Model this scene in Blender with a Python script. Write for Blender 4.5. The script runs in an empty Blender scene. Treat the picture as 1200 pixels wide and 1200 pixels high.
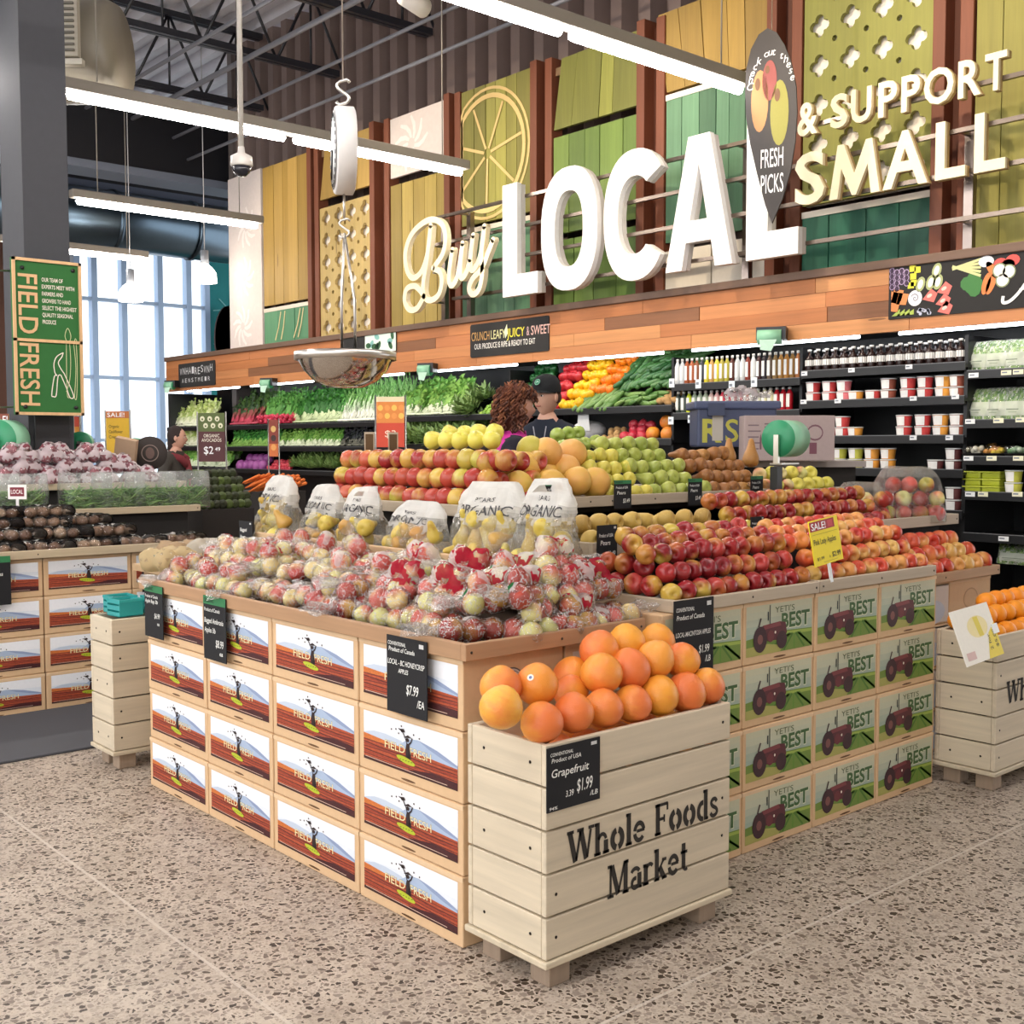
import bpy, bmesh, math, random
from math import sin, cos, pi, radians as R, sqrt, atan2, floor
from mathutils import Matrix, Vector, noise as mnoise
SC = bpy.context.scene
COL = SC.collection
RND = random.Random(11)

# ------------------------------------------------------------------ camera, world, exposure
CAM_YAW, CAM_PIT, CAM_ROL, CAM_F, CAM_H = 0.8526, -0.0582542, -0.00136, 1342.018, 1.4
def cam_axes():
    cy, sy, cp, sp = cos(CAM_YAW), sin(CAM_YAW), cos(CAM_PIT), sin(CAM_PIT)
    f = Vector((cy*cp, sy*cp, sp)); r = Vector((sy, -cy, 0)); u = r.cross(f)
    cr, sr = cos(CAM_ROL), sin(CAM_ROL)
    return r*cr + u*sr, u*cr - r*sr, f
AXR, AXU, AXF = cam_axes()
cam_data = bpy.data.cameras.new('camera'); cam = bpy.data.objects.new('camera', cam_data); COL.objects.link(cam)
cam_data.sensor_width = 36; cam_data.lens = CAM_F/1200*36; cam_data.clip_end = 200
m3 = Matrix((AXR, AXU, -AXF)).transposed()
cam.matrix_world = Matrix.Translation((0, 0, CAM_H)) @ m3.to_4x4()
SC.camera = cam
def at(px, py, **k):
    """world point seen at photo pixel (px,py) on the plane x=, y=, z= or at depth d="""
    d = AXR*((px-600)/CAM_F) + AXU*((600-py)/CAM_F) + AXF
    (a, v), = k.items()
    t = v if a == 'd' else (v - (0, 0, CAM_H)['xyz'.index(a)])/d['xyz'.index(a)]
    return Vector((0, 0, CAM_H)) + d*t

world = bpy.data.worlds.new('daylight'); SC.world = world; world.use_nodes = True
wn = world.node_tree.nodes; wn['Background'].inputs[0].default_value = (.95, .97, 1, 1); wn['Background'].inputs[1].default_value = 1.55
SC.view_settings.view_transform = 'Standard'; SC.view_settings.look = 'None'
SC.view_settings.exposure = 0.53; SC.view_settings.gamma = 1
TUBE_POWER = 34.0
SPOT_POWER = 52.0

# ------------------------------------------------------------------ colour and materials
def lin(h):
    if not isinstance(h, str): return tuple(h)
    h = h.lstrip('#'); o = []
    for i in (0, 2, 4):
        c = int(h[i:i+2], 16)/255
        o.append(c/12.92 if c <= .04045 else ((c+.055)/1.055)**2.4)
    return tuple(o)
class NT:
    def __init__(s, name):
        s.m = bpy.data.materials.new(name); s.m.use_nodes = True
        s.t = s.m.node_tree; s.n = s.t.nodes; s.b = s.n['Principled BSDF']; s.out = s.n['Material Output']
    def add(s, typ, **k):
        n = s.n.new(typ)
        for a, v in k.items():
            if a == 'op': n.operation = v
            elif a.startswith('_'): setattr(n, a[1:], v)
            else: n.inputs[int(a[1:]) if a[0] == 'i' and a[1:].isdigit() else a.replace('__', ' ')].default_value = v
        return n
    def link(s, a, b): s.t.links.new(a, b)
    def math(s, op, a, b=None, c=None):
        n = s.n.new('ShaderNodeMath'); n.operation = op
        for i, x in enumerate((a, b, c)):
            if x is None: continue
            if isinstance(x, (int, float)): n.inputs[i].default_value = x
            else: s.link(x, n.inputs[i])
        return n.outputs[0]
    def mix(s, f, a, b, blend='MIX'):
        n = s.n.new('ShaderNodeMix'); n.data_type = 'RGBA'; n.blend_type = blend
        for i, x in ((0, f), (6, a), (7, b)):
            if isinstance(x, (int, float)): n.inputs[i].default_value = x
            elif isinstance(x, (str, tuple)): n.inputs[i].default_value = (*lin(x), 1)
            else: s.link(x, n.inputs[i])
        return n.outputs[2]
    def ramp(s, f, stops, interp='LINEAR'):
        n = s.n.new('ShaderNodeValToRGB'); n.color_ramp.interpolation = interp
        e = n.color_ramp.elements
        while len(e) < len(stops): e.new(.5)
        for i, (p, c) in enumerate(stops): e[i].position = p; e[i].color = (*lin(c), 1)
        s.link(f, n.inputs[0]); return n.outputs[0]
    def obj(s): return s.add('ShaderNodeTexCoord').outputs['Object']
    def gen(s): return s.add('ShaderNodeTexCoord').outputs['Generated']
    def rnd(s): return s.add('ShaderNodeObjectInfo').outputs['Random']
    def col(s): return s.add('ShaderNodeAttribute', _attribute_name='Col').outputs['Color']
    def noise(s, vec, scale, detail=3, rough=.55, stretch=None, shift=None):
        if stretch:
            m = s.n.new('ShaderNodeMapping'); s.link(vec, m.inputs[0]); m.inputs['Scale'].default_value = stretch; vec = m.outputs[0]
        if shift is not None:
            a = s.n.new('ShaderNodeVectorMath'); a.operation = 'ADD'; s.link(vec, a.inputs[0])
            c = s.n.new('ShaderNodeMath'); c.operation = 'MULTIPLY'; s.link(shift, c.inputs[0]); c.inputs[1].default_value = 37
            s.link(c.outputs[0], a.inputs[1]); vec = a.outputs[0]
        n = s.add('ShaderNodeTexNoise', Scale=scale, Detail=detail, Roughness=rough); s.link(vec, n.inputs['Vector'])
        return n.outputs[0]
    def bump(s, h, strength=.3, dist=.01):
        n = s.add('ShaderNodeBump', Strength=strength, Distance=dist); s.link(h, n.inputs['Height']); s.link(n.outputs[0], s.b.inputs['Normal'])
    def base(s, c): s.link(c, s.b.inputs['Base Color'])
    def set(s, **k):
        for a, v in k.items(): s.b.inputs[a.replace('__', ' ')].default_value = v
        return s
MATS = {}
def coat(name, rough=.5, metal=0, vary=.08, scale=30, bump=0, spec=.5, bdist=.004, sheen=0):
    t = NT(name); c = t.col(); o = t.obj()
    n = t.noise(o, scale, 4)
    f = t.math('MULTIPLY_ADD', n, 2*vary, 1-vary)
    g = t.add('ShaderNodeCombineColor'); [t.link(f, g.inputs[i]) for i in range(3)]
    t.base(t.mix(1, c, g.outputs[0], 'MULTIPLY'))
    t.set(Roughness=rough, Metallic=metal); t.b.inputs['Specular IOR Level'].default_value = spec
    if bump: t.bump(n, bump, bdist)
    MATS[name] = t.m; return t
coat('print', .6, vary=.05, scale=60)
coat('matte', .85, vary=.08, scale=20, bump=.1)
coat('satin', .4, vary=.04)
coat('gloss', .18, vary=.02)
coat('metal', .3, metal=1, vary=.06, scale=12)
coat('chrome', .12, metal=1, vary=.02)
coat('cardboard', .8, vary=.07, scale=45, bump=.08)
coat('soilprint', .65, vary=.45, scale=95)
coat('leaf', .5, vary=.3, scale=40)
coat('cloth', .9, vary=.15, scale=80, bump=.3)
coat('skin', .55, vary=.05, scale=20)
coat('chalk', .8, vary=.15, scale=30)
t = NT('soilprint'); c_ = t.col(); q_ = t.noise(t.obj(), 1, 5, .75, (60, 60, 190)); q2 = t.noise(t.obj(), 1, 4, .7, (160, 160, 260))
f_ = t.math('ADD', t.math('MULTIPLY_ADD', q_, 1.5, .1), t.math('MULTIPLY_ADD', q2, .9, -.35)); g_ = t.add('ShaderNodeCombineColor'); [t.link(f_, g_.inputs[i]) for i in range(3)]
t.base(t.mix(1, c_, g_.outputs[0], 'MULTIPLY')); t.set(Roughness=.65); MATS['soilprint'] = t.m
def wood(name, stretch, contrast=.35, rough=.6, knots=True):
    t = NT(name); o = t.obj(); r = t.rnd(); c = t.col()
    g = t.noise(o, 1, 5, .6, stretch, r); g2 = t.noise(o, 1, 2, .5, tuple(x*.22 for x in stretch), r)
    s = t.math('ADD', t.math('MULTIPLY', g, .65), t.math('MULTIPLY', g2, .5))
    f = t.math('MULTIPLY_ADD', s, contrast*2, 1-contrast*1.12)
    cc = t.add('ShaderNodeCombineColor'); [t.link(f, cc.inputs[i]) for i in range(3)]
    col = t.mix(1, c, cc.outputs[0], 'MULTIPLY')
    if knots:
        v = t.add('ShaderNodeTexVoronoi', Scale=1.0, Randomness=1)
        m = t.n.new('ShaderNodeMapping'); t.link(o, m.inputs[0]); m.inputs['Scale'].default_value = tuple(min(x*.35, 7) for x in stretch); t.link(m.outputs[0], v.inputs['Vector'])
        k = t.math('LESS_THAN', v.outputs['Distance'], .07)
        col = t.mix(t.math('MULTIPLY', k, .6), col, '#3a2416')
    t.base(col); t.set(Roughness=rough); t.bump(g, .12, .004); MATS[name] = t.m
wood('wood_x', (2.2, 45, 45)); wood('wood_y', (45, 2.2, 45)); wood('wood_z', (45, 45, 2.2))
def emit(name, colour, power):
    t = NT(name); t.set(Roughness=.4); t.b.inputs['Emission Color'].default_value = (*lin(colour), 1); t.b.inputs['Emission Strength'].default_value = power
    t.b.inputs['Base Color'].default_value = (.9, .9, .9, 1); MATS[name] = t.m
emit('tube_light', '#fff9f4', TUBE_POWER); emit('cooler_light', '#f4f8ff', 8); emit('bulb_light', '#fff4e6', 9)
def film(name, tint, amount, rough=.12, bumps=90, strength=.6, white=.0):
    """thin crinkled plastic; face colour red channel of 'Film' gives the printed cover"""
    t = NT(name); t.n.remove(t.b); o = t.obj(); r = t.rnd()
    n = t.noise(o, bumps, 4, .6, None, r)
    b = t.add('ShaderNodeBump', Strength=strength, Distance=.012); t.link(n, b.inputs['Height'])
    tr = t.add('ShaderNodeBsdfTransparent'); tr.inputs[0].default_value = (*lin(tint), 1)
    gl = t.add('ShaderNodeBsdfGlossy', Roughness=rough); t.link(b.outputs[0], gl.inputs['Normal'])
    fr = t.add('ShaderNodeFresnel', IOR=1.4); t.link(b.outputs[0], fr.inputs['Normal'])
    s1 = t.n.new('ShaderNodeMixShader'); t.link(t.math('MINIMUM', t.math('MULTIPLY_ADD', fr.outputs[0], amount, .03), .6), s1.inputs[0]); t.link(tr.outputs[0], s1.inputs[1]); t.link(gl.outputs[0], s1.inputs[2])
    di = t.add('ShaderNodeBsdfDiffuse'); tl = t.add('ShaderNodeBsdfTranslucent'); c = t.col(); t.link(c, di.inputs[0]); t.link(c, tl.inputs[0])
    s3 = t.n.new('ShaderNodeMixShader'); s3.inputs[0].default_value = .35; t.link(di.outputs[0], s3.inputs[1]); t.link(tl.outputs[0], s3.inputs[2])
    a = t.add('ShaderNodeAttribute', _attribute_name='Cover').outputs['Fac']
    n2 = t.noise(o, bumps*.42, 3, .6, None, r); glint_lines = t.math('LESS_THAN', t.math('ABSOLUTE', t.math('SUBTRACT', n2, .5)), .013)
    fold_glints = t.math('MAXIMUM', t.math('MULTIPLY', t.math('GREATER_THAN', n, .64), white), t.math('MULTIPLY', glint_lines, white*1.7))  # white crinkle highlights painted into the film colour
    s2 = t.n.new('ShaderNodeMixShader'); t.link(t.math('MAXIMUM', a, fold_glints), s2.inputs[0]); t.link(s1.outputs[0], s2.inputs[1]); t.link(s3.outputs[0], s2.inputs[2])
    t.link(s2.outputs[0], t.out.inputs[0]); MATS[name] = t.m
film('clear_film', '#fdfdfd', 1.3, .1, 70, .9, .35)
film('bin_plastic', '#fbfdfb', 1.0, .1, 45, .7, .07)
film('tub_plastic', '#f4f6f6', 1.0, .08, 8, .1, .0)
def fruit(name, stops, streak=None, amount=.5, rough=.28, pit=0, pscale=60, blotch=None):
    """skin colour picked per fruit along stops; streak = second colour laid over one side in soft streaks"""
    t = NT(name); o = t.obj(); r = t.rnd()
    c = t.ramp(r, stops)
    if streak:
        x = t.add('ShaderNodeSeparateXYZ'); t.link(t.gen(), x.inputs[0])
        n = t.noise(o, 1, 4, .6, (26, 26, 70), r); n2 = t.noise(o, 14, 2, .5, None, r)
        r2 = t.math('FRACT', t.math('MULTIPLY', r, 17.3))
        f = t.math('ADD', t.math('MULTIPLY', n, .5), t.math('MULTIPLY', x.outputs[0], .9))
        f = t.math('ADD', t.math('ADD', f, t.math('MULTIPLY', n2, .5)), t.math('MULTIPLY', r2, 1.0))
        f = t.math('MULTIPLY', t.math('SUBTRACT', f, 1.55-amount), 2.2)
        n_ = t.n.new('ShaderNodeClamp'); t.link(f, n_.inputs[0])
        c = t.mix(n_.outputs[0], c, t.ramp(t.math('FRACT', t.math('MULTIPLY', r, 7.7)), [(i/max(1, len(streak)-1), q) for i, q in enumerate(streak)]) if isinstance(streak, list) else streak)
    if blotch:
        nb = t.noise(o, blotch[1], 5, .7, None, r)
        c = t.mix(t.math('MULTIPLY', t.math('GREATER_THAN', nb, blotch[2]), .55), c, blotch[0])
    t.base(c); t.set(Roughness=rough)
    if pit: t.bump(t.noise(o, pscale, 2), pit, .004)
    t.b.inputs['Subsurface Weight'].default_value = 0
    MATS[name] = t.m

# ------------------------------------------------------------------ mesh builder
class MB:
    def __init__(s): s.v = []; s.f = []; s.c = []; s.m = []; s.sm = []; s.cv = []; s.xf = None; s.col = (.8, .8, .8); s.mat = 0; s.smooth = False; s.cover = 0.
    def color(s, h): s.col = lin(h); return s
    def add(s, vs, fs, col=None, smooth=None):
        o = len(s.v); x = s.xf
        s.v += [tuple(x @ Vector(p)) if x else tuple(p) for p in vs]
        c = lin(col) if col is not None else s.col
        for f in fs:
            s.f.append(tuple(i+o for i in f)); s.c.append(c); s.m.append(s.mat); s.sm.append(s.smooth if smooth is None else smooth); s.cv.append(s.cover)
        return s
    def box(s, lo, hi, col=None):
        (a, b, c), (d, e, f) = lo, hi
        return s.add([(a,b,c),(d,b,c),(d,e,c),(a,e,c),(a,b,f),(d,b,f),(d,e,f),(a,e,f)], [(3,2,1,0),(4,5,6,7),(0,1,5,4),(1,2,6,5),(2,3,7,6),(3,0,4,7)], col, False)
    def bbox(s, lo, hi, r, col=None):
        """box with chamfered edges"""
        bm = bmesh.new(); bmesh.ops.create_cube(bm, size=1)
        for v in bm.verts: v.co = Vector([(lo[i]+hi[i])/2 + v.co[i]*(hi[i]-lo[i]) for i in range(3)])
        bmesh.ops.bevel(bm, geom=bm.edges[:], offset=r, segments=2, affect='EDGES', profile=.5)
        return s.bm(bm, col, False)
    def bm(s, bm, col=None, smooth=None):
        bm.verts.index_update(); s.add([v.co[:] for v in bm.verts], [[v.index for v in f.verts] for f in bm.faces], col, smooth); bm.free(); return s
    def quad(s, a, b, c, d, col=None): return s.add([a, b, c, d], [(0,1,2,3)], col)
    def poly(s, pts, z=0, col=None): return s.add([(p[0], p[1], z) for p in pts], [tuple(range(len(pts)))], col)
    def rect(s, x0, y0, x1, y1, z=0, col=None): return s.poly([(x0,y0),(x1,y0),(x1,y1),(x0,y1)], z, col)
    def disc(s, cx, cy, rx, ry, z=0, col=None, n=20, a=0):
        return s.poly([(cx+rx*cos(2*pi*i/n)*cos(a)-ry*sin(2*pi*i/n)*sin(a), cy+rx*cos(2*pi*i/n)*sin(a)+ry*sin(2*pi*i/n)*cos(a)) for i in range(n)], z, col)
    def stroke(s, pts, w, z=0, col=None, taper=None):
        """flat ribbon along 2-D points"""
        n = len(pts); L = []; Rr = []
        for i in range(n):
            a = Vector(pts[max(i-1, 0)]); b = Vector(pts[min(i+1, n-1)]); t = (b-a); t = t.normalized() if t.length else Vector((1, 0))
            ww = (w if taper is None else w*(1-taper*abs(2*i/(n-1)-1)))/2
            p = Vector(pts[i]); q = Vector((-t.y, t.x))*ww
            L.append((*(p+q), z)); Rr.append((*(p-q), z))
        return s.add(L+Rr, [(i, n+i, n+i+1, i+1) for i in range(n-1)], col)
    def tube(s, pts, r, n=8, col=None, cap=True, closed=False):
        P = [Vector(p) for p in pts]; k = len(P); vs = []; fs = []
        rr = r if isinstance(r, (list, tuple)) else [r]*k
        t0 = (P[1]-P[0]).normalized(); up = Vector((0,0,1)) if abs(t0.z) < .9 else Vector((1,0,0)); nrm = t0.cross(up).normalized()
        for i in range(k):
            a = P[i-1] if i or closed else P[0]; b = P[(i+1) % k] if i < k-1 or closed else P[-1]
            t = (b-a).normalized(); nrm = (nrm - t*nrm.dot(t)).normalized(); bn = t.cross(nrm)
            vs += [P[i] + (nrm*cos(2*pi*j/n) + bn*sin(2*pi*j/n))*rr[i] for j in range(n)]
        for i in range(k if closed else k-1):
            for j in range(n): fs.append((i*n+j, i*n+(j+1) % n, ((i+1) % k)*n+(j+1) % n, ((i+1) % k)*n+j))
        if cap and not closed: fs += [tuple(range(n))[::-1], tuple((k-1)*n+j for j in range(n))]
        return s.add(vs, fs, col, True)
    def lathe(s, prof, n=16, col=None, smooth=True, axis='z', o=(0, 0, 0)):
        vs = []; fs = []; k = len(prof)
        for i in range(k):
            r, h = prof[i]
            for j in range(n):
                a = 2*pi*j/n; p = (r*cos(a), r*sin(a), h)
                if axis == 'x': p = (h, r*cos(a), r*sin(a))
                elif axis == 'y': p = (r*sin(a), h, r*cos(a))
                vs.append((p[0]+o[0], p[1]+o[1], p[2]+o[2]))
        for i in range(k-1):
            for j in range(n): fs.append((i*n+j, i*n+(j+1) % n, (i+1)*n+(j+1) % n, (i+1)*n+j))
        if prof[0][0] > 1e-6: fs.append(tuple(range(n))[::-1])
        if prof[-1][0] > 1e-6: fs.append(tuple((k-1)*n+j for j in range(n)))
        return s.add(vs, fs, col, smooth)
    def ball(s, c, r, n=10, m=8, col=None):
        rx, ry, rz = (r, r, r) if isinstance(r, (int, float)) else r
        vs = [(c[0], c[1], c[2]-rz)]; fs = []
        for i in range(1, m):
            a = -pi/2 + pi*i/m
            vs += [(c[0]+rx*cos(a)*cos(2*pi*j/n), c[1]+ry*cos(a)*sin(2*pi*j/n), c[2]+rz*sin(a)) for j in range(n)]
        vs.append((c[0], c[1], c[2]+rz)); top = len(vs)-1
        for j in range(n):
            fs.append((0, 1+(j+1) % n, 1+j)); fs.append((top, 1+(m-2)*n+j, 1+(m-2)*n+(j+1) % n))
            for i in range(m-2): fs.append((1+i*n+j, 1+i*n+(j+1) % n, 1+(i+1)*n+(j+1) % n, 1+(i+1)*n+j))
        return s.add(vs, fs, col, True)
    def shape(s, outer, holes=(), depth=.02, col=None, z=0):
        """flat outline with holes, pushed out to a slab (depth 0 = flat)"""
        vs, fs = outline_mesh(outer, holes, depth); return s.add([(p[0], p[1], p[2]+z) for p in vs], fs, col, False)
    def text(s, txt, x, y, h, col=None, z=0, bold=0, depth=0, align='l', width=None, font=None, shear=0):
        vs, fs, w, hh = text_mesh(txt, bold, depth, shear)
        if not vs: return s
        k = h/.72; kx = k if width is None else width/w
        dx = {'l': 0, 'c': -w*kx/2, 'r': -w*kx}[align]
        return s.add([(x+dx+p[0]*kx, y+p[1]*k, z+p[2]*(1 if depth else 0)) for p in vs], fs, col, False)
_outl = {}
def outline_mesh(outer, holes, depth):
    key = (tuple(map(tuple, outer)), tuple(tuple(map(tuple, h)) for h in holes), depth)
    if key in _outl: return _outl[key]
    cu = bpy.data.curves.new('outline', 'CURVE'); cu.dimensions = '2D'; cu.fill_mode = 'BOTH' if depth or holes else 'FRONT'; cu.extrude = depth/2
    if not depth: cu.fill_mode = 'BOTH'
    for ps in (outer, *holes):
        sp = cu.splines.new('POLY'); sp.points.add(len(ps)-1); sp.use_cyclic_u = True
        for i, p in enumerate(ps): sp.points[i].co = (p[0], p[1], 0, 1)
    ob = bpy.data.objects.new('outline', cu); me = bpy.data.meshes.new_from_object(ob)
    r = ([(v.co.x, v.co.y, v.co.z+depth/2) for v in me.vertices], [tuple(p.vertices) for p in me.polygons])
    bpy.data.objects.remove(ob); bpy.data.meshes.remove(me); bpy.data.curves.remove(cu); _outl[key] = r; return r
_txt = {}
def text_mesh(txt, bold, depth, shear=0):
    key = (txt, bold, depth, shear)
    if key in _txt: return _txt[key]
    cu = bpy.data.curves.new('letters', 'FONT'); cu.body = txt; cu.size = 1; cu.offset = bold; cu.extrude = depth/2; cu.resolution_u = 3; cu.shear = shear
    ob = bpy.data.objects.new('letters', cu); me = bpy.data.meshes.new_from_object(ob)
    vs = [v.co[:] for v in me.vertices]; fs = [tuple(p.vertices) for p in me.polygons]
    bpy.data.objects.remove(ob); bpy.data.meshes.remove(me); bpy.data.curves.remove(cu)
    if not vs: return (vs, fs, 1, 1)
    x0 = min(v[0] for v in vs); x1 = max(v[0] for v in vs); y1 = max(v[1] for v in vs)
    vs = [(a-x0, b, c+depth/2) for a, b, c in vs]; _txt[key] = (vs, fs, x1-x0, y1); return _txt[key]

def mesh(name, b, mats):
    me = bpy.data.meshes.new(name); me.from_pydata(b.v, [], b.f)
    for m in ([mats] if isinstance(mats, str) else mats): me.materials.append(MATS[m])
    me.polygons.foreach_set('material_index', b.m); me.polygons.foreach_set('use_smooth', b.sm)
    a = me.color_attributes.new('Col', 'FLOAT_COLOR', 'CORNER'); buf = []
    for p, c in zip(me.polygons, b.c): buf += [c[0], c[1], c[2], 1.]*p.loop_total
    a.data.foreach_set('color', buf)
    if any(b.cv):
        k = me.attributes.new('Cover', 'FLOAT', 'FACE'); k.data.foreach_set('value', b.cv)
    me.update(); return me
def mesh_obj(name, me, parent=None, loc=(0,0,0), rz=0):
    o = bpy.data.objects.new(name, me); COL.objects.link(o); o.location = loc; o.rotation_euler = (0, 0, rz) if isinstance(rz, (int, float)) else rz
    if parent: o.parent = parent
    return o
def obj(name, b, mats, parent=None, loc=(0,0,0), rz=0): return mesh_obj(name, mesh(name, b, mats), parent, loc, rz)
def tag(o, label, cat, group=None, kind=None):
    o['label'] = label
    if cat: o['category'] = cat
    if group: o['group'] = group
    if kind: o['kind'] = kind
    return o
def thing(name, label, cat, loc=(0,0,0), rz=0, group=None):
    o = bpy.data.objects.new(name, None); COL.objects.link(o); o.location = loc; o.rotation_euler = (0, 0, rz) if isinstance(rz, (int, float)) else rz
    return tag(o, label, cat, group)
def struct(name, b, mats, label=None, loc=(0,0,0), rz=0):
    o = obj(name, b, mats, None, loc, rz); o['kind'] = 'structure'
    if label: o['label'] = label; o['category'] = name.split('_')[0]
    return o
def dup(root, loc, rz=None, label=None, group=None):
    r = root.copy(); COL.objects.link(r); r.location = loc
    if rz is not None: r.rotation_euler = (0, 0, rz) if isinstance(rz, (int, float)) else rz
    if label: r['label'] = label
    if group: r['group'] = group
    for ch in list(root.children):
        c = ch.copy(); COL.objects.link(c); c.parent = r
        for g in list(ch.children):
            d = g.copy(); COL.objects.link(d); d.parent = c
    return r
W = -pi/2                      # turn that makes a thing's front look toward -x (it is built facing -y)
ORD = ('first second third fourth fifth sixth seventh eighth ninth tenth eleventh twelfth thirteenth fourteenth fifteenth sixteenth seventeenth eighteenth nineteenth twentieth').split()
def nth(i): return ORD[i] if i < 20 else ('twenty-' + ORD[i-20] if i < 29 else 'thirtieth' if i == 29 else 'thirty-' + ORD[i-30])
FRONT = Matrix(((1,0,0,0),(0,0,-1,0),(0,1,0,0),(0,0,0,1)))     # art drawn in x,y,z-out laid on a face looking toward -y
# ------------------------------------------------------------------ floor
t = NT('aggregate'); o = t.obj()
def cells(scale, thr, seed):
    w = t.noise(o, scale*1.4, 2); wm = t.n.new('ShaderNodeVectorMath'); wm.operation = 'MULTIPLY_ADD'
    cc = t.add('ShaderNodeCombineXYZ'); [t.link(w, cc.inputs[i]) for i in range(2)]
    t.link(cc.outputs[0], wm.inputs[0]); wm.inputs[1].default_value = (.5/scale,)*3; t.link(o, wm.inputs[2])
    ad = t.n.new('ShaderNodeVectorMath'); ad.operation = 'ADD'; ad.inputs[1].default_value = (seed, seed*2, 0); t.link(wm.outputs[0], ad.inputs[0])
    v = t.add('ShaderNodeTexVoronoi', Scale=scale); t.link(ad.outputs[0], v.inputs['Vector'])
    sep = t.add('ShaderNodeSeparateColor'); t.link(v.outputs['Color'], sep.inputs[0])
    size = t.math('MULTIPLY_ADD', sep.outputs[0], .42, thr)
    d = t.math('LESS_THAN', v.outputs['Distance'], size)
    return d, sep
def pebbles(scale, seed, gap):
    w = t.noise(o, scale*1.2, 3); cc = t.add('ShaderNodeCombineXYZ'); t.link(w, cc.inputs[0]); t.link(t.noise(o, scale*1.1, 2), cc.inputs[1])
    wm = t.n.new('ShaderNodeVectorMath'); wm.operation = 'MULTIPLY_ADD'; t.link(cc.outputs[0], wm.inputs[0]); wm.inputs[1].default_value = (.9/scale,)*3; t.link(o, wm.inputs[2])
    out = []
    for f in ('F1', 'DISTANCE_TO_EDGE'):
        v = t.add('ShaderNodeTexVoronoi', _feature=f, Scale=scale); t.link(wm.outputs[0], v.inputs['Vector']); out.append(v)
    sep = t.add('ShaderNodeSeparateColor'); t.link(out[0].outputs['Color'], sep.inputs[0])
    edge = t.math('GREATER_THAN', out[1].outputs['Distance'], t.math('MULTIPLY_ADD', sep.outputs[2], gap*1.6, gap*.5))
    return edge, sep
e1, s1 = pebbles(58, 0, .10); e2, s2 = pebbles(120, 3, .12)
base = t.ramp(t.noise(o, 5, 5, .7), [(.3, '#a59787'), (.7, '#c3b6a6')])
base = t.mix(t.math('MULTIPLY', e2, .55), base, t.ramp(s2.outputs[1], [(0, '#5a4c40'), (.5, '#94867a'), (1, '#cabeb0')]))
c = t.mix(t.math('MULTIPLY', e1, t.math('GREATER_THAN', s1.outputs[0], .22)), base, t.ramp(s1.outputs[1], [(0, '#352a22'), (.3, '#56483d'), (.6, '#83756a'), (1, '#aa9d8f')]))
xyz = t.add('ShaderNodeSeparateXYZ'); t.link(o, xyz.inputs[0])
jx = t.math('LESS_THAN', t.math('ABSOLUTE', t.math('SUBTRACT', xyz.outputs[0], 1.37)), .005)
jy = t.math('LESS_THAN', t.math('ABSOLUTE', t.math('SUBTRACT', xyz.outputs[1], 1.89)), .005)
c = t.mix(t.math('MULTIPLY', t.math('MAXIMUM', jx, jy), .7), c, '#c9bfb2')
t.base(c); t.set(Roughness=.42); t.link(t.math('MULTIPLY_ADD', t.noise(o, 60, 3), .35, .25), t.b.inputs['Roughness']); MATS['aggregate'] = t.m
b = MB(); b.quad((-9, -8, 0), (16, -8, 0), (16, 26, 0), (-9, 26, 0)); struct('floor', b, 'aggregate', 'polished concrete floor with dark brown pebbles')
b = MB(); b.bbox((-2.5, 5.22, 0), (2.9, 6.12, .012), .004, '#4a4b50')
t = coat('mat_rubber', .8, vary=.12, scale=200, bump=.5, bdist=.002)
tag(obj('floor_mat', b, 'mat_rubber'), 'dark grey rubber floor mat lying before the stacked cartons under the mushrooms', 'floor mat')

# ------------------------------------------------------------------ corrugated back wall, teal wall, end wall with windows
def corr(b, y0, y1, x, z0, z1, pitch, depth, c):
    y = y0; k = 0; pts = []
    while y < y1:
        for dy, dx in ((0, 0), (pitch*.38, 0), (pitch*.5, depth), (pitch*.88, depth)): pts.append((y+dy, x+dx))
        y += pitch
    vs = [(q, p, z) for (p, q) in pts for z in (z0, z1)]
    b.add(vs, [(2*i, 2*i+1, 2*i+3, 2*i+2) for i in range(len(pts)-1)], c, False)
b = MB(); corr(b, -1, 14.3, 7.55, 2.4, 6.75, .34, .17, '#85736d')
coat('sheet_metal', .5, metal=.15, vary=.1, scale=3)
struct('wall_back', b, 'sheet_metal', 'grey brown corrugated metal wall above the planks')
b = MB(); b.box((7.5, 14.3, 0), (7.75, 14.42, 6.75), '#6f6663'); struct('trim_1', b, 'sheet_metal')
b = MB(); b.box((9.86, 19.9, 0), (14, 20.1, 6.8), '#1f7d80'); b.box((7.4, 19.9, 5.9), (9.9, 20.1, 6.8), '#26282c'); b.box((-9, 19.9, 0), (7.35, 20.1, 6.8), '#5a3a2c'); b.box((7.35, 19.9, 0), (9.9, 20.1, .5), '#c9ced6')
struct('wall_end', b, 'matte', 'teal and dark end wall around the tall windows')
b = MB()
xs = [7.45, 7.75, 8.28, 8.95, 9.5, 9.86]
for x in xs: b.box((x-.05, 19.86, .5), (x+.05, 20.04, 5.9), '#9fb9d8')
for z in (1.5, 2.6, 3.95, 5.2): b.box((7.4, 19.88, z-.03), (9.9, 20.02, z+.03), '#a8c0dc')
for z in (.5, 5.87): b.box((7.4, 19.85, z-.06), (9.9, 20.05, z+.06), '#9fb9d8')
w = struct('window_1', b, 'satin', 'tall shopfront windows with pale blue mullions and bright daylight')
t = NT('window_glass'); t.n.remove(t.b); tr = t.add('ShaderNodeBsdfTransparent'); tr.inputs[0].default_value = (.92, .97, 1, 1); gl = t.add('ShaderNodeBsdfGlossy', Roughness=.02); fr = t.add('ShaderNodeFresnel', IOR=1.3)
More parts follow.
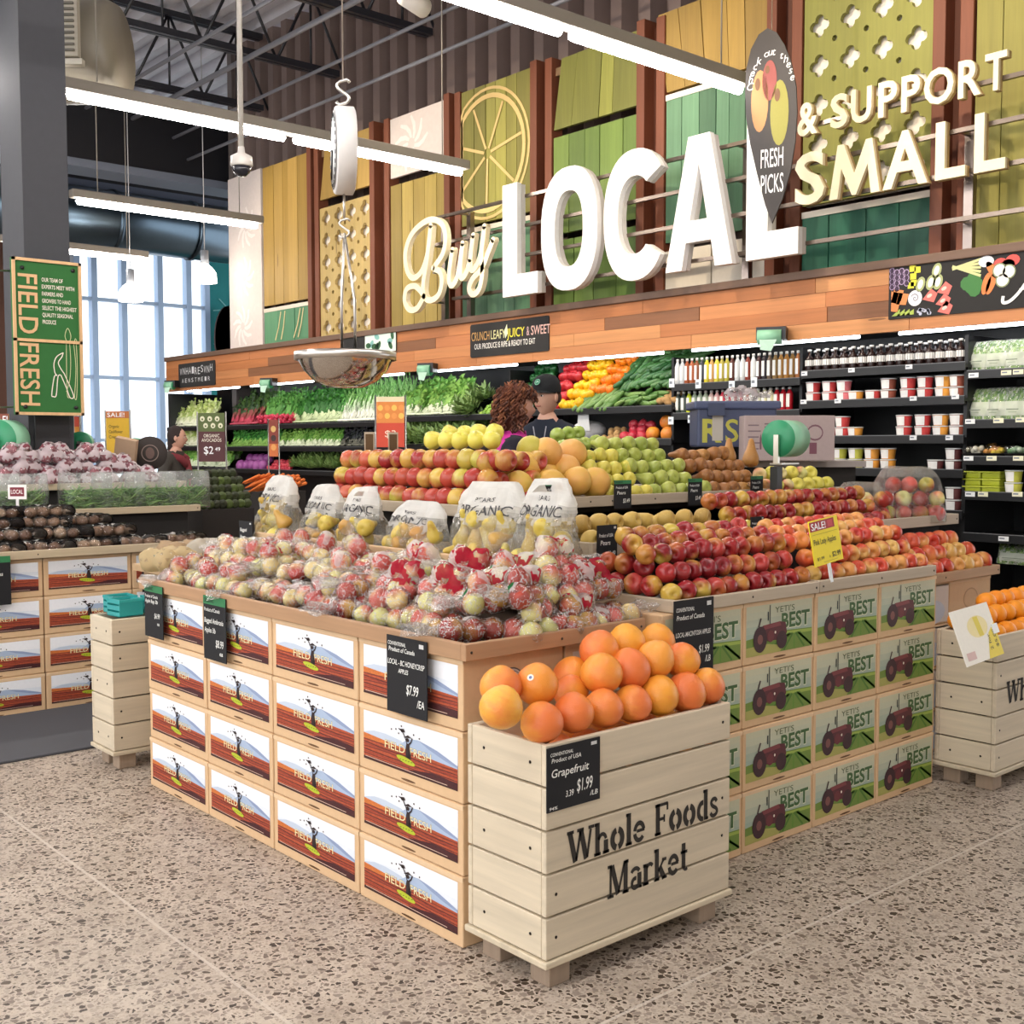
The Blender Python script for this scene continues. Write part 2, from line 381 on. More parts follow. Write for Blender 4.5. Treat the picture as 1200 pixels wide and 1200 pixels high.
ms = t.n.new('ShaderNodeMixShader'); t.link(fr.outputs[0], ms.inputs[0]); t.link(tr.outputs[0], ms.inputs[1]); t.link(gl.outputs[0], ms.inputs[2]); t.link(ms.outputs[0], t.out.inputs[0]); MATS['window_glass'] = t.m
b = MB(); b.quad((7.4, 19.95, .5), (9.9, 19.95, .5), (9.9, 19.95, 5.9), (7.4, 19.95, 5.9)); obj('pane', b, 'window_glass', w)

# ------------------------------------------------------------------ ceiling deck, joists, pipes
b = MB(); pts = []; x = -6
while x < 13:
    for dx, dz in ((0, 0), (.11, 0), (.16, .1), (.27, .1)): pts.append((x+dx, 6.75+dz))
    x += .32
b.add([(p, y, z) for p, z in pts for y in (-8, 21)], [(2*i, 2*i+2, 2*i+3, 2*i+1) for i in range(len(pts)-1)], '#e2e2ea', False)
struct('ceiling', b, 'sheet_metal', 'ribbed grey metal roof deck on dark joists')
b = MB(); b.box((-9, 14.6, 5.0), (13, 15.0, 5.75), '#1b1c21'); b.box((-9, 14.55, 4.9), (13, 15.05, 5.0), '#6f7684'); struct('trim_2', b, 'satin')
b = MB(); b.box((-9, 17.1, 5.3), (13, 17.5, 6.2), '#1a1b20'); b.box((-9, 17.05, 5.2), (13, 17.55, 5.32), '#5d6678'); struct('trim_3', b, 'satin')
def joist(y, z0=5.75, z1=6.65):
    b = MB()
    for z in (z0, z1): b.box((-5, y-.06, z-.035), (7.5, y-.012, z+.035), '#2b2c33'); b.box((-5, y+.012, z-.035), (7.5, y+.06, z+.035), '#34353d')
    x = -5; k = 0
    while x < 7.4:
        b.tube([(x, y, z0), (x+.45, y, z1)], .018, 5, '#23242a'); b.tube([(x+.45, y, z1), (x+.9, y, z0)], .018, 5, '#23242a')
        b.tube([(x+.45, y, z0), (x+.45, y, z1)], .014, 5, '#23242a'); x += .9
    return b
jm = mesh('joist', joist(0), 'satin')
jl = ['second to the column side', 'nearest the light fixture', 'farthest seen']
for i, y in enumerate((8.1, 9.9, 11.7, 13.5)):
    tag(mesh_obj('roof_joist', jm, None, (0, y, 0)), f'dark open-web steel roof joist, {nth(i)} counting from the hanging scale toward the windows', 'roof joist', 'roof joists')
for i, (x, z, r) in enumerate(((6.2, 5.6, .03), (6.75, 5.45, .02), (5.6, 5.62, .022), (6.95, 5.2, .02))):
    b = MB(); b.tube([(x, 4.5, z), (x, 14.5, z)], r, 8, '#83848c'); tag(obj('ceiling_pipe', b, 'satin'), f'thin grey ceiling pipe along the corrugated wall, {("lower of the thick runs","thin run second from the wall","run farthest from the wall","run closest to the wall")[i]}', 'pipe', 'ceiling pipes')
b = MB(); b.lathe([(.42, -3), (.42, 4)], 24, '#5d6e7c', axis='x', o=(6.2, 16.3, 4.62)); [b.lathe([(.44, q), (.44, q+.06)], 24, '#4c5a66', axis='x', o=(6.2, 16.3, 4.62)) for q in (-2, -.8, .4, 1.6, 2.8)]
tag(obj('air_duct', b, 'metal'), 'large round metal air duct running across in front of the windows', 'air duct')
p = at(116, 62, d=8.4); th = thing('ventilation_duct', 'short round duct end with square grille beside the dark column', 'duct', p, .852-pi/2)
b = MB(); b.lathe([(.36, -1.2), (.36, .1), (.33, .16), (.0, .16)], 24, '#857e70', axis='x'); obj('duct', b, 'satin', th)
b = MB(); b.box((-.34, -.42, -.16), (-.0, -.36, .24), '#bdb6a6')
for i in range(9): b.box((-.32, -.44, -.13+.04*i), (-.02, -.42, -.115+.04*i), '#6f6a5f')
b.box((-.36, -.40, -.21), (.02, -.34, -.17), '#cfc9ba'); obj('grille', b, 'satin', th)

b = MB(); b.box((-9.2, -8.2, 0), (16, -8, 6.75), '#b9b2a8'); struct('wall_front', b, 'matte', 'plain wall behind the viewpoint, outside the view')
# ------------------------------------------------------------------ strip lights in rows along x
def strip(y, x0, x1, z=3.8, n=2, label=None, group='fluorescent strip lights'):
    th = thing('strip_light', label, 'strip light', (x0, y, z), 0, group); L = (x1-x0)/n
    b = MB(); b.bbox((-.02, -.055, .03), (x1-x0+.02, .055, .11), .01, '#8d867c'); obj('housing', b, 'satin', th)
    for i in range(n):
        b = MB(); b.lathe([(0, .03), (.03, .05), (.032, .09), (.032, L-.09), (.03, L-.05), (0, L-.03)], 10, '#ffffff', axis='x', o=(i*L, 0, .0)); obj('tube', b, 'tube_light', th)
    b = MB()
    for x in (.25, (x1-x0)-.25): b.tube([(x, 0, .1), (x, 0, 6.76-z)], .006, 5, '#9a948a')
    obj('hanger', b, 'satin', th)
strip(8.02, -6.2, 2.85, 3.8, 2, 'strip light on the far left side of the dark column')
strip(8.02, 2.93, 6.46, 3.8, 2, 'long strip light running from the dark column to the orange slice panel')
strip(4.94, 3.05, 6.42, 3.8, 2, 'strip light in the upper middle, ending at the dark pick sign')
strip(4.94, -6.4, 2.95, 3.8, 2, 'strip light above the apple island, outside the view')
strip(11.4, 4.25, 6.3, 3.8, 1, 'strip light behind the column at the white flowered panel')
strip(11.4, -5, 3.0, 3.8, 2, 'strip light far left behind the column')
strip(14.4, 4.5, 6.3, 3.8, 1, 'short far strip light before the tall windows')
strip(1.7, -6.5, 5.2, 3.8, 4, 'strip light above the aisle on the near side, outside the view')
strip(-1.6, -6.5, .5, 3.8, 3, 'strip light behind the viewpoint, outside the view')
for i, (y, pw) in enumerate(((1.6, 1), (3.6, 1.3), (5.6, 1.3), (7.6, 1.3), (9.8, 1.1), (12.2, 1.1))):
    l = bpy.data.lights.new('track_spot', 'SPOT'); l.energy = SPOT_POWER*pw*3; l.color = (1, .84, .64); l.spot_size = R(74); l.spot_blend = .7; l.shadow_soft_size = .06
    o = bpy.data.objects.new('track_spot_lamp', l); COL.objects.link(o); o.location = (4.3, y, 5.3)
    o.rotation_euler = (Vector((7.1, y-.5, 3.5))-o.location).to_track_quat('-Z', 'Y').to_euler()
# ------------------------------------------------------------------ timber and plank panels on the back wall
PX, PZ0, PZ1 = 7.2, 2.50, 4.84
def ypx(px, py, x=PX): return at(px, py, x=x).y
def planks(b, w, z0, z1, cols, n, seed, thick=.03, slant=(0, 0)):
    r = random.Random(seed); e = [0] + sorted((i+r.uniform(-.22, .22))/n for i in range(1, n)) + [1]
    for i in range(n):
        c = lin(cols[r.randrange(len(cols))]); k = r.uniform(.86, 1.1); c = tuple(x*k for x in c); dy = r.uniform(0, .008)
        def X(u, top): return (slant[0] if top else 0) + u*(w - ((slant[0]+slant[1]) if top else 0))
        g = .004/w
        a0, a1 = e[i]+g, e[i+1]-g
        b.add([(X(a0,0),-dy,z0),(X(a1,0),-dy,z0),(X(a1,0),thick,z0),(X(a0,0),thick,z0),(X(a0,1),-dy,z1),(X(a1,1),-dy,z1),(X(a1,1),thick,z1),(X(a0,1),thick,z1)], [(3,2,1,0),(4,5,6,7),(0,1,5,4),(1,2,6,5),(2,3,7,6),(3,0,4,7)], c, False)
def panel(yl, yr, z0, z1, cols, n, label, seed=1, slant=(0, 0), x=PX, edge=None):
    th = thing('plank_panel', label, 'wall panel', (x, yl, 0), W, 'painted plank panels on the back wall'); w = yl-yr
    b = MB(); planks(b, w, z0, z1, cols, n, seed, slant=slant); obj('planks', b, 'wood_z', th)
    b = MB(); [b.box((-.03, .035, q), (w+.03, .075, q+.07), '#7b6146') for q in (z0+.05, z1-.12)]; obj('back_batten', b, 'wood_x', th)
    if edge: b = MB(); b.box((0, -.012, z1), (w, .03, z1+.045), edge); obj('top_strip', b, 'satin', th)
    return th
Y = dict(b0=(13.87, 13.01), b1=(12.95, 11.86), b2=(11.62, 10.56), b3=(10.20, 9.24), b4=(8.98, 7.95), b5=(7.66, 6.63), b6=(6.32, 5.32), b7=(5.00, 3.99), b8=(3.70, 2.4))
def quatre(cx, cz, r):
    pts = []
    for k in range(4):
        a0 = k*pi/2; ox, oz = cx+r*.62*cos(a0), cz+r*.62*sin(a0)
        for j in range(7):
            a = a0 - R(100) + R(200)*j/6; pts.append((ox+r*.5*cos(a), oz+r*.5*sin(a)))
    return pts
def lattice(yl, yr, z0, z1, col, label, nx, nz, r, slantc=None):
    w = yl-yr; th = thing('lattice_panel', label, 'wall panel', (PX, yl, 0), W, 'pierced panels on the back wall')
    holes = []; dx = w/nx; dz = (z1-z0)/nz
    for i in range(nx):
        for k in range(nz):
            holes.append(quatre((i+.5)*dx, z0+(k+.5)*dz, r))
            if i < nx-1 and k < nz: holes.append([((i+1)*dx+r*.3*cos(2*pi*j/8), z0+(k+.08 if k else .35)*dz+r*.3*sin(2*pi*j/8)) for j in range(8)])
    b = MB(); b.xf = FRONT @ Matrix.Translation((0, 0, -.03)); b.shape([(0, z0), (w, z0), (w, z1), (0, z1)], holes, .035, col); obj('pierced_board', b, 'wood_z', th)
    b = MB(); b.box((0, .05, z0), (w, .08, z1), '#f4ece0'); obj('backing', b, 'matte', th); return th
def white_print(yl, yr, z0, z1, label):
    w = yl-yr; th = thing('white_wall_panel', label, 'wall panel', (PX, yl, 0), W)
    b = MB(); b.box((0, 0, z0), (w, .03, z1), '#d9cdc6'); obj('board', b, 'matte', th)
    b = MB(); b.xf = FRONT; r = random.Random(int(yl*10)); z = z0+.3
    while z < z1-.15:
        cx = w*r.uniform(.35, .65)
        for k in range(9):
            a = 2*pi*k/9; rr = .3*min(1, w)
            b.stroke([(min(max(cx+cos(a+q*.9)*rr*q, .02), w-.02), min(z+sin(a+q*.9)*rr*q, z1-.02)) for q in (.2, .45, .7, 1)], .06, .003, '#e9e0da', .5)
        z += .62
    obj('leaf_print', b, 'matte', th)
white_print(*Y['b0'], 2.64, 4.86, 'white panel with pale leaf print at the far end of the wall')
YEL = ['#a5853f', '#b3924c', '#957838']; OLV = ['#89843a', '#959042', '#7a7533']; GRN = ['#5f7a33', '#6b863b', '#55702f']; MIN = ['#56805f', '#638c6b', '#4b7355']; DGR = ['#1f5c47', '#1a5240', '#256650']
panel(*Y['b1'], 3.14, 4.84, YEL, 5, 'yellow plank panel beside the white panel at the far end', 2)
tp = panel(*Y['b1'], 2.64, 3.06, ['#4f8560', '#578c66'], 3, 'small green panel with pale stem outlines at the far end', 3, edge='#d8cfbd')
b = MB(); b.xf = FRONT
for x0, x1 in ((.28, .42), (.42, .52), (.72, .88), (.82, .95)): b.stroke([(x0, 2.7), ((x0+x1)/2+.01, 2.85), (x1, 3.04)], .02, .012, '#d9c994')
obj('stem_outline', b, 'print', tp)
panel(*Y['b2'], 4.24, 4.86, YEL, 4, 'yellow plank panel above the pierced board behind the hanging scale', 4, (.12, 0))
lattice(*Y['b2'], 2.64, 4.14, '#b59d62', 'tan pierced board with clover holes behind the hanging scale', 4, 6, .078)
white_print(*Y['b3'], 4.24, 4.86, 'white panel with pale leaf print above yellow planks')
panel(*Y['b3'], 2.64, 4.16, ['#9a8440', '#a8924a', '#8b7738'], 5, 'yellow plank panel behind the script word of the sign', 5)
op = panel(*Y['b4'], 3.56, 4.86, OLV, 6, 'olive plank panel painted with an orange slice outline', 6)
b = MB(); b.xf = FRONT; w = 1.03
cx, cz = .40, 4.2
for rr in (.60, .53): b.stroke([(max(.01, min(w-.01, cx+rr*cos(q))), cz+rr*1.02*sin(q)) for q in [2*pi*k/40 for k in range(41)]], .028 if rr > .55 else .045, .012, '#d6b878')
for k in range(7): a = 2*pi*k/7+.2; b.stroke([(max(.01, cx+.05*cos(a)), cz+.05*sin(a)), (max(.01, cx+.5*cos(a)), cz+.5*sin(a))], .028, .012, '#d6b878')
obj('slice_outline', b, 'print', op)
panel(*Y['b4'], 2.64, 3.48, MIN, 5, 'mint green plank panel between the script word and the first big letter', 7, edge='#d8cfbd')
panel(*Y['b5'], 4.23, 4.84, ['#84853a', '#909140', '#777833'], 4, 'olive green plank panel with slanted edge high behind the letter O', 8, (.1, 0))
panel(*Y['b5'], 3.3, 4.16, ['#6f873b', '#7b9343', '#627a35'], 5, 'leaf green plank panel behind the top of the letter O', 9)
panel(*Y['b5'], 2.64, 3.24, GRN, 4, 'darker green plank panel under the letter O, standing on the ledge', 10)
panel(*Y['b6'], 4.26, 4.9, YEL, 5, 'golden yellow plank panel behind the end of the upper strip light', 11, (-.1, 0))
panel(*Y['b6'], 3.05, 4.19, MIN, 6, 'mint green plank panel behind the letter A', 12, edge='#ded7ca')
b = MB()
th = thing('cream_panel', 'cream board under the letter A, standing on the ledge', 'wall panel', (PX, Y['b6'][0], 0), W)
b.box((0, 0, 2.64), (.47, .03, 2.98), '#ddd4c4'); b.box((.5, -.02, 2.64), (1, .02, 2.98), '#e8dfd0'); obj('board', b, 'matte', th)
lattice(*Y['b7'], 3.14, 5.1, '#86853a', 'olive pierced board with clover holes behind the small words', 4, 7, .072)
panel(*Y['b7'], 2.64, 3.05, DGR, 4, 'dark green plank panel under the small words', 13, edge='#ded7ca')
panel(*Y['b8'], 2.64, 5.1, ['#827b33', '#8e873b', '#716b2c'], 6, 'tall olive plank panel at the near end of the wall', 14)
def post(y0, y1, label, z1=4.92, x=7.16):
    b = MB(); b.bbox((0, 0, 2.64), (.09, .16, z1), .006, '#703c25'); b.bbox((y0-y1-.09, .02, 2.64), (y0-y1, .16, z1-.02), .006, '#774129'); b.box((.09, .12, 2.64), (y0-y1-.09, .15, z1-.05), '#5b2f1c')
    tag(obj('timber_post', b, 'wood_z', None, (x, y0, 0), W), label, 'timber post', 'timber posts between the wall panels')
PN = ['white panel and far yellow panel', 'far yellow panel and the tan pierced board', 'tan pierced board and the leaf print panel', 'yellow planks and the orange slice panel', 'orange slice panel and the green panels', 'green panels and the golden panel', 'golden panel and the olive pierced board', 'olive pierced board and the near olive panel']
for i, (a, c) in enumerate((('b0','b1'),('b1','b2'),('b2','b3'),('b3','b4'),('b4','b5'),('b5','b6'),('b6','b7'),('b7','b8'))):
    if i: post(Y[a][1]-.01, Y[c][0]+.01, 'reddish double timber post between ' + PN[i], 5.0 if i > 5 else 4.9)
# steel rails that carry the letters
for z, y0, y1, l in ((3.60, 9.0, 2.4, 'highest'), (3.345, 8.98, 2.4, 'second highest'), (3.085, 8.7, 2.4, 'third highest'), (2.80, 8.7, 2.4, 'lowest')):
    b = MB(); b.box((0, 0, -.014), (y0-y1, .03, .014), '#75695f'); tag(obj('sign_rail', b, 'metal', None, (6.842, y0, z), W), f'thin grey steel rail carrying the sign letters, {l} of the four', 'sign rail', 'sign rails')
for y, l in ((9.02, 'left of the script word'), (8.62, 'under the script word'), (5.35, 'under the letter A'), (3.62, 'at the near olive panel')):
    b = MB(); b.box((-.03, 0, 2.636), (.03, .05, 3.62 if y > 4 else 3.36), '#8a7f79'); [b.box((-.012, -.12, zz-.01), (.012, 0, zz+.01), '#8a7f79') for zz in (2.8, 3.085, 3.345, 3.6)[:4 if y > 4 else 3]]; tag(obj('rail_upright', b, 'metal', None, (6.985, y, 0), W), 'grey steel upright behind the sign letters, ' + l, 'rail upright', 'rail uprights')

# ------------------------------------------------------------------ sign letters
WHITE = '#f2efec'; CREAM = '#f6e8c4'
def letter(ch, yl, x, z, label, group, cat='sign letter', name='sign_letter'):
    th = thing(name, label, cat, (x, yl, z), W, group); return th
def sup(cx, cz, rx, rz, e=2.4, a0=0, a1=2*pi, n=36):
    o = []
    for i in range(n+1):
        a = a0+(a1-a0)*i/n; c, s = cos(a), sin(a)
        o.append((cx+rx*abs(c)**(2/e)*(1 if c > 0 else -1), cz+rz*abs(s)**(2/e)*(1 if s > 0 else -1)))
    return o
H = .985
def big(ch, px0, px1, py, label):
    yl, yr = at(px0, py, x=6.8).y, at(px1, py, x=6.8).y; w = yl-yr
    th = letter(ch, yl, 6.8, 2.72, label, 'big white sign letters')
    if ch == 'L': o, hs = [(0, 0), (w, 0), (w, .185), (w*.42, .185), (w*.42, H), (0, H)], []
    elif ch == 'O': o, hs = sup(w/2, H/2, w/2, H/2+.02)[:-1], [sup(w/2, H/2, w*.25, H*.32)[:-1]]
    elif ch == 'C':
        o = sup(w*.56, H/2, w*.56, H/2+.02, 2.3, R(38), R(322)) + sup(w*.56, H/2, w*.3, H*.31, 2.3, R(310), R(50)); hs = []
    else:
        o = [(0, 0), (w*.25, 0), (w*.31, .2), (w*.69, .2), (w*.75, 0), (w, 0), (w*.66, H), (w*.34, H)]; hs = [[(w*.37, .36), (w*.63, .36), (w*.5, .78)]]
    b = MB(); b.xf = FRONT; b.shape(o, hs, .05, WHITE); obj('letter_face', b, 'matte', th)
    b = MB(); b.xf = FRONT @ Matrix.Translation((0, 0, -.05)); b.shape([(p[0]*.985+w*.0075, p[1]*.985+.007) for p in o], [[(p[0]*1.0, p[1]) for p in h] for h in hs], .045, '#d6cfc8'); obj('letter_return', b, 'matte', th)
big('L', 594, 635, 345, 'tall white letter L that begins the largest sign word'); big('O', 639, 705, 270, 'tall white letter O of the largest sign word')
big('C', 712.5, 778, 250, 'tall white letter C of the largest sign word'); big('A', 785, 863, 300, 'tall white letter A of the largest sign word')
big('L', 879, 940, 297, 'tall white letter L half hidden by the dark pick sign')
def ribbon3(b, pts, w, d, col):
    n = len(pts); L = []; Rr = []
    for i in range(n):
        t = Vector(pts[min(i+1, n-1)])-Vector(pts[max(i-1, 0)]); t.normalize(); q = Vector((-t.y, t.x))*w/2; p = Vector(pts[i]); L.append(p+q); Rr.append(p-q)
    vs = [(p.x, p.y, z) for z in (d, 0) for s in (L, Rr) for p in s]; fs = []
    for i in range(n-1):
        fs += [(i, n+i, n+i+1, i+1), (2*n+i, i, i+1, 2*n+i+1), (n+i, 3*n+i, 3*n+i+1, n+i+1)]
    fs += [(0, 2*n, 3*n, n), (n-1, 2*n-1, 4*n-1, 3*n-1)]
    b.add(vs, fs, col, False)
    for p, z in ((pts[0], d), (pts[-1], d)): b.lathe([(w/2, 0), (w/2, d), (0, d)], 12, col, False, 'z', (p[0], p[1], 0))
def smooth_path(pts, k=5):
    o = []; n = len(pts)
    for i in range(n-1):
        p0, p1, p2, p3 = (Vector(pts[max(i-1, 0)]), Vector(pts[i]), Vector(pts[i+1]), Vector(pts[min(i+2, n-1)]))
        for j in range(k):
            t = j/k; o.append(tuple(.5*((2*p1)+(p2-p0)*t+(2*p0-5*p1+4*p2-p3)*t*t+(3*p1-p0-3*p2+p3)*t**3)))
    o.append(tuple(pts[-1])); return o
SCR = {'B': ([[(425,300),(395,560),(330,760),(240,825),(180,730),(170,560),(230,390),(345,275),(450,240),(540,290),(572,420),(545,580),(450,725)], [(425,300),(390,620),(350,880),(360,1010),(420,1050),(500,1000),(535,880),(520,770),(450,728)], [(360,1010),(290,1130),(210,1140),(165,1050),(185,940),(260,905),(320,950),(360,1010)]], 'curly cream letter B that begins the script word'),
 'u': ([[(640,545),(612,740),(606,850),(635,900),(690,810),(745,480)], [(745,480),(722,740),(738,825),(790,760),(820,640)]], 'curly cream letter u in the middle of the script word'),
 'y': ([[(850,400),(822,640),(835,745),(890,690),(935,540),(965,310)], [(965,310),(935,560),(945,760),(915,930),(850,990),(812,930),(850,830),(940,730),(1000,580),(1052,445)]], 'curly cream letter y that ends the script word')}
for ch, (paths, l) in SCR.items():
    W3 = lambda p: at(460+p[0]/8.571, 230+p[1]/8.571, x=6.8)
    yl = max(W3(p).y for q in paths for p in q); th = letter(ch, yl, 6.8, 2.5, l, 'script sign letters')
    for qi, q in enumerate(paths):
        b = MB(); b.xf = FRONT @ Matrix.Translation((0, 0, .003*qi)); ribbon3(b, smooth_path([(yl-W3(p).y, W3(p).z-2.5) for p in q]), .058, .05, CREAM); obj('letter_stroke', b, 'matte', th)
def small(ch, px0, px1, py, z0, z1, label):
    yl, yr = at(px0, py, x=6.82).y, at(px1, py, x=6.82).y
    th = letter(ch, yl, 6.82, z0, label, 'small cream sign letters')
    BO = .022; vs, fs, w, h = text_mesh(ch, BO, 0)
    MP_ = [(0, 0), (.17, 0), (.24, .55), (.46, .02), (.54, .02), (.76, .55), (.83, 0), (1, 0), (.84, 1), (.72, 1), (.5, .42), (.28, 1), (.16, 1)]
    if ch == 'M': vs = [(*p, 0) for p in MP_]
    x0, x1 = min(v[0] for v in vs), max(v[0] for v in vs); y0, y1 = min(v[1] for v in vs), max(v[1] for v in vs)
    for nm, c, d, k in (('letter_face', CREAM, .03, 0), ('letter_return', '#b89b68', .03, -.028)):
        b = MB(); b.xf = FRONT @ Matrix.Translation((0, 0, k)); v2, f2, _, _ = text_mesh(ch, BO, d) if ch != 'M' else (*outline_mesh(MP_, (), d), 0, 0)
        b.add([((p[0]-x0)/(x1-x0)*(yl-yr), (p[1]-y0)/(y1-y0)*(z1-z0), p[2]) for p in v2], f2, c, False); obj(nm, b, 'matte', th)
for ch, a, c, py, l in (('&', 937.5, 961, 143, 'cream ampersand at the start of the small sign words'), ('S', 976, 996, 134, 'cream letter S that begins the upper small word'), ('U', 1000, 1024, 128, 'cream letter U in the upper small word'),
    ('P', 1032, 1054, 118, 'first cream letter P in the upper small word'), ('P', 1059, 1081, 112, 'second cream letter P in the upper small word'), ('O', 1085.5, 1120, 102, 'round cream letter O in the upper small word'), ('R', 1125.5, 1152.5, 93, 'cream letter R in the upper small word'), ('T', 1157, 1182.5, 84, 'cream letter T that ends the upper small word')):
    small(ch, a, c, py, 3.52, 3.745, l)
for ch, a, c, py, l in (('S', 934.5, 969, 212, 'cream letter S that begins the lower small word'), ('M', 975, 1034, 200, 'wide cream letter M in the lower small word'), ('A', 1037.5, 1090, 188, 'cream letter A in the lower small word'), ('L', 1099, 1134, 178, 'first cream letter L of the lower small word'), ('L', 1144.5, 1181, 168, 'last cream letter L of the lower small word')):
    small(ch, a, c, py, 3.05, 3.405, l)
# dark hanging pick sign
def grocery_sign(name, label, cat, loc, rz, w, h, col='#2b2a2a', r=.02, thick=.012):
    th = thing(name, label, cat, loc, rz); b = MB(); b.xf = FRONT @ Matrix.Translation((0, 0, -thick))
    o = []
    for cx, cy, a in ((w-r, r, -90), (w-r, h-r, 0), (r, h-r, 90), (r, r, 180)):
        for k in range(4): o.append((cx+r*cos(R(a+30*k)), cy+r*sin(R(a+30*k))))
    b.shape(o, (), thick, col); obj('board', b, 'matte', th); return th
p0 = at(903, 148, x=6.3); th = thing('hanging_pick_sign', 'dark guitar-pick shaped hanging sign with three fruits before the big letters', 'hanging sign', p0, W+R(14))
o = []
for px, py in ((878,110),(879,85),(884,60),(892,42),(901,34),(910,38),(918,52),(925,72),(930,100),(931,130),(929,165),(924,200),(916,232),(905,262),(898,240),(890,205),(883,170),(879,140)): q = at(px, py, x=6.3); o.append(((p0.y-q.y)*1.0, q.z-p0.z))
b = MB(); b.xf = FRONT; b.shape(o, (), .015, '#4a4644'); obj('board', b, 'matte', th)
b = MB(); b.xf = FRONT
def pk(px, py): q = at(px, py, x=6.3); return (p0.y-q.y, q.z-p0.z)
for cx, cy, rx, ry, c in ((903, 95, .05, .13, '#8f4640'), (893, 120, .06, .2, '#b98450'), (913, 132, .063, .21, '#8f8a3a')):
    u, v = pk(cx, cy); b.disc(u, v, rx, ry, .0165+.0005*(c[1] == 'a'), c)
    b.disc(u-.015, v+ry*.55, rx*.3, ry*.2, .018, '#6f4a2a')
obj('fruit_picture', b, 'print', th)
for l, py0 in (('FRESH', 177), ('PICKS', 207)):
    b = MB(); b.xf = FRONT; u, v = pk(905, py0+10); b.text(l, u-.075, v-.05, .125, '#f4f1ec', .017, .005, width=.155); obj('lettering', b, 'print', th)
b = MB(); b.xf = FRONT
for i, ch in enumerate('Check out these'): a = R(165-i*10.5); b.text(ch, .005+.155*cos(a)-.015, .2+.27*sin(a)-.02, .05, '#f4f1ec', .017, 0, shear=.2)
obj('lettering', b, 'print', th)
b = MB(); b.tube([(0.0, 0, .56), (0, 0, 2.6)], .003, 5, '#d8d2c8'); obj('hanging_wire', b, 'metal', th)

# ------------------------------------------------------------------ timber fascia over the cooler
th = thing('timber_fascia', 'long reddish timber fascia running along the top of the wall cooler', 'fascia', (7.0, 15.4, 0), W); L = 15.4-2.4
b = MB(); r = random.Random(5)
for k in range(4):
    x = 0; z0 = 2.155+k*.105
    while x < L:
        l = min(r.uniform(.5, 1.9), L-x); c = r.choice(['#bb7a4b', '#c28252', '#b47244', '#ca8d5a', '#b9774b'] if r.random() > .1 else ['#83573a']); b.box((x+.002, r.uniform(-.006, 0), z0+.001), (x+l-.002, .05, z0+.104), c); x += l
obj('boards', b, 'wood_x', th)
b = MB(); b.bbox((0, -.03, 2.575), (L, .3, 2.635), .006, '#6d5546'); obj('cap_rail', b, 'wood_x', th)
b = MB(); b.box((0, .05, 2.2), (L, .3, 2.23), '#1b1a1a'); obj('soffit', b, 'matte', th)
# signs on the fascia
F = 6.985
def fsign(px0, py0, px1, py1, label, name='chalkboard_sign', x=F, **k):
    a, c = at(px0, py0, x=x), at(px1, py1, x=x); return grocery_sign(name, label, 'sign', (x, a.y, c.z), W, a.y-c.y, a.z-c.z, **k), a.y-c.y, a.z-c.z
th, w, h = fsign(551, 381, 643, 411, 'dark chalkboard sign reading crunch leafy juicy and sweet on the fascia')
b = MB(); b.xf = FRONT
for s, x, c, ww in (('CRUNCH', .02, '#c89a5a', .24), ('LEAFY', .28, '#d6d49a', .19), ('JUICY', .49, '#e4d83a', .22), ('&', .735, '#caa', .035), ('SWEET', .79, '#e2b8ae', .23)): b.text(s, w*x, h*.5, h*.27, lin(c) if len(c) == 7 else lin('#ccaaaa'), .002, .005, width=w*ww)
b.text('OUR PRODUCE IS RIPE & READY TO EAT', w*.06, h*.24, h*.17, '#eeeae2', .002, .005, width=w*.78)
b.poly([(w*.47, h*.48), (w*.5, h*.62), (w*.49, h*.9), (w*.455, h*.68)], .003, '#dfe6c0'); obj('lettering', b, 'print', th)
th, w, h = fsign(209, 427, 252, 451, 'small dark chalkboard sign at the far end of the fascia')
b = MB(); b.xf = FRONT; r = random.Random(3)
for k in range(11): b.text('WNHAIRES'[k % 8], w*(.05+.083*k), h*r.uniform(.5, .58), h*.3, '#d8d8d8', .002, width=w*.06)
for k in range(9): b.text('AENSTMEIR'[k], w*(.1+.09*k), h*.2, h*.18, '#d8d8d8', .002, width=w*.05)
obj('lettering', b, 'print', th)
th, w, h = fsign(400, 396, 464, 411, 'dark and mint sign with green leaves behind the hanging bowl', r=.005)
b = MB(); b.xf = FRONT; b.rect(w*.45, 0, w, h, .001, '#dfeee2'); r = random.Random(2)
for k in range(9): b.disc(w*r.uniform(.5, .96), h*r.uniform(.2, .85), .03, .05, .002, r.choice(['#2f5d3a', '#7fb7b0', '#20402c']), 8, r.uniform(0, 3))
obj('leaf_picture', b, 'print', th)
# long black sign with vegetable pictures
a = at(1042, 316, x=F); th = grocery_sign('vegetable_sign', 'long black sign painted with cut fruit and vegetables at the near end of the fascia', 'sign', (F, a.y, 2.235), W, 1.75, .345, r=.004)
b = MB(); b.xf = FRONT; S = 1.0
def sp(cx, cy): q = at(1030+cx/7.06, 280+cy/7.06, x=F); return (a.y-q.y, q.z-2.235)
def inside(p): return (min(max(p[0], .02), 1.73), min(max(p[1], .02), .325))
r = random.Random(4)
for k in range(14): u, v = inside(sp(110+(k % 4)*40, 265+(k//4)*45+(k % 2)*12)); b.disc(u, v, .019, .021, .002, '#b9a0c4', 10); b.disc(u, v, .0145, .016, .003, '#3a2440', 10)
for cx, cy in ((280,245),(320,255),(285,310),(290,365),(265,385)): u, v = inside(sp(cx, cy)); b.rect(u-.022, v-.02, u+.022, v+.02, .002, '#d8d43a')
for cx, cy in ((345,350),(430,335),(490,330),(480,235)): u, v = sp(cx, cy); b.disc(u, v-.02, .032, .05, .002, '#a8b07a', 14, -.3); b.disc(u, v-.02, .018, .032, .003, '#f1f1e4', 12, -.3)
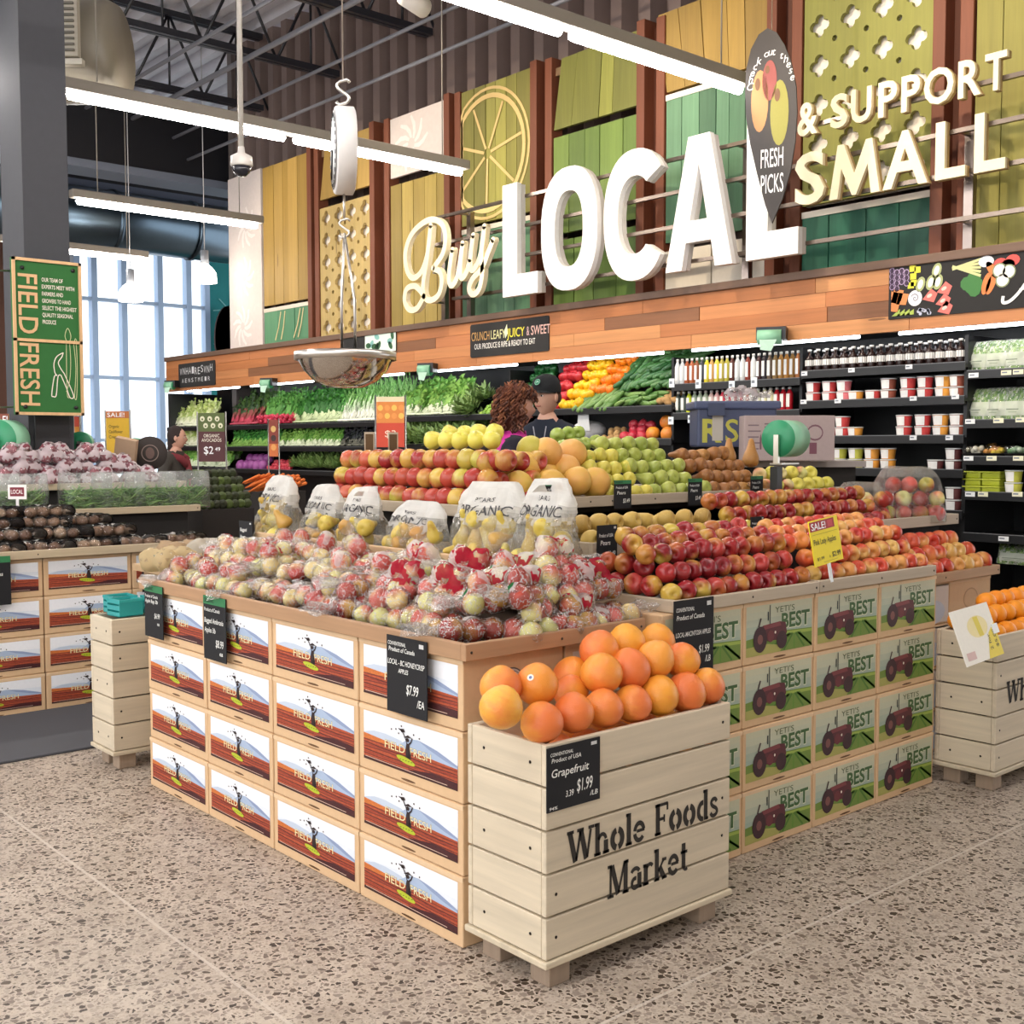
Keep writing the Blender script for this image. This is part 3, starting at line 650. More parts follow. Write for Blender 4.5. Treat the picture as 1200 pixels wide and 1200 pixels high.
for cx, cy in ((110,490),(150,470),(190,500),(120,560)): u, v = inside(sp(cx, cy)); b.poly([inside((u-.04, v-.03)), inside((u+.03, v-.04)), inside((u+.05, v+.03)), inside((u-.02, v+.045))], .002, '#e08a4f')
u, v = sp(300, 490); b.disc(u, v, .05, .052, .002, '#e6e6ea', 18); b.stroke([(u+.03*q*cos(q*9), v+.03*q*sin(q*9)) for q in [k/20 for k in range(21)]], .006, .003, '#8c8c98')
for cx, cy in ((420,470),(540,410),(530,510),(545,570)): u, v = sp(cx, cy); b.poly([(u-.05, v-.02), (u+.03, v-.045), (u+.055, v+.01), (u+.01, v+.045)], .002, '#e0736a'); b.disc(u, v, .02, .012, .003, '#f1c8bc', 8, .4)
for cx in (140, 180, 220, 255): u, v = inside(sp(cx, 620)); b.poly([inside((u-.03, v-.03)), inside((u+.03, v-.03)), inside((u+.03, v+.03))], .002, '#a9bd55')
for k in range(10): u, v = inside(sp(320+r.random()*110, 580+r.random()*50)); b.disc(u, v, .012, .012, .002, '#b8bcd0', 7)
for k in range(6): u, v = sp(720, 200+k*8); b.stroke([inside((u-.09, v-.03+.01*k)), inside((u+.1, v+.04-.02*k))], .016, .002+.0003*k, '#cfcf94')
for cx, cy in ((730,370),(790,320),(790,420),(760,390),(810,380)): u, v = sp(cx, cy); b.disc(u, v, .045, .045, .002+cx*1e-6, '#3d7a3a', 9)
for cx, cy, g in ((890,370,1.3),(930,370,1.2),(945,260,2.2)): u, v = sp(cx, cy); b.disc(u, v, .07, .026, .003, '#e38043', 14, g)
for cx, cy in ((1000,260),(1075,270),(1025,340)): u, v = sp(cx, cy); b.disc(u, v, .046, .046, .0035, '#86906a', 16); b.disc(u, v, .038, .038, .004, '#ececdf', 16)
for cx, cy in ((890,160),): u, v = inside(sp(cx, cy)); b.disc(u, v-.02, .05, .035, .003, '#e8e8ee', 16)
for cx, cy in ((1010,170),(1070,180),(1110,140)): u, v = inside(sp(cx, cy)); b.disc(u, v-.025, .045, .035, .003, '#d9534d', 12)
obj('vegetable_picture', b, 'print', th)
b = MB(); b.xf = FRONT; u, v = sp(1030, 500); b.stroke(smooth_path([(u, v+.02), (u+.0, v-.02), (u+.05, v-.01), (u+.12, v+.06), (u+.19, v+.17)]), .02, .004, '#f2f2f0'); b.stroke([(u+.19, v+.17), (u+.21, v)], .022, .004, '#f2f2f0'); b.stroke([(u+.1, v+.05), (u+.2, v+.06)], .014, .0045, '#f2f2f0'); obj('lettering', b, 'print', th)
# ------------------------------------------------------------------ dark column, field fresh sign, hanging scale, camera dome
CY = 7.35
xa, xb = at(31, 400, y=CY).x, at(84, 400, y=CY).x
b = MB(); b.box((xa, CY, 0), (xb, CY+.40, 6.75), '#45464b')
struct('trim_4', b, 'matte', 'dark grey steel column behind the green sign').name = 'column_1'
b = MB(); b.bbox((xa+.03, CY-.02, 1.2), (xb-.03, CY-.004, 1.62), .005, '#2e2e31'); tag(obj('access_panel', b, 'satin'), 'dark recessed panel low on the column under the green sign', 'panel')
q0, q1 = at(13, 300.5, y=7.2), at(94.3, 310, y=7.2); q2 = at(15, 486, y=7.2)
w = q1.x-q0.x; z0 = q2.z; h = q0.z-z0
th = thing('field_fresh_sign', 'green wooden sign with tan frame and pruning shears on the dark column', 'sign', (q0.x, 7.2, z0))
TAN = '#dcb383'; b = MB(); b.bbox((0, .0, 0), (w, .03, h), .004, '#2f6b33'); obj('board', b, 'matte', th)
b = MB(); f = .018
for lo, hi in (((0, 0), (w, f)), ((0, h-f), (w, h)), ((0, 0), (f, h)), ((w-f, 0), (w, h)), ((0, h*.47), (w, h*.47+f))): b.box((lo[0], -.012, lo[1]), (hi[0], 0, hi[1]), TAN)
obj('frame', b, 'wood_z', th)
for s, zt, ln in (('FIELD', .9, .38), ('FRESH', .46, .40)):
    b = MB(); b.xf = FRONT @ Matrix.Translation((.035, h*zt, .002)) @ Matrix.Rotation(-pi/2, 4, 'Z'); b.text(s, 0, 0, w*.28, TAN, .004, .012, width=h*ln); obj('lettering', b, 'print', th)
b = MB(); b.xf = FRONT
for i, s in enumerate(('OUR TEAM OF', 'EXPERTS MEET WITH', 'FARMERS AND', 'GROWERS TO HAND', 'SELECT THE HIGHEST', 'QUALITY SEASONAL', 'PRODUCE')): b.text(s, w*.42, h*(.86-i*.045), h*.026, '#f1ead9', .003, .012, width=w*.028*len(s))
obj('lettering', b, 'print', th)
b = MB(); b.xf = FRONT
def sg(cx, cy): return ((cx-75)/465*w, h*(1-(cy-65)/1060))
for pts in (((405,690),(395,720),(370,760),(385,800),(405,830)), ((405,690),(360,720),(340,770),(345,830),(360,850)), ((360,850),(340,860),(320,980),(330,995),(350,985),(365,860),(385,845)), ((405,830),(415,850),(470,985),(445,1000),(420,930),(385,845))): b.stroke(smooth_path([sg(*p) for p in pts]), .006, .003, '#f1ead9')
for pts in (((430,610),(420,570),(440,520),(460,570),(450,610),(430,610)), ((428,610),(425,960),(440,1000)), ((450,610),(455,750),(445,880),(420,960)), ((478,640),(490,590),(500,610),(495,640)), ((480,640),(490,800),(475,1000)), ((497,640),(500,800),(490,1000),(475,1000))): b.stroke(smooth_path([sg(*p) for p in pts]), .004, .003, '#cfd3a0')
obj('shears_drawing', b, 'print', th)
for x, z in ((.06, h-.06), (w-.05, h-.05), (.06, .05), (w-.05, .05)):
    b = MB(); b.lathe([(.0, -.012), (.012, -.01), (.012, 0)], 10, '#1c1c1c', axis='y', o=(x, 0, z)); obj('bolt', b, 'satin', th)
b = MB()
for z in (.05, h-.08): b.tube([(-.6, .05, z-.03), (.05, .03, z)], .006, 6, '#b9b4ac')
obj('bracket', b, 'metal', th)

SD = 3.8; c0 = at(405, 418, d=SD); th = thing('hanging_scale', 'white dial hanging scale with a steel bowl above the pear bags', 'scale', c0, .852-pi/2)
def so(px, py): q = at(px, py, d=SD); v = q-c0; return (v.x*AXR.x+v.y*AXR.y, v.z)
z = so(405, 430)[1]; R0 = (so(464, 420)[0]-so(345, 420)[0])/2
b = MB(); prof = [(R0*.03, -R0*.62), (R0*.35, -R0*.6), (R0*.62, -R0*.48), (R0*.82, -R0*.27), (R0*.93, -.01), (R0*.95, 0), (R0*.9, -.01), (R0*.78, -R0*.26), (R0*.58, -R0*.46), (R0*.3, -R0*.57), (0, -R0*.585)]
b.lathe(prof, 32, '#b9b2aa'); obj('bowl', b, 'chrome', th)
b = MB(); b.lathe([(R0*.96, -.012), (R0*1.0, -.012), (R0*1.0, .014), (R0*.96, .014), (R0*.96, -.012)], 32, '#cfcac2'); obj('bowl_rim', b, 'metal', th)
b = MB(); hz = so(405, 275)[1]
for s in (-1, 1):
    b.tube([(s*R0*.16+.01, -R0*.2*s, 0), (s*R0*.15+.01, -R0*.15*s, hz*.45), (0, 0, hz)], .005, 6, '#c9c4bd')
    b.tube([(-R0*.9*s, 0, .005), (s*R0*.16, -R0*.2*s, .005)], .003, 5, '#c9c4bd')
obj('bowl_hanger', b, 'metal', th)
def hook(z0, z1, r=.005, w=.018):
    h = z1-z0; p = [(w*sin(2*pi*t)*.9, 0, z0+h*t) for t in [k/12 for k in range(13)]]
    p = [(-w, 0, z0+h*.12), (-w*.6, 0, z0)] + p[1:-1] + [(w*.6, 0, z1), (w, 0, z1-h*.12)]; return p
zt, zb = so(405, 131)[1], so(405, 230)[1]
b = MB(); b.tube(hook(so(405,280)[1], so(405,258)[1]), .004, 6, '#d5d0c8'); b.tube([(0, 0, so(0,258)[1]), (0, 0, zb)], .004, 6, '#d5d0c8'); obj('lower_hook', b, 'metal', th)
b = MB(); rd = (zt-zb)/2; b.lathe([(0, -.03), (rd*.97, -.03), (rd, -.024), (rd, .03), (rd*.94, .034), (0, .034)], 36, '#e9e6e3', axis='x'); k = mesh('dial_housing', b, 'satin'); kd = mesh_obj('dial_housing', k, th, (0.0, 0, (zt+zb)/2), R(13))
b = MB(); b.lathe([(0, -.0345), (rd*.9, -.0335)], 36, '#f5f5f5', axis='x')
for i in range(24): a = 2*pi*i/24; b.box((-.0365, rd*.8*cos(a)-.003, rd*.8*sin(a)-.006), (-.0345, rd*.8*cos(a)+.003, rd*.8*sin(a)+.006), '#333333')
b.tube([(-.037, 0, 0), (-.037, rd*.35, -rd*.6)], .003, 5, '#222222'); obj('dial', b, 'print', kd)
b = MB(); b.tube(hook(so(405,128)[1], so(405,99)[1], .006, .022), .0055, 7, '#ddd9d2'); obj('upper_hook', b, 'metal', th)
b = MB(); b.tube([(0, 0, so(405,99)[1]), (0, 0, 6.7-c0.z)], .0025, 5, '#cfc9c2'); obj('cable', b, 'metal', th)

p = at(283, 190, d=7.6); th = thing('security_camera', 'white dome security camera hanging on a thin pole', 'camera', p)
b = MB(); b.lathe([(.0, .1), (.02, .1), (.025, .06), (.07, .035), (.075, -.02), (.066, -.03)], 20, '#d9d4cd'); obj('camera_housing', b, 'satin', th)
b = MB(); b.lathe([(.064, -.028), (.055, -.065), (.03, -.09), (0, -.095)], 18, '#2a2a30'); obj('camera_dome', b, 'gloss', th)
b = MB(); b.tube([(0, 0, .1), (0, 0, 6.7-p.z)], .018, 8, '#b7b2aa'); obj('pole', b, 'satin', th)
p = at(487, 4, d=8.5); th = thing('track_spotlight', 'white track spotlight at the upper edge of the picture', 'spotlight', p, .3)
b = MB(); b.lathe([(.0, -.16), (.06, -.15), (.075, .1), (.06, .1)], 16, '#d5d0c8', axis='x'); obj('lamp_head', b, 'satin', th)
b = MB(); b.tube([(0, 0, .05), (0, 0, 6.7-p.z)], .015, 7, '#c9c3ba'); obj('stem', b, 'satin', th)
# glass bell pendants far away by the windows
for px, py, l in ((153, 340, 'white glass pendant lamp hanging before the tall windows'), (240, 318, 'white glass pendant lamp hanging beside the teal wall')):
    p = at(px, py, d=14.5); th = thing('pendant_lamp', l, 'pendant lamp', p, 0, 'far pendant lamps')
    b = MB(); b.lathe([(.15, -.14), (.14, -.02), (.09, .05), (.05, .08), (.0, .08)], 18, '#ffffff'); obj('lamp_shade', b, 'bulb_light', th)
    b = MB(); b.lathe([(.05, .08), (.05, .26), (0, .27)], 12, '#8d929a'); b.tube([(0, 0, .26), (0, 0, 6.78-p.z)], .006, 5, '#c9c9c9'); obj('lamp_cap', b, 'satin', th)
# oval brown sign on the teal wall
p = at(267, 398, y=19.6); th = thing('oval_wall_sign', 'dark brown oval sign on the teal wall, half hidden by the white panel', 'sign', p)
b = MB(); b.xf = FRONT; b.disc(0, 0, .28, .62, .05, '#4f3a34', 28); b.shape([(.28*cos(2*pi*k/28), .62*sin(2*pi*k/28)) for k in range(28)], (), .05, '#4f3a34'); obj('board', b, 'matte', th)
b = MB(); b.xf = FRONT; b.text('L', .05, .0, .2, '#ffffff', .055); obj('lettering', b, 'print', th)
b = MB(); b.xf = FRONT; o = (9.9, 0, 0)
for k in range(3):
    for j in range(7): a = 2*pi*j/7; b.stroke([(.1*cos(a), 3.9-k*.62+.1*sin(a)), (.3*cos(a+.4), 3.9-k*.62+.3*sin(a+.4))], .05, .0, '#6fb3b4', .6)
tag(obj('leaf_mural', b, 'print', None, (10.28, 19.88, 0)), 'pale leaf mural painted on the teal wall', 'mural')
# ------------------------------------------------------------------ printed cartons
KRAFT = '#d8b58c'; KRAFT2 = '#e0c29c'
def smear(b, pts, w, col, z): b.stroke(smooth_path(pts, 4), w, z, col)
def field_art(w, h):
    x0, x1, y0, y1 = .026*w/.5, w-.022, .034, h-.020; aw, ah = x1-x0, y1-y0
    b = MB(); b.xf = FRONT; P = lambda u, v: (x0+u*aw, y0+v*ah)
    b.poly([P(0,.3), P(1,.3), P(1,1), P(0,1)], .0006, '#e4eaf2'); b.poly([P(0,.62), P(.5,.72), P(1,.66), P(1,1), P(0,1)], .0008, '#f0f2f6')
    b.poly([P(0,.55), P(.12,.63), P(.25,.64), P(.42,.60), P(.5,.5), P(0,.45)], .001, '#c4d0e0')
    b.poly([P(.38,.48), P(.5,.68), P(.6,.72), P(.7,.68), P(.8,.63), P(.9,.55), P(1,.47), P(1,.4), P(.38,.4)], .0012, '#a9bbd4')
    b.poly([P(.6,.72), P(.7,.68), P(.8,.63), P(.9,.55), P(1,.47), P(1,.43), P(.86,.5), P(.72,.6)], .0013, '#8f9fc0')
    b.mat = 1
    b.poly([P(0,0), P(1,0), P(1,.41), P(.6,.45), P(.3,.49), P(0,.54)], .0014, '#b4502c')
    b.poly([P(0,.54), P(.3,.49), P(.55,.455), P(.25,.43), P(0,.42)], .0015, '#cf7334')
    r = random.Random(8)
    for k in range(12):
        v = .02+.031*k; c = ('#9c3d28', '#672820', '#b4502f', '#7d3325')[k % 4]
        smear(b, [P(u, max(0, min(.42, v+.06*(1-u)*(k/11)+r.uniform(-.012, .012)))) for u in (0, .25, .5, .75, 1)], ah*.026, c, .0016+.00002*k)
    b.poly([P(.55,.0), P(1,.0), P(1,.15), P(.75,.17), P(.5,.08)], .0019, '#45171a'); b.poly([P(0,0), P(1,0), P(1,.03), P(0,.05)], .002, '#3e1d18')
    b.mat = 0
    b.stroke([P(.02,.06), P(.9,.045)], ah*.012, .0021, '#d8b8a4')
    for s, u in (('FIELD', .245), ('FRESH', .52)):
        for o, c, z in ((.012, '#5b3a1c', .0022), (0, '#f3e6b2', .0024)):
            p = P(u, .37); b.text(s, p[0], p[1], ah*.165, c, z, o, width=aw*.22)
    D = '#2b1a1a'
    b.poly([P(.475,.30), P(.51,.30), P(.52,.46), P(.515,.58), P(.485,.6), P(.475,.5)], .0026, D); b.poly([P(.5,.30), P(.525,.28), P(.53,.36), P(.52,.5)], .0026, D)
    b.disc(*P(.495,.66), aw*.018, ah*.04, .0027, D, 10); b.poly([P(.45,.69), P(.54,.715), P(.5,.76)], .0027, D)
    b.stroke([P(.5,.56), P(.53,.63), P(.545,.72)], ah*.035, .0027, D); b.stroke([P(.49,.57), P(.47,.70), P(.44,.80), P(.40,.84)], ah*.03, .0028, D, .3)
    b.poly([P(.43,.78), P(.47,.8), P(.455,.86), P(.415,.84)], .0028, D)
    for u, v in ((.32,.78), (.37,.81), (.43,.9), (.56,.8), (.62,.76), (.4,.74)): b.disc(*P(u, v), aw*.007, ah*.02, .0026, D, 7)
    b.disc(*P(.475,.245), aw*.10, ah*.062, .0029, '#b5bf2a', 22, -.12); p = P(.41,.225); [b.stroke([(p[0]+aw*.03*k, p[1]+ah*.012), (p[0]+aw*(.03*k+.018), p[1]+ah*.02)], ah*.018, .0031, '#6f7c1c') for k in range(5)]
    return b
def best_art(w, h):
    x0, x1, y0, y1 = .014, w-.012, .028, h-.014; aw, ah = x1-x0, y1-y0
    b = MB(); b.xf = FRONT; P = lambda u, v: (x0+u*aw, y0+v*ah)
    for k, c in enumerate(('#9fb0a0', '#a9b5a2', '#b6bca6', '#c2c4aa', '#c6c5a8')): b.poly([P(0,.3+.14*k), P(1,.3+.14*k), P(1,.3+.14*(k+1)), P(0,.3+.14*(k+1))], .0006, c)
    b.poly([P(0,0), P(1,0), P(1,.38), P(.5,.42), P(0,.34)], .0008, '#6f8a36'); b.poly([P(.45,.40), P(1,.36), P(1,.30), P(.45,.33)], .0009, '#9bb04c')
    for k in range(9): b.stroke([P(.72+.02*(k-4), .33), P(.72+.16*(k-4) if -.1 < .72+.16*(k-4) < 1 else (1.0 if k > 4 else .2), .02)], aw*.022, .001, '#4c7426' if k % 2 else '#628a30')
    b.poly([P(0,0), P(.5,0), P(.56,.12), P(.3,.2), P(0,.18)], .0011, '#a9a458')
    for s, p, hh, ww, c in (("YETI'S", P(.42,.80), .12, .3, '#53603f'), ('BEST', P(.52,.47), .30, .44, '#3f6134')):
        b.text(s, p[0], p[1], ah*hh, c, .0014 if hh < .2 else .0016, .002 if hh < .2 else .03, width=aw*ww)
    b.text('BEST', *[q+d for q, d in zip(P(.52,.47), (-.001, -.002))], ah*.30, '#dfe0bf', .0013, .045, width=aw*.45)
    Q = P; P = lambda u, v: Q(.02+u*1.12, .02+v*1.08); T = '#59242a'; T2 = '#3a1b20'                                       # red tractor
    b.poly([P(.10,.42), P(.2,.52), P(.42,.55), P(.5,.52), P(.52,.32), P(.47,.2), P(.12,.24)], .002, T); b.poly([P(.2,.52), P(.42,.55), P(.44,.47), P(.22,.44)], .0021, '#7c3a3c')
    b.disc(*P(.16,.27), aw*.1, ah*.26, .0022, T2, 18); b.disc(*P(.16,.27), aw*.04, ah*.1, .0023, '#7a4a44', 12); b.disc(*P(.45,.2), aw*.08, ah*.18, .0022, T2, 16); b.disc(*P(.30,.3), aw*.05, ah*.12, .0024, '#6b2c30', 12); b.disc(*P(.36,.36), aw*.012, ah*.03, .0025, '#f0e4d0', 8)
    b.stroke([P(.29,.52), P(.29,.88)], aw*.012, .002, '#22262a'); b.stroke([P(.265,.6), P(.265,.76)], aw*.016, .002, '#2b3036'); b.stroke([P(.14,.5), P(.17,.66)], aw*.018, .002, T2)
    return b
def carton(name, w, h, d, art, mats, label, group):
    b = MB(); b.bbox((0, 0, .001), (w, d, h-.001), .004, KRAFT); b.box((.0, -.001, h-.016), (w, .01, h-.004), KRAFT2); root = obj(name, b, 'cardboard'); tag(root, label, 'carton', group)
    if art: obj('printed_panel', art, mats, root)
    b = MB(); b.xf = FRONT; b.disc(w*.5, .012, .036, .0035, .0008, '#6a4a2e', 16); obj('hand_slot', b, 'cardboard', root); return root
ROW = ('lowest', 'second lowest', 'third lowest', 'top')
LY = [2.43, 2.948, 3.48, 3.974, 4.50]; ch = .2035
cl = ('beside the grapefruit crate', 'second from the grapefruit crate', 'second from the berry boxes', 'beside the berry boxes')
proto = {}
for i in range(4):
    w = LY[i+1]-LY[i]-.006
    for k in range(4):
        lab = f'farm-scene carton in the {ROW[k]} row, column {cl[i]}'
        if k == 0: proto[i] = carton('carton', w, ch, .38, field_art(w, ch), ['print', 'soilprint'], lab, 'farm-scene cartons under the bagged apples'); proto[i].location = (1.943, LY[i+1]-.003, 0); proto[i].rotation_euler = (0, 0, W)
        else: dup(proto[i], (1.943+RND.uniform(0, .004), LY[i+1]-.003, k*ch), None, lab)
BX = [2.70, 3.115, 3.53, 3.955, 4.392]; bh = .2165; cb = ('nearest the grapefruit crate', 'second from the grapefruit crate', 'second from the oranges', 'nearest the oranges')
for i in range(4):
    w = BX[i+1]-BX[i]-.006
    for k in range(4):
        lab = f'red tractor carton in the {ROW[k]} row, column {cb[i]}'
        if k == 0: proto[i] = carton('carton', w, bh, .36, best_art(w, bh), 'print', lab, 'red tractor cartons under the loose apples'); proto[i].location = (BX[i]+.003, 2.375, 0)
        else: dup(proto[i], (BX[i]+.003, 2.375+RND.uniform(0, .004), k*bh), None, lab)
# cartons at the end face under the bag tray and at the far right end
for x0, x1, nm, lab in ((2.335, 2.68, 'pale', 'carton with pale panel under the bag tray, behind the piled grapefruit'),):
    for k in range(4):
        lb = lab if k == 3 else f'plain carton hidden behind the grapefruit crate, {ROW[k]} of its stack'
        b = MB(); b.xf = FRONT; b.rect(.03, .03, x1-x0-.02, ch-.03, .001, '#ded1c4');
        c = carton('carton', x1-x0, ch, .3, b, 'print', lb, 'cartons behind the grapefruit crate'); c.location = (x0, 2.432, k*ch)
b = MB(); b.xf = FRONT
b.disc(0, 0, .05, .05, .0005, '#5d5a58', 28); b.disc(0, 0, .046, .046, .0008, '#d8d2cc', 28); b.disc(0, 0, .041, .041, .001, '#6b6967', 28); b.disc(0, 0, .039, .039, .0012, '#d8d2cc', 28); b.text('DELI', -.03, -.01, .022, '#3c3a39', .0015, .01, width=.06)
tag(obj('round_sticker', b, 'print', None, (2.12, 2.429, .72)), 'round grey sticker on the carton side behind the grapefruit', 'sticker')
for i, (x0, x1, c) in enumerate(((4.42, 4.98, 'white'), (4.98, 5.38, 'kraft'))):
    for k in range(4):
        h = .193; b = MB(); b.xf = FRONT
        if c == 'white':
            b.rect(.01, .01, x1-x0-.01, h-.01, .001, '#d9cfc4'); b.disc(.38, .06, .14, .06, .0012, '#c3cbd6', 16); u = .2
            b.stroke([(u, .02), (u+.01, .07), (u-.03, .12)], .012, .002, '#2b1a1a'); b.stroke([(u+.01, .07), (u+.05, .12)], .012, .002, '#2b1a1a'); b.disc(u-.02, .13, .02, .01, .002, '#2b1a1a', 8); b.disc(u+.04, .13, .02, .012, .002, '#2b1a1a', 8)
        else: b.disc((x1-x0)/2, h/2, .07, .05, .001, '#b58e63', 18); b.disc((x1-x0)/2, h/2, .062, .043, .0012, '#cda577', 18)
        cc = carton('carton', x1-x0-.004, h, .15, b, 'print', f'{c} carton, {ROW[k]} of its stack under the far apples beside the oranges', 'cartons at the far end of the apple island'); cc.location = (x0, 2.63, k*h)

# ------------------------------------------------------------------ trays and the stepped stand that carries them
TW = '#ad8764'; TG = '#b3a48f'
def tray(name, x0, x1, y0, y1, z0, z1, label, col=TW, t=.022, back=True, floor_z=None):
    th = thing(name, label, 'tray', (x0, y0, z0), 0, 'wooden display trays'); w, d, h = x1-x0, y1-y0, z1-z0
    b = MB(); b.bbox((0, 0, 0), (w, t, h), .003, col); obj('front_board', b, 'wood_x', th)
    b = MB(); b.bbox((0, t, 0), (t, d, h), .003, col); obj('side_board', b, 'wood_y', th)
    b = MB(); b.bbox((w-t, t, 0), (w, d, h), .003, col); obj('side_board', b, 'wood_y', th)
    b = MB(); b.box((t, t, .0), (w-t, d, .012), '#4f4034'); obj('tray_bottom', b, 'wood_y', th)
    for x in (.02, w-.02, w*.5):
        b = MB(); b.lathe([(0, -.002), (.004, -.0015), (.004, 0)], 7, '#4d463f', axis='y', o=(x, 0, h*.5)); obj('nail', b, 'metal', th)
    return th
tray('display_tray', 1.922, 2.64, 2.39, 4.53, .815, .862, 'long wooden tray of bagged apples above the farm-scene cartons')
th = tray('display_tray', 2.752, 3.534, 2.36, 2.80, .867, .908, 'greyish wooden tray of loose red apples with rounded corner by the grapefruit', TG)
tray('display_tray', 3.538, 4.36, 2.36, 2.80, .868, .910, 'greyish wooden tray of pink apples behind the yellow sale sign', TG)
tray('display_tray', 4.37, 5.41, 2.60, 2.79, .775, .82, 'wooden tray of apples at the far end beside the oranges', '#a98763')
T2X, T2Y, T3X, T3Y = 2.47, 2.80, 2.79, 3.36
T2XZ = at(450, 641, x=T2X).z; T2YZ = at(900, 620, y=T2Y).z; T3XZ = at(490, 589, x=T3X).z; T3YZ = at(800, 577, y=T3Y).z
tray('display_tray', T2X, T3X, 2.82, 4.56, T2XZ-.045, T2XZ, 'pale wooden tray of bagged pears on the second step', '#cfae86')
tray('display_tray', 2.82, 3.62, T2Y, T3Y, T2YZ-.05, T2YZ, 'grey wooden tray of russet apples on the second step', TG)
tray('display_tray', 3.64, 5.38, T2Y, T3Y, T2YZ-.05, T2YZ, 'grey wooden tray of striped apples on the second step behind the sale sign', TG)
tray('display_tray', T3X, 3.2, T3Y, 4.58, T3XZ-.045, T3XZ, 'grey wooden tray of stacked fuji apples on the top step', TG)
for x0, x1, l in ((3.22, 3.52, 'grey wooden tray of big citrus on the top step'), (3.52, 4.02, 'grey wooden tray of yellow and green pears on the top step'), (4.02, 4.62, 'grey wooden tray of brown pears on the top step')):
    tray('display_tray', x0, x1, T3Y, 4.5, T3YZ-.045, T3YZ, l, TG)
tray('display_tray', 4.64, 5.3, T3Y, 4.4, T3YZ-.06, T3YZ-.01, 'grey wooden tray of mixed apples beside the plastic bag roll', TG)
th = thing('display_stand', 'dark stepped stand inside the apple island', 'display stand', (0, 0, 0))
b = MB(); b.box((2.345, 2.76, .0), (2.74, 4.45, .81), '#2b241e'); obj('base_block', b, 'matte', th)
b = MB(); b.box((2.76, 2.80, 0), (5.0, 4.45, .86), '#241f1b'); obj('base_block', b, 'matte', th)
b = MB(); b.box((T2X+.06, 2.86, .87), (2.86, 4.5, T2XZ-.05), '#2b241e'); b.box((2.86, T2Y+.06, .86), (5.3, 4.5, T2YZ-.055), '#1f1b18'); obj('second_step', b, 'matte', th)
b = MB(); b.box((T3X+.06, T3Y+.06, .9), (5.2, 4.5, T3XZ-.05), '#241f1b'); b.box((3.21, T3Y+.06, .9), (4.62, 4.45, T3YZ-.05), '#1d1916'); obj('top_step', b, 'matte', th)

# ------------------------------------------------------------------ whitewashed slatted crates
CRW = '#cfc1a8'
def crate(label, w, d, h, n, words=True, legs=.085):
    th = thing('slatted_crate', label, 'crate', group='whitewashed slatted crates'); s = (h)/n; g = .006
    for side in ('front', 'back'):
        y = 0 if side == 'front' else d-.018
        b = MB()
        for k in range(n): b.bbox((0, y, legs+k*s+g/2), (w, y+.018, legs+(k+1)*s-g/2), .003, CRW)
        obj(side+'_slats', b, 'wood_x', th)
    for x in (.0, w-.018):
        b = MB()
        for k in range(n): b.bbox((x+.0005, .019, legs+k*s+g/2), (x+.0175, d-.019, legs+(k+1)*s-g/2), .003, CRW)
        obj('side_slats', b, 'wood_y', th)
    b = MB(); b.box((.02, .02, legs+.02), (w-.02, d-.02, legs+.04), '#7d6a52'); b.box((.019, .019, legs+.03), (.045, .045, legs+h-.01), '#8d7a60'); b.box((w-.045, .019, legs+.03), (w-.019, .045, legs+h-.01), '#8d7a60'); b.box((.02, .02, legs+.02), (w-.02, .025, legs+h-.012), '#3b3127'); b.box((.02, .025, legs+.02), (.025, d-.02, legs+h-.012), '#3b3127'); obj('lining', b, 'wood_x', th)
    b = MB(); b.bbox((-.008, -.008, legs-.018), (w+.008, d+.008, legs), .004, '#c8baa0'); obj('base_board', b, 'wood_x', th)
    for x in (.03, w-.11):
        for y in (.02, d-.1):
            b = MB(); b.bbox((x, y, 0), (x+.075, y+.075, legs-.019), .004, '#9a8672'); obj('leg', b, 'wood_z', th)
    for x in (.035, w-.035):
        for k in range(n):
            if (k*7+int(x*30)) % 3: b = MB(); b.lathe([(0, -.0015), (.0045, -.001), (.0045, 0)], 7, '#2f2a25', axis='y', o=(x, 0, legs+(k+.5)*s)); obj('nail', b, 'metal', th)
    for y in (.06, d-.07):
        for k in range(0, n, 2): b = MB(); b.lathe([(0, -.0015), (.0045, -.001), (.0045, 0)], 7, '#2f2a25', axis='x', o=(0, y, legs+(k+.5)*s)); obj('nail', b, 'metal', th)
    return th
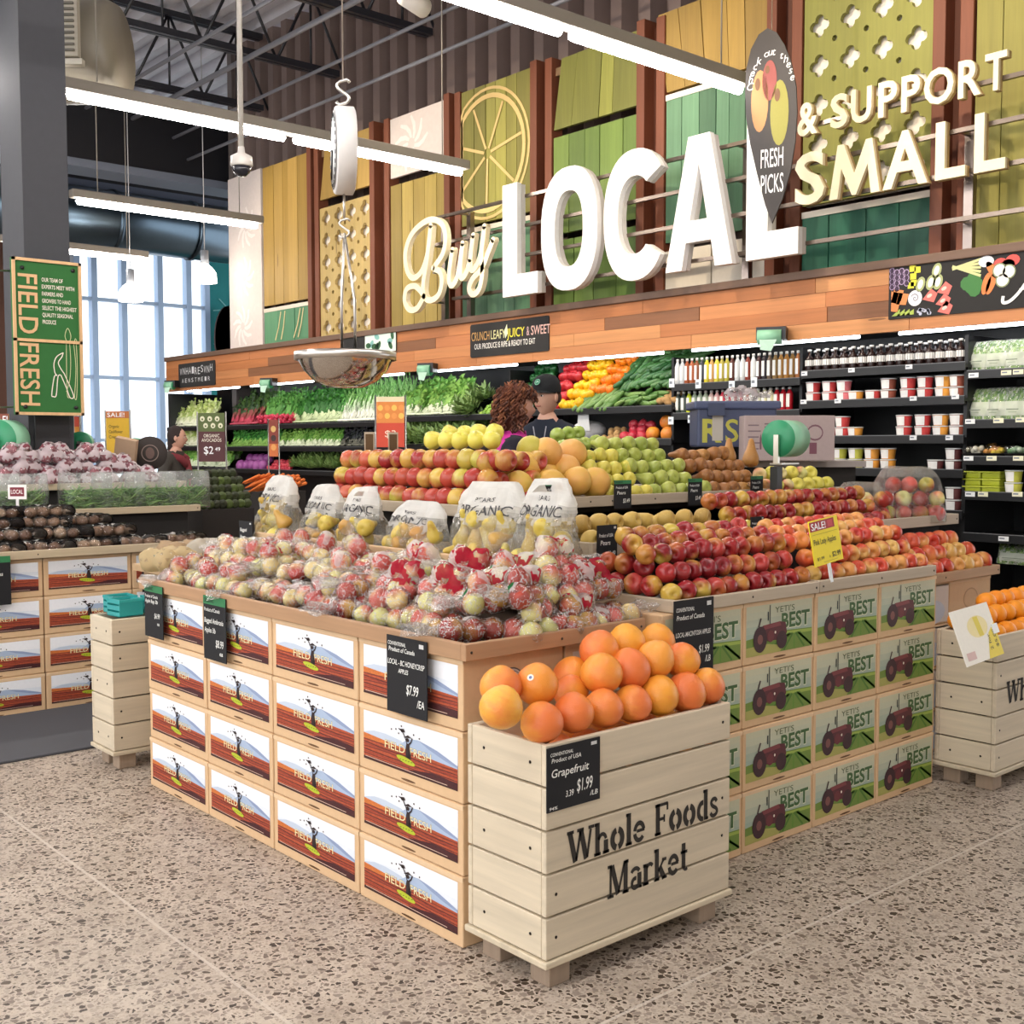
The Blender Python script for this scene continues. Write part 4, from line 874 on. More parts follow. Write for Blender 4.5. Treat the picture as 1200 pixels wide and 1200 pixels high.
# stencil slab-serif letters: list of stroke bars (x0,y0,x1,y1,width), cap height 1, x height .68
def arc(cx, cy, rx, ry, a0, a1, n=10): return [(cx+rx*cos(R(a0+(a1-a0)*i/n)), cy+ry*sin(R(a0+(a1-a0)*i/n))) for i in range(n+1)]
def glyph(ch):
    V, S = .2, .1; st = []; L = lambda *p, w=V: st.append((list(p), w)); ser = lambda x, y, r=.15: st.append(([(x-r, y), (x+r, y)], S))
    xh = .66; y1 = xh-.045; w = .6
    if ch == 'W': L((.06,.95),(.3,.04)); L((.34,.1),(.52,.9),w=.1); L((.54,.95),(.78,.04)); L((.82,.1),(.98,.9),w=.1); ser(.08,.955); ser(.52,.955); ser(1.0,.955,.13); w = 1.12
    elif ch == 'h': L((.16,.0),(.16,1)); st.append((arc(.38,.42,.17,.2,165,10), .12)); L((.55,.42),(.55,0)); ser(.16,.045); ser(.55,.045); st.append(([(.02,.955),(.16,.955)], S)); w = .74
    elif ch == 'o': st.append((arc(.33,.33,.22,.27,100,260,14), V)); st.append((arc(.35,.33,.22,.27,-80,80,14), V)); w = .72
    elif ch == 'l': L((.16,.0),(.16,1)); ser(.16,.045); st.append(([(.02,.955),(.16,.955)], S)); w = .34
    elif ch == 'e': st.append((arc(.32,.33,.22,.27,8,170,14), .15)); st.append((arc(.32,.33,.22,.27,188,322,12), .15)); st.append(([(.2,.36),(.58,.36)], S)); w = .66
    elif ch == 'F': L((.18,0),(.18,1)); st.append(([(.04,.955),(.68,.955)], S)); L((.66,.97),(.66,.74),w=.09); st.append(([(.24,.5),(.5,.5)], S)); L((.5,.62),(.5,.38),w=.08); ser(.18,.045); w = .74
    elif ch == 'd': L((.5,.0),(.5,1)); st.append((arc(.33,.33,.22,.27,80,280,14), .17)); st.append(([(.36,.955),(.5,.955)], S)); st.append(([(.5,.045),(.64,.045)], S)); w = .68
    elif ch == 's': st.append((smooth_path([(.42,.5),(.34,.6),(.2,.6),(.12,.5),(.2,.38),(.38,.28),(.44,.16),(.34,.06),(.18,.06),(.08,.16)]), .13)); w = .54
    elif ch == 'M': L((.14,.03),(.14,.97),w=.1); L((.2,.97),(.5,.05)); L((.52,.1),(.8,.95),w=.1); L((.86,0),(.86,1)); ser(.14,.045); ser(.86,.045); st.append(([(.0,.955),(.2,.955)], S)); st.append(([(.8,.955),(1,.955)], S)); w = 1.06
    elif ch == 'a': st.append((arc(.28,.48,.2,.16,160,20), .13)); L((.48,.48),(.48,.0)); st.append((arc(.27,.19,.16,.15,70,320), .13)); st.append(([(.48,.045),(.6,.045)], S)); w = .64
    elif ch == 'r': L((.16,.0),(.16,xh)); ser(.16,.045); st.append(([(.02,y1),(.16,y1)], S)); st.append((arc(.36,.42,.18,.2,150,40), .12)); w = .56
    elif ch == 'k': L((.16,.0),(.16,1)); ser(.16,.045,.13); st.append(([(.02,.955),(.16,.955)], S)); L((.5,.6),(.24,.3),w=.09); L((.32,.38),(.54,.02)); ser(.54,y1,.11); ser(.56,.045,.12); w = .7
    elif ch == 't': L((.2,.12),(.2,.9)); st.append(([(.04,y1),(.4,y1)], S)); st.append((arc(.32,.16,.12,.12,180,310), .11)); w = .46
    elif ch == ' ': w = .4
    return st, w
def stencil(b, txt, x, y, h, col, z, slope=0):
    for ch in txt:
        st, w = glyph(ch)
        for pts, sw in st: b.stroke([(x+p[0]*h, y+p[1]*h+slope) for p in pts], sw*h, z, col)
        x += w*h
    return x
def stencil_width(t, h): return sum(glyph(c)[1] for c in t)*h
def word_part(th, txt, cx, y, h, col='#2d2823', tw=None):
    b = MB(); b.xf = FRONT; w = stencil_width(txt, 1); b.xf = FRONT @ Matrix.Translation((cx, y, 0)) @ Matrix.Diagonal(((tw or w*h)/w, h, 1, 1)); stencil(b, txt, -w/2, 0, 1, col, .0012); obj('stencilled_words', b, 'chalk', th)
cr = crate('whitewashed slatted crate of grapefruit with stencilled words in the foreground', .74, .315, .562, 5); cr.location = (1.935, 2.085, 0)
word_part(cr, 'Whole Foods', .383, .318, .088, tw=.61); word_part(cr, 'Market', .388, .19, .09, tw=.33)
cr2 = crate('whitewashed slatted crate of oranges at the far right beside the tractor cartons', .9, .26, .555, 5); cr2.location = (4.435, 2.135, 0)
word_part(cr2, 'Whole Foods', .46, .085+.262, .095, tw=.74); word_part(cr2, 'Market', .46, .085+.135, .095, tw=.42)
cr3 = crate('whitewashed slatted crate with teal berry boxes on it, beyond the bagged apples', .58, .24, .575, 5); cr3.location = (1.905, 4.78, 0); cr3.rotation_euler = (0, 0, 0)
def teal_box(x, y, z, rz, label):
    th = thing('berry_basket', label, 'basket', (x, y, z), rz, 'teal berry baskets'); w, d, h, t = .11, .11, .075, .004
    for (lo, hi) in (((0, 0), (w, t)), ((0, d-t), (w, d))):
        b = MB(); b.box((lo[0], lo[1], 0), (hi[0], hi[1], h), '#2b9d9c'); b.box((lo[0]-.002, lo[1]-.002, h-.012), (hi[0]+.002, hi[1]+.002, h), '#37b0ac'); obj('basket_side', b, 'satin', th)
    for x0 in (0, w-t):
        b = MB()
        for k in range(3): b.box((x0, t, k*.028), (x0+t, d-t, k*.028+.019), '#2b9d9c')
        obj('basket_side', b, 'satin', th)
    b = MB(); b.box((0, 0, 0), (w, d, .004), '#258a88'); obj('basket_bottom', b, 'satin', th); return th
t1 = teal_box(1.95, 4.80, .661, .1, 'teal berry basket standing upright at the front of the far crate')
dup(t1, (2.08, 4.80, .661), -.1, 'teal berry basket beside the bagged apples on the far crate'); dup(t1, (1.97, 4.92, .661), 0, 'teal berry basket in the rear on the far crate')

# ------------------------------------------------------------------ chalk price cards
def card(label, loc, rz, w, h, lines, head=None, tilt=0, col='#1a1a1d', group='chalk price cards'):
    th = thing('price_card', label, 'price card', loc, (tilt, 0, rz), group)
    b = MB(); b.box((0, 0, -h), (w, .003, 0), col); obj('card', b, 'matte', th); b = MB(); b.xf = FRONT
    if head: b.rect(0, -h*.13, w, 0, .0005, '#2f7a4b'); b.text('ORGANIC', w*.04, -h*.1, h*.07, '#16301f', .001, .01, width=w*.45)
    for s, u, v, hh, ww in lines: b.text(s, w*u, -h*v, h*hh, '#efefe9', .001, .008, width=w*ww, shear=.15)
    b.rect(w*.82, -h*.1, w*.93, -h*.045, .001, '#cfd0cf') if not head else None
    obj('chalk_lettering', b, 'print', th); return th
# left face (hang on tray board, facing -x)
q = at(169, 684, x=1.915); card('chalk card with green head at the far end of the apple bag tray', (1.915, q.y, q.z), W, .17, .21, [('Product of Canada', .05, .24, .06, .7), ('Apple Bags 3lb', .05, .34, .07, .7), ('$6.99', .55, .62, .1, .3), ('ea', .7, .75, .07, .12)], True)
q = at(238, 697, x=1.915); card('chalk card with green head reading bagged apples, second along the bag tray', (1.915, q.y, q.z), W, .175, .235, [('Product of Canada', .05, .24, .06, .7), ('Bagged Ambrosia', .05, .42, .08, .85), ('Apples 3lb', .05, .57, .08, .5), ('$8.99', .55, .78, .12, .35), ('ea', .72, .9, .07, .14)], True)
q = at(453, 743, x=1.915); card('chalk card marked seven dollars ninety-nine nearest the grapefruit crate', (1.915, q.y, q.z), W, .195, .225, [('CONVENTIONAL', .04, .12, .05, .45), ('Product of Canada', .06, .2, .06, .65), ('LOCAL - BC HONEYCRISP', .03, .37, .07, .92), ('APPLES', .3, .47, .06, .25), ('$7.99', .5, .72, .13, .3), ('/EA', .76, .86, .1, .18)])
q = at(790, 705, y=2.352); card('chalk card on the red apple tray above the grapefruit', (q.x, 2.352, q.z), 0, .195, .26, [('CONVENTIONAL', .05, .14, .05, .45), ('Product of Canada', .06, .24, .06, .7), ('LOCAL-MACINTOSH APPLES', .04, .45, .06, .88), ('$1.99', .62, .68, .1, .27), ('/LB', .78, .8, .08, .14), ('4.39', .3, .82, .06, .2)])
q = at(641, 878, y=2.078); card('chalk card reading grapefruit on the front of the slatted crate', (q.x, 2.078, q.z), 0, .19, .165, [('CONVENTIONAL', .06, .14, .055, .42), ('Product of USA', .08, .24, .07, .55), ('Grapefruit', .08, .47, .13, .7), ('$1.99', .55, .78, .2, .3), ('/LB', .8, .9, .08, .15), ('3.39', .34, .82, .1, .15), ('94%', .04, .97, .05, .15)])
for px, py, yy, w, h, lab in ((720, 563, T3Y-.006, .105, .12, 'small chalk card under the yellow pears on the top step'), (807, 561, T3Y-.006, .095, .12, 'small chalk card under the green pears on the top step'), (880, 558, T3Y-.006, .095, .12, 'small chalk card under the brown pears on the top step'),
    (628, 565, T3Y-.006, .10, .13, 'small chalk card with green head under the big citrus'), (700, 616, T2Y-.006, .10, .14, 'small chalk card on the russet apple tray'), (880, 606, T2Y-.006, .085, .1, 'small dark card before the striped apples on the second step')):
    q = at(px, py, y=yy); c = card(lab, (q.x, yy, q.z), 0, w, h, [('Product of USA', .08, .3, .09, .7), ('Pears', .15, .5, .12, .5), ('$3.49', .5, .8, .15, .4)], lab.find('citrus') > 0 or lab.find('top') > 0)
q = at(280, 610, x=2.44); card('small dark card standing at the far end of the pear bags', (2.44, q.y, q.z), W, .12, .13, [('Bagged', .1, .35, .12, .5), ('Pears', .1, .6, .12, .4)])
q = at(0, 652, y=6.085); card('dark card with green head at the left edge under the mushrooms', (q.x-.14, 6.085, q.z), 0, .19, .25, [('Mushrooms', .1, .4, .08, .7)], True)
q = at(160, 648, y=6.085); card('dark card behind the end of the apple bag tray under the mushrooms', (q.x+.03, 6.085, q.z-.0), 0, .15, .22, [('Portobello', .1, .4, .08, .7), ('$3.99', .5, .7, .1, .4)], True)
# ------------------------------------------------------------------ fruit prototypes (skin colours vary from fruit to fruit)
fruit('apple_red', [(0, '#c9a545'), (.25, '#b9803a'), (.6, '#b0502f'), (1, '#c7b04a')], ['#8f1f26', '#a32c2c', '#7d1a22', '#b8403a'], .52, .22)
fruit('apple_pink', [(0, '#e0a25a'), (.5, '#dc8a4c'), (1, '#d9b063')], ['#c43a2c', '#cf5238', '#b8332c', '#d4663f'], .34, .25)
fruit('apple_fuji', [(0, '#cfb04e'), (.4, '#c7984a'), (.8, '#b8b048'), (1, '#d2bb5c')], ['#a8362f', '#b34635', '#96282b', '#c05a3c'], .6, .22)
fruit('apple_pale', [(0, '#e3d99a'), (.5, '#e6cf92'), (1, '#d9d98c')], ['#c4463f', '#d2665a', '#cc5a4a'], .34, .25)
fruit('apple_yellow', [(0, '#d9cf55'), (1, '#e3d662')], None, 0, .25, blotch=('#b9a84a', 60, .66))
fruit('apple_green', [(0, '#93a94a'), (1, '#a3b455')], None, 0, .22)
fruit('russet', [(0, '#b8964a'), (.5, '#c4a552'), (1, '#ab8a44')], None, 0, .5, .05, 200, ('#cdb365', 120, .6))
fruit('pear_yellow', [(0, '#cbbf4e'), (1, '#d6ca5a')], None, 0, .3, blotch=('#aab83e', 22, .58))
fruit('pear_green', [(0, '#a3ad4e'), (.5, '#b0b757'), (1, '#97a64a')], None, 0, .3, blotch=('#7c9636', 90, .62))
fruit('pear_brown', [(0, '#a06a33'), (.5, '#8f5a2c'), (1, '#b3803f')], None, 0, .45, .05, 200, ('#b88a4a', 60, .6))
fruit('pear_bag', [(0, '#cdb952'), (.5, '#c2a446'), (.8, '#b98744'), (1, '#d6cb5e')], None, 0, .35, blotch=('#b58a40', 30, .6))
fruit('grapefruit', [(0, '#f0a83c'), (.4, '#ee9c34'), (.7, '#ea8c3a'), (1, '#f2b040')], '#e6793c', .16, .3, .35, 300)
fruit('pomelo', [(0, '#dfb552'), (.4, '#dcaa4e'), (.8, '#d6b24c'), (1, '#b9b445')], '#dfa558', .1, .42, .3, 260)
fruit('orange', [(0, '#f29a1a'), (1, '#f58f12')], None, 0, .38, .4, 330)
fruit('avocado', [(0, '#2f3322'), (.6, '#3c4527'), (1, '#5b6d33')], None, 0, .5, .5, 120)
fruit('pepper_red', [(0, '#b3222a'), (1, '#c8363a')]); fruit('pepper_yellow', [(0, '#f2c21c'), (1, '#f0b01c')]); fruit('pepper_orange', [(0, '#f08a1a'), (1, '#ee7420')]); fruit('pepper_green', [(0, '#1f5a2c'), (1, '#2f7038')])
fruit('cucumber', [(0, '#2c5a2c'), (.5, '#3d6f38'), (1, '#547f45')], None, 0, .35, .1, 60); fruit('zucchini', [(0, '#55803f'), (1, '#82a35c')], None, 0, .35)
fruit('tomato', [(0, '#d9523f'), (1, '#cf6a4a')]); fruit('lime', [(0, '#7cab3c'), (1, '#a3c152')]); fruit('pomegranate', [(0, '#c22f45'), (1, '#d24a55')]); fruit('potato', [(0, '#a98253'), (1, '#c09b66')], None, 0, .8, .2, 40)
fruit('cabbage', [(0, '#8a3f86'), (1, '#a45a9c')], None, 0, .4, .2, 30); fruit('artichoke_skin', [(0, '#7f9a58'), (1, '#93a96a')], None, 0, .6, .9, 70)
def fruit_mesh(name, prof, mat, n=18, lobes=None, squash=None, sub=None):
    b = MB(); b.smooth = True; b.lathe(prof, n)
    if lobes or squash:
        v2 = []
        for x, y, z in b.v:
            a = atan2(y, x); k = 1
            if lobes: k *= 1+lobes[1]*cos(lobes[0]*a)
            if squash: k *= 1+squash*cos(a+.6)
            v2.append((x*k, y*k, z))
        b.v = v2
    return mesh(name, b, mat)
def apple_prof(r, tall=.92):
    return [(0, r*.62*tall), (r*.12, r*.66*tall), (r*.32, r*.90*tall), (r*.58, r*.98*tall), (r*.84, r*.74*tall), (r*.985, r*.32*tall), (r*1.0, 0), (r*.94, -r*.36*tall), (r*.78, -r*.68*tall), (r*.54, -r*.90*tall), (r*.34, -r*.95*tall), (r*.16, -r*.82*tall), (0, -r*.74*tall)]
def pear_prof(r, L):
    return [(0, L*.5), (r*.16, L*.49), (r*.30, L*.44), (r*.40, L*.34), (r*.47, L*.22), (r*.62, L*.08), (r*.85, -L*.08), (r*.99, -L*.24), (r*.96, -L*.36), (r*.78, -L*.46), (r*.45, -L*.51), (r*.18, -L*.49), (0, -L*.47)]
def ball_prof(r, k=.93, top=0):
    o = [(0, r*k+top)]
    for i in range(1, 10): a = pi/2-pi*i/10; o.append((r*cos(a), r*k*sin(a)+(top*max(0, sin(a))**4)))
    return o+[(0, -r*k)]
FM = {}
for nm, r in (('apple_red', .036), ('apple_pink', .0355), ('apple_fuji', .0345), ('apple_yellow', .0385), ('apple_green', .036), ('apple_pale', .0345)):
    FM[nm] = fruit_mesh('apple', apple_prof(r), nm, 20, (5, .02), .03)
FM['russet'] = fruit_mesh('russet_apple', apple_prof(.037, .9), 'russet', 18)
for nm, r, L in (('pear_yellow', .034, .098), ('pear_green', .036, .105), ('pear_brown', .035, .118), ('pear_bag', .035, .095)): FM[nm] = fruit_mesh('pear', pear_prof(r, L), nm, 16, (2, .02))
FM['grapefruit'] = fruit_mesh('grapefruit', ball_prof(.061, .92, .008), 'grapefruit', 24, (3, .012))
FM['pomelo'] = fruit_mesh('citrus', ball_prof(.070, .96, .006), 'pomelo', 24)
FM['orange'] = fruit_mesh('orange', ball_prof(.042, .95), 'orange', 20)
FM['avocado'] = fruit_mesh('avocado', [(p[0]*.9, p[1]) for p in pear_prof(.036, .095)], 'avocado', 12)
def pepper_prof(r): return [(0, r*.62), (r*.2, r*.66), (r*.3, r*.92), (r*.62, r*1.0), (r*.95, r*.6), (r*.98, 0), (r*.8, -r*.6), (r*.6, -r*.95), (r*.3, -r*1.02), (0, -r*.86)]
for c in ('red', 'yellow', 'orange', 'green'): FM['pepper_'+c] = fruit_mesh('bell_pepper', pepper_prof(.045), 'pepper_'+c, 16, (4, .08))
FM['cucumber'] = fruit_mesh('cucumber', [(0, .13), (.012, .128), (.02, .11), (.023, .05), (.0235, -.05), (.021, -.11), (.012, -.128), (0, -.13)], 'cucumber', 10)
FM['zucchini'] = fruit_mesh('zucchini', [(0, .1), (.01, .1), (.013, .08), (.02, .05), (.024, -.02), (.023, -.07), (.012, -.092), (0, -.094)], 'zucchini', 10)
FM['tomato'] = fruit_mesh('tomato', ball_prof(.034, .85), 'tomato', 12); FM['lime'] = fruit_mesh('lime', ball_prof(.026, 1.15), 'lime', 12); FM['pomegranate'] = fruit_mesh('pomegranate', ball_prof(.045, .95, .012), 'pomegranate', 14); FM['potato'] = fruit_mesh('potato', ball_prof(.028, 1.4), 'potato', 10)
FM['cabbage'] = fruit_mesh('red_cabbage', ball_prof(.072, .95), 'cabbage', 14)
LEAD = {'apple_yellow': 'apple', 'apple_green': 'apple'}
def put(nm, p, name, label, cat, group, axis=None, spin=None, scale=1):
    """axis = where the stem end points (world)"""
    o = bpy.data.objects.new(name, FM[nm]); COL.objects.link(o); o.location = p
    a = axis or Vector((RND.uniform(-1, 1), RND.uniform(-1, 1), RND.uniform(.2, 1)))
    q = Vector(a).to_track_quat('Z', 'Y'); o.rotation_mode = 'QUATERNION'
    o.rotation_quaternion = q @ Matrix.Rotation(RND.uniform(0, 6.28) if spin is None else spin, 4, 'Z').to_quaternion()
    s = scale*RND.uniform(.94, 1.05); o.scale = (s, s, s*RND.uniform(.96, 1.04)); return tag(o, label, cat, group)
TOCAM = lambda p: (Vector((0, 0, CAM_H))-Vector(p)).normalized()
def jig(a, s): return Vector((a[0]+RND.uniform(-s, s), a[1]+RND.uniform(-s, s), a[2]+RND.uniform(-s, s)))
RW = ('lowest', 'second lowest', 'third lowest', 'fourth lowest', 'fifth lowest', 'sixth lowest', 'top')
def heap(nm, name, cat, where, group, a, c, rows, step, gap, axis='cam', word=None, jit=.004, n0=None, first='left', scale=1, rowsel=None, shrink=0):
    """rows of fruit from a to c (world), each next row moved by step"""
    a, c = Vector(a), Vector(c); d = c-a; L = d.length; u = d/L; n = max(2, int(L/gap)+1) if n0 is None else n0
    for k in range(rows):
        off = Vector(step)*k; m = n - (shrink*k if shrink else k % 2)
        for i in range(m):
            t = (i + (shrink*k*.5 if shrink else .5 if k % 2 else 0))/max(1, n-1)
            p = a + d*min(t, 1) + off + Vector((RND.uniform(-jit, jit), RND.uniform(-jit, jit), RND.uniform(-jit, jit)*.6))
            if axis == 'cam': ax = -TOCAM(p) if RND.random() < .5 else TOCAM(p); ax = jig(ax, .5)
            elif axis is None: ax = None
            else: ax = jig(axis, .22)
            w = word or name.replace('_', ' ')
            put(nm if not isinstance(nm, (list, tuple)) else RND.choice(nm), p, name, f'{w} {nth(i)} from {first}, {RW[k] if rows > 1 else "only"} row {where}', cat, group, ax, scale=scale)
z0 = .867+.012+.032
heap('apple_red', 'apple', 'apple', 'of the tray above the grapefruit', 'red apples above the grapefruit', (2.80, 2.425, z0+.012), (3.515, 2.425, z0+.012), 3, (0, .055, .058), .068, word='red apple')
heap('apple_red', 'apple', 'apple', 'at the back above the grapefruit', 'red apples above the grapefruit', (2.81, 2.60, z0+.155), (3.5, 2.60, z0+.155), 2, (0, .075, .022), .07, word='red apple')
heap('apple_red', 'apple', 'apple', 'along the end above the grapefruit', 'red apples above the grapefruit', (2.795, 2.74, z0+.03), (2.795, 2.50, z0+.03), 2, (.018, .02, .06), .07, word='red apple')
heap('apple_pink', 'apple', 'apple', 'of the tray behind the yellow sale sign', 'pink apples behind the sale sign', (3.585, 2.425, z0+.012), (4.33, 2.425, z0+.012), 3, (0, .055, .056), .068, word='pink apple')
heap('apple_pink', 'apple', 'apple', 'at the back behind the sale sign', 'pink apples behind the sale sign', (3.6, 2.60, z0+.15), (4.3, 2.60, z0+.15), 2, (0, .075, .02), .07, word='pink apple')
heap('apple_pink', 'apple', 'apple', 'of the far tray beside the oranges', 'apples beside the oranges', (4.43, 2.655, .838), (5.34, 2.655, .838), 3, (-.03, .046, .056), .085, word='rosy apple', scale=1.22, shrink=1)
# second step
zz = T2YZ-.05+.012+.037
heap('russet', 'russet_apple', 'apple', 'of the russet tray on the second step', 'russet apples', (2.885, T2Y+.07, zz+.005), (3.60, T2Y+.07, zz+.005), 1, (0, 0, 0), .074, axis=(0, -1, .1))
heap('russet', 'russet_apple', 'apple', 'at the back of the russet tray', 'russet apples', (2.90, T2Y+.14, zz+.055), (3.16, T2Y+.14, zz+.055), 1, (0, 0, 0), .072, axis=(.4, -1, .1), word='russet apple', n0=4)
heap('russet', 'russet_apple', 'apple', 'farther along the back of the russet tray', 'russet apples', (3.36, T2Y+.14, zz+.055), (3.58, T2Y+.14, zz+.055), 1, (0, 0, 0), .072, axis=(.4, -1, .1), word='russet apple', n0=3)
put('russet', (3.24, T2Y+.15, zz+.05), 'russet_apple', 'single russet apple standing upright in the gap of the russet tray', 'apple', 'russet apples', (0, 0, 1))
heap('russet', 'russet_apple', 'apple', 'deep in the russet tray', 'russet apples', (2.9, T2Y+.23, zz+.03), (3.58, T2Y+.23, zz+.03), 2, (0, .08, .0), .08, word='russet apple')
heap('apple_red', 'apple', 'apple', 'of the tray on the second step', 'striped apples on the second step', (3.70, T2Y+.065, zz+.0), (4.80, T2Y+.065, zz+.0), 3, (0, .07, .055), .068, word='striped apple')
# top step, left face: fuji apples
zf = T3XZ-.045+.012+.037
heap('apple_fuji', 'apple', 'apple', 'of the fuji stack on the top step', 'fuji apples on the top step', (T3X+.065, 4.55, zf+.01), (T3X+.065, 3.43, zf+.015), 3, (.046, -.012, .078), .08, word='fuji apple', axis=(-.3, 1, .2), scale=1.27)
heap('apple_fuji', 'apple', 'apple', 'around the stack corner', 'fuji apples on the top step', (T3X+.10, T3Y+.05, zf+.010), (T3X+.36, T3Y+.05, zf+.010), 3, (.02, .046, .077), .082, word='fuji apple', axis=(0, -1, .2), scale=1.25)
heap('apple_yellow', 'apple', 'apple', 'of yellow apples behind the fuji stack', 'yellow apples behind the fuji stack', (3.02, 3.98, zf+.25), (3.02, 3.58, zf+.25), 2, (.06, 0, .03), .085, word='yellow apple', axis=(0, -.4, 1))
# big citrus
zc = T3YZ-.045+.012+.062
for i, (px, py, dy, w) in enumerate(((607, 569, .09, 'left end of the front'), (645, 569, .07, 'middle of the front'), (676, 564, .07, 'front, right of the small green card'), (697, 566, .08, 'right end of the front'), (617, 547, .16, 'left of the middle'), (638, 556, .2, 'dark gap in the middle'), (663, 550, .16, 'right of the middle'), (622, 528, .24, 'top, left of the green one'), (640, 531, .2, 'very top, greenish'), (670, 532, .24, 'top, right of the green one'), (655, 548, .3, 'back, between the top ones'), (600, 545, .22, 'far left behind the fuji apples'))):
    put('pomelo', at(px, py, y=T3Y+dy), 'citrus', f'large yellow-orange citrus in the big citrus pile, {w}', 'citrus', 'big citrus on the top step', scale=.94)
# pears on the top step
zp = T3YZ-.045+.012+.038
PA = (0, 1, .06)
heap('pear_yellow', 'pear', 'pear', 'of the yellow pears on the top step', 'yellow pears', (3.53, T3Y+.075, zp+.004), (3.765, T3Y+.075, zp+.004), 4, (-.0, .058, .052), .066, word='yellow pear', axis=PA)
heap('pear_green', 'pear', 'pear', 'of the green pears on the top step', 'green pears', (3.825, T3Y+.075, zp+.006), (4.165, T3Y+.075, zp+.006), 5, (-.025, .058, .052), .07, word='green pear', axis=PA)
heap('apple_green', 'apple', 'apple', 'of green apples behind the yellow pears', 'green apples', (3.62, T3Y+.42, zp+.2), (3.9, T3Y+.5, zp+.22), 2, (.0, .08, .05), .075, word='green apple')
heap('pear_brown', 'pear', 'pear', 'of the brown pears on the top step', 'brown pears', (4.215, T3Y+.07, zp+.004), (4.59, T3Y+.07, zp+.004), 4, (-.015, .06, .052), .072, word='brown pear', axis=PA)
for px, py, l in ((854, 528, 'upright brown pear on top of the brown pears, left one'), (880, 530, 'upright brown pear with long neck on top of the brown pears, right one')): put('pear_brown', at(px, py, y=T3Y+.22), 'pear', l, 'pear', 'brown pears', (.3, .2, 1), scale=1.15)
heap(['apple_yellow', 'apple_pale'], 'apple', 'apple', 'of mixed apples beside the plastic bag roll', 'mixed apples by the bag roll', (4.68, T3Y+.08, zp+.005), (5.2, T3Y+.08, zp+.005), 2, (0, .07, .055), .078, word='pale apple')
# grapefruit in the front crate, positions read off the pile
GF = [(587,830,2.15,'front row, far left'),(635,847,2.14,'front row, second from the left, pointed top'),(672,836,2.145,'front row, third from the left'),(707,831,2.145,'front row, fourth from the left, coral'),(741,825,2.145,'front row, fifth from the left'),(772,816,2.145,'front row, sixth, with a brown scar'),(803,812,2.145,'front row, second from the right'),(828,804,2.15,'front row, far right'),
    (587,805,2.25,'back left corner beside the round sticker'),(629,803,2.22,'second layer at left, with a white sticker'),(669,812,2.26,'low behind the front row, left of centre'),(671,792,2.33,'back row beside the pale panel'),(705,790,2.2,'second layer, left of centre'),(738,785,2.2,'second layer, in the middle'),(768,773,2.2,'second layer, large, right of the middle'),(799,774,2.2,'second layer, far right'),
    (702,763,2.28,'top layer, far left'),(734,753,2.29,'top layer, second from the left'),(770,752,2.31,'top layer, far right')]
gs = []
for px, py, y, l in GF:
    gs.append(put('grapefruit', at(px, py, y=y), 'grapefruit', 'grapefruit in the slatted crate, '+l, 'grapefruit', 'grapefruit in the slatted crate', (RND.uniform(-.4, .4), RND.uniform(-.6, .3), 1), scale=.95 if 'low' not in l else .8))
b = MB(); b.disc(0, 0, .0095, .0095, 0, '#f1efe6', 14); b.disc(0, 0, .0045, .0045, .0004, '#5b6fa8', 10)
g = gs[9]; n = TOCAM(g.location)+Vector((-.45, .1, .55)); n.normalize(); s = obj('fruit_sticker', b, 'print', g); q = g.matrix_basis.inverted(); s.location = q @ (Vector(g.location)+n*.0605); s.rotation_mode = 'QUATERNION'; s.rotation_quaternion = g.rotation_quaternion.inverted() @ n.to_track_quat('Z', 'Y')
for x in (2.02, 2.14, 2.26, 2.38, 2.5, 2.60):
    for y in (2.15, 2.26, 2.345):
        put('grapefruit', (x, y, .545+RND.uniform(0, .01)), 'grapefruit', 'grapefruit buried below the piled ones in the slatted crate', 'grapefruit', 'buried grapefruit', scale=.88)
# oranges in the right crate
OZ = .085+.555
heap('orange', 'orange', 'orange', 'along the front of the orange crate', 'oranges in the right crate', (4.47, 2.20, OZ-.01), (5.3, 2.20, OZ-.01), 2, (.0, .06, .06), .083, axis=None)
heap('orange', 'orange', 'orange', 'at the back of the orange crate', 'oranges in the right crate', (4.5, 2.34, OZ+.03), (5.3, 2.34, OZ+.03), 2, (.16, -.02, .062), .083, axis=None, word='piled orange')
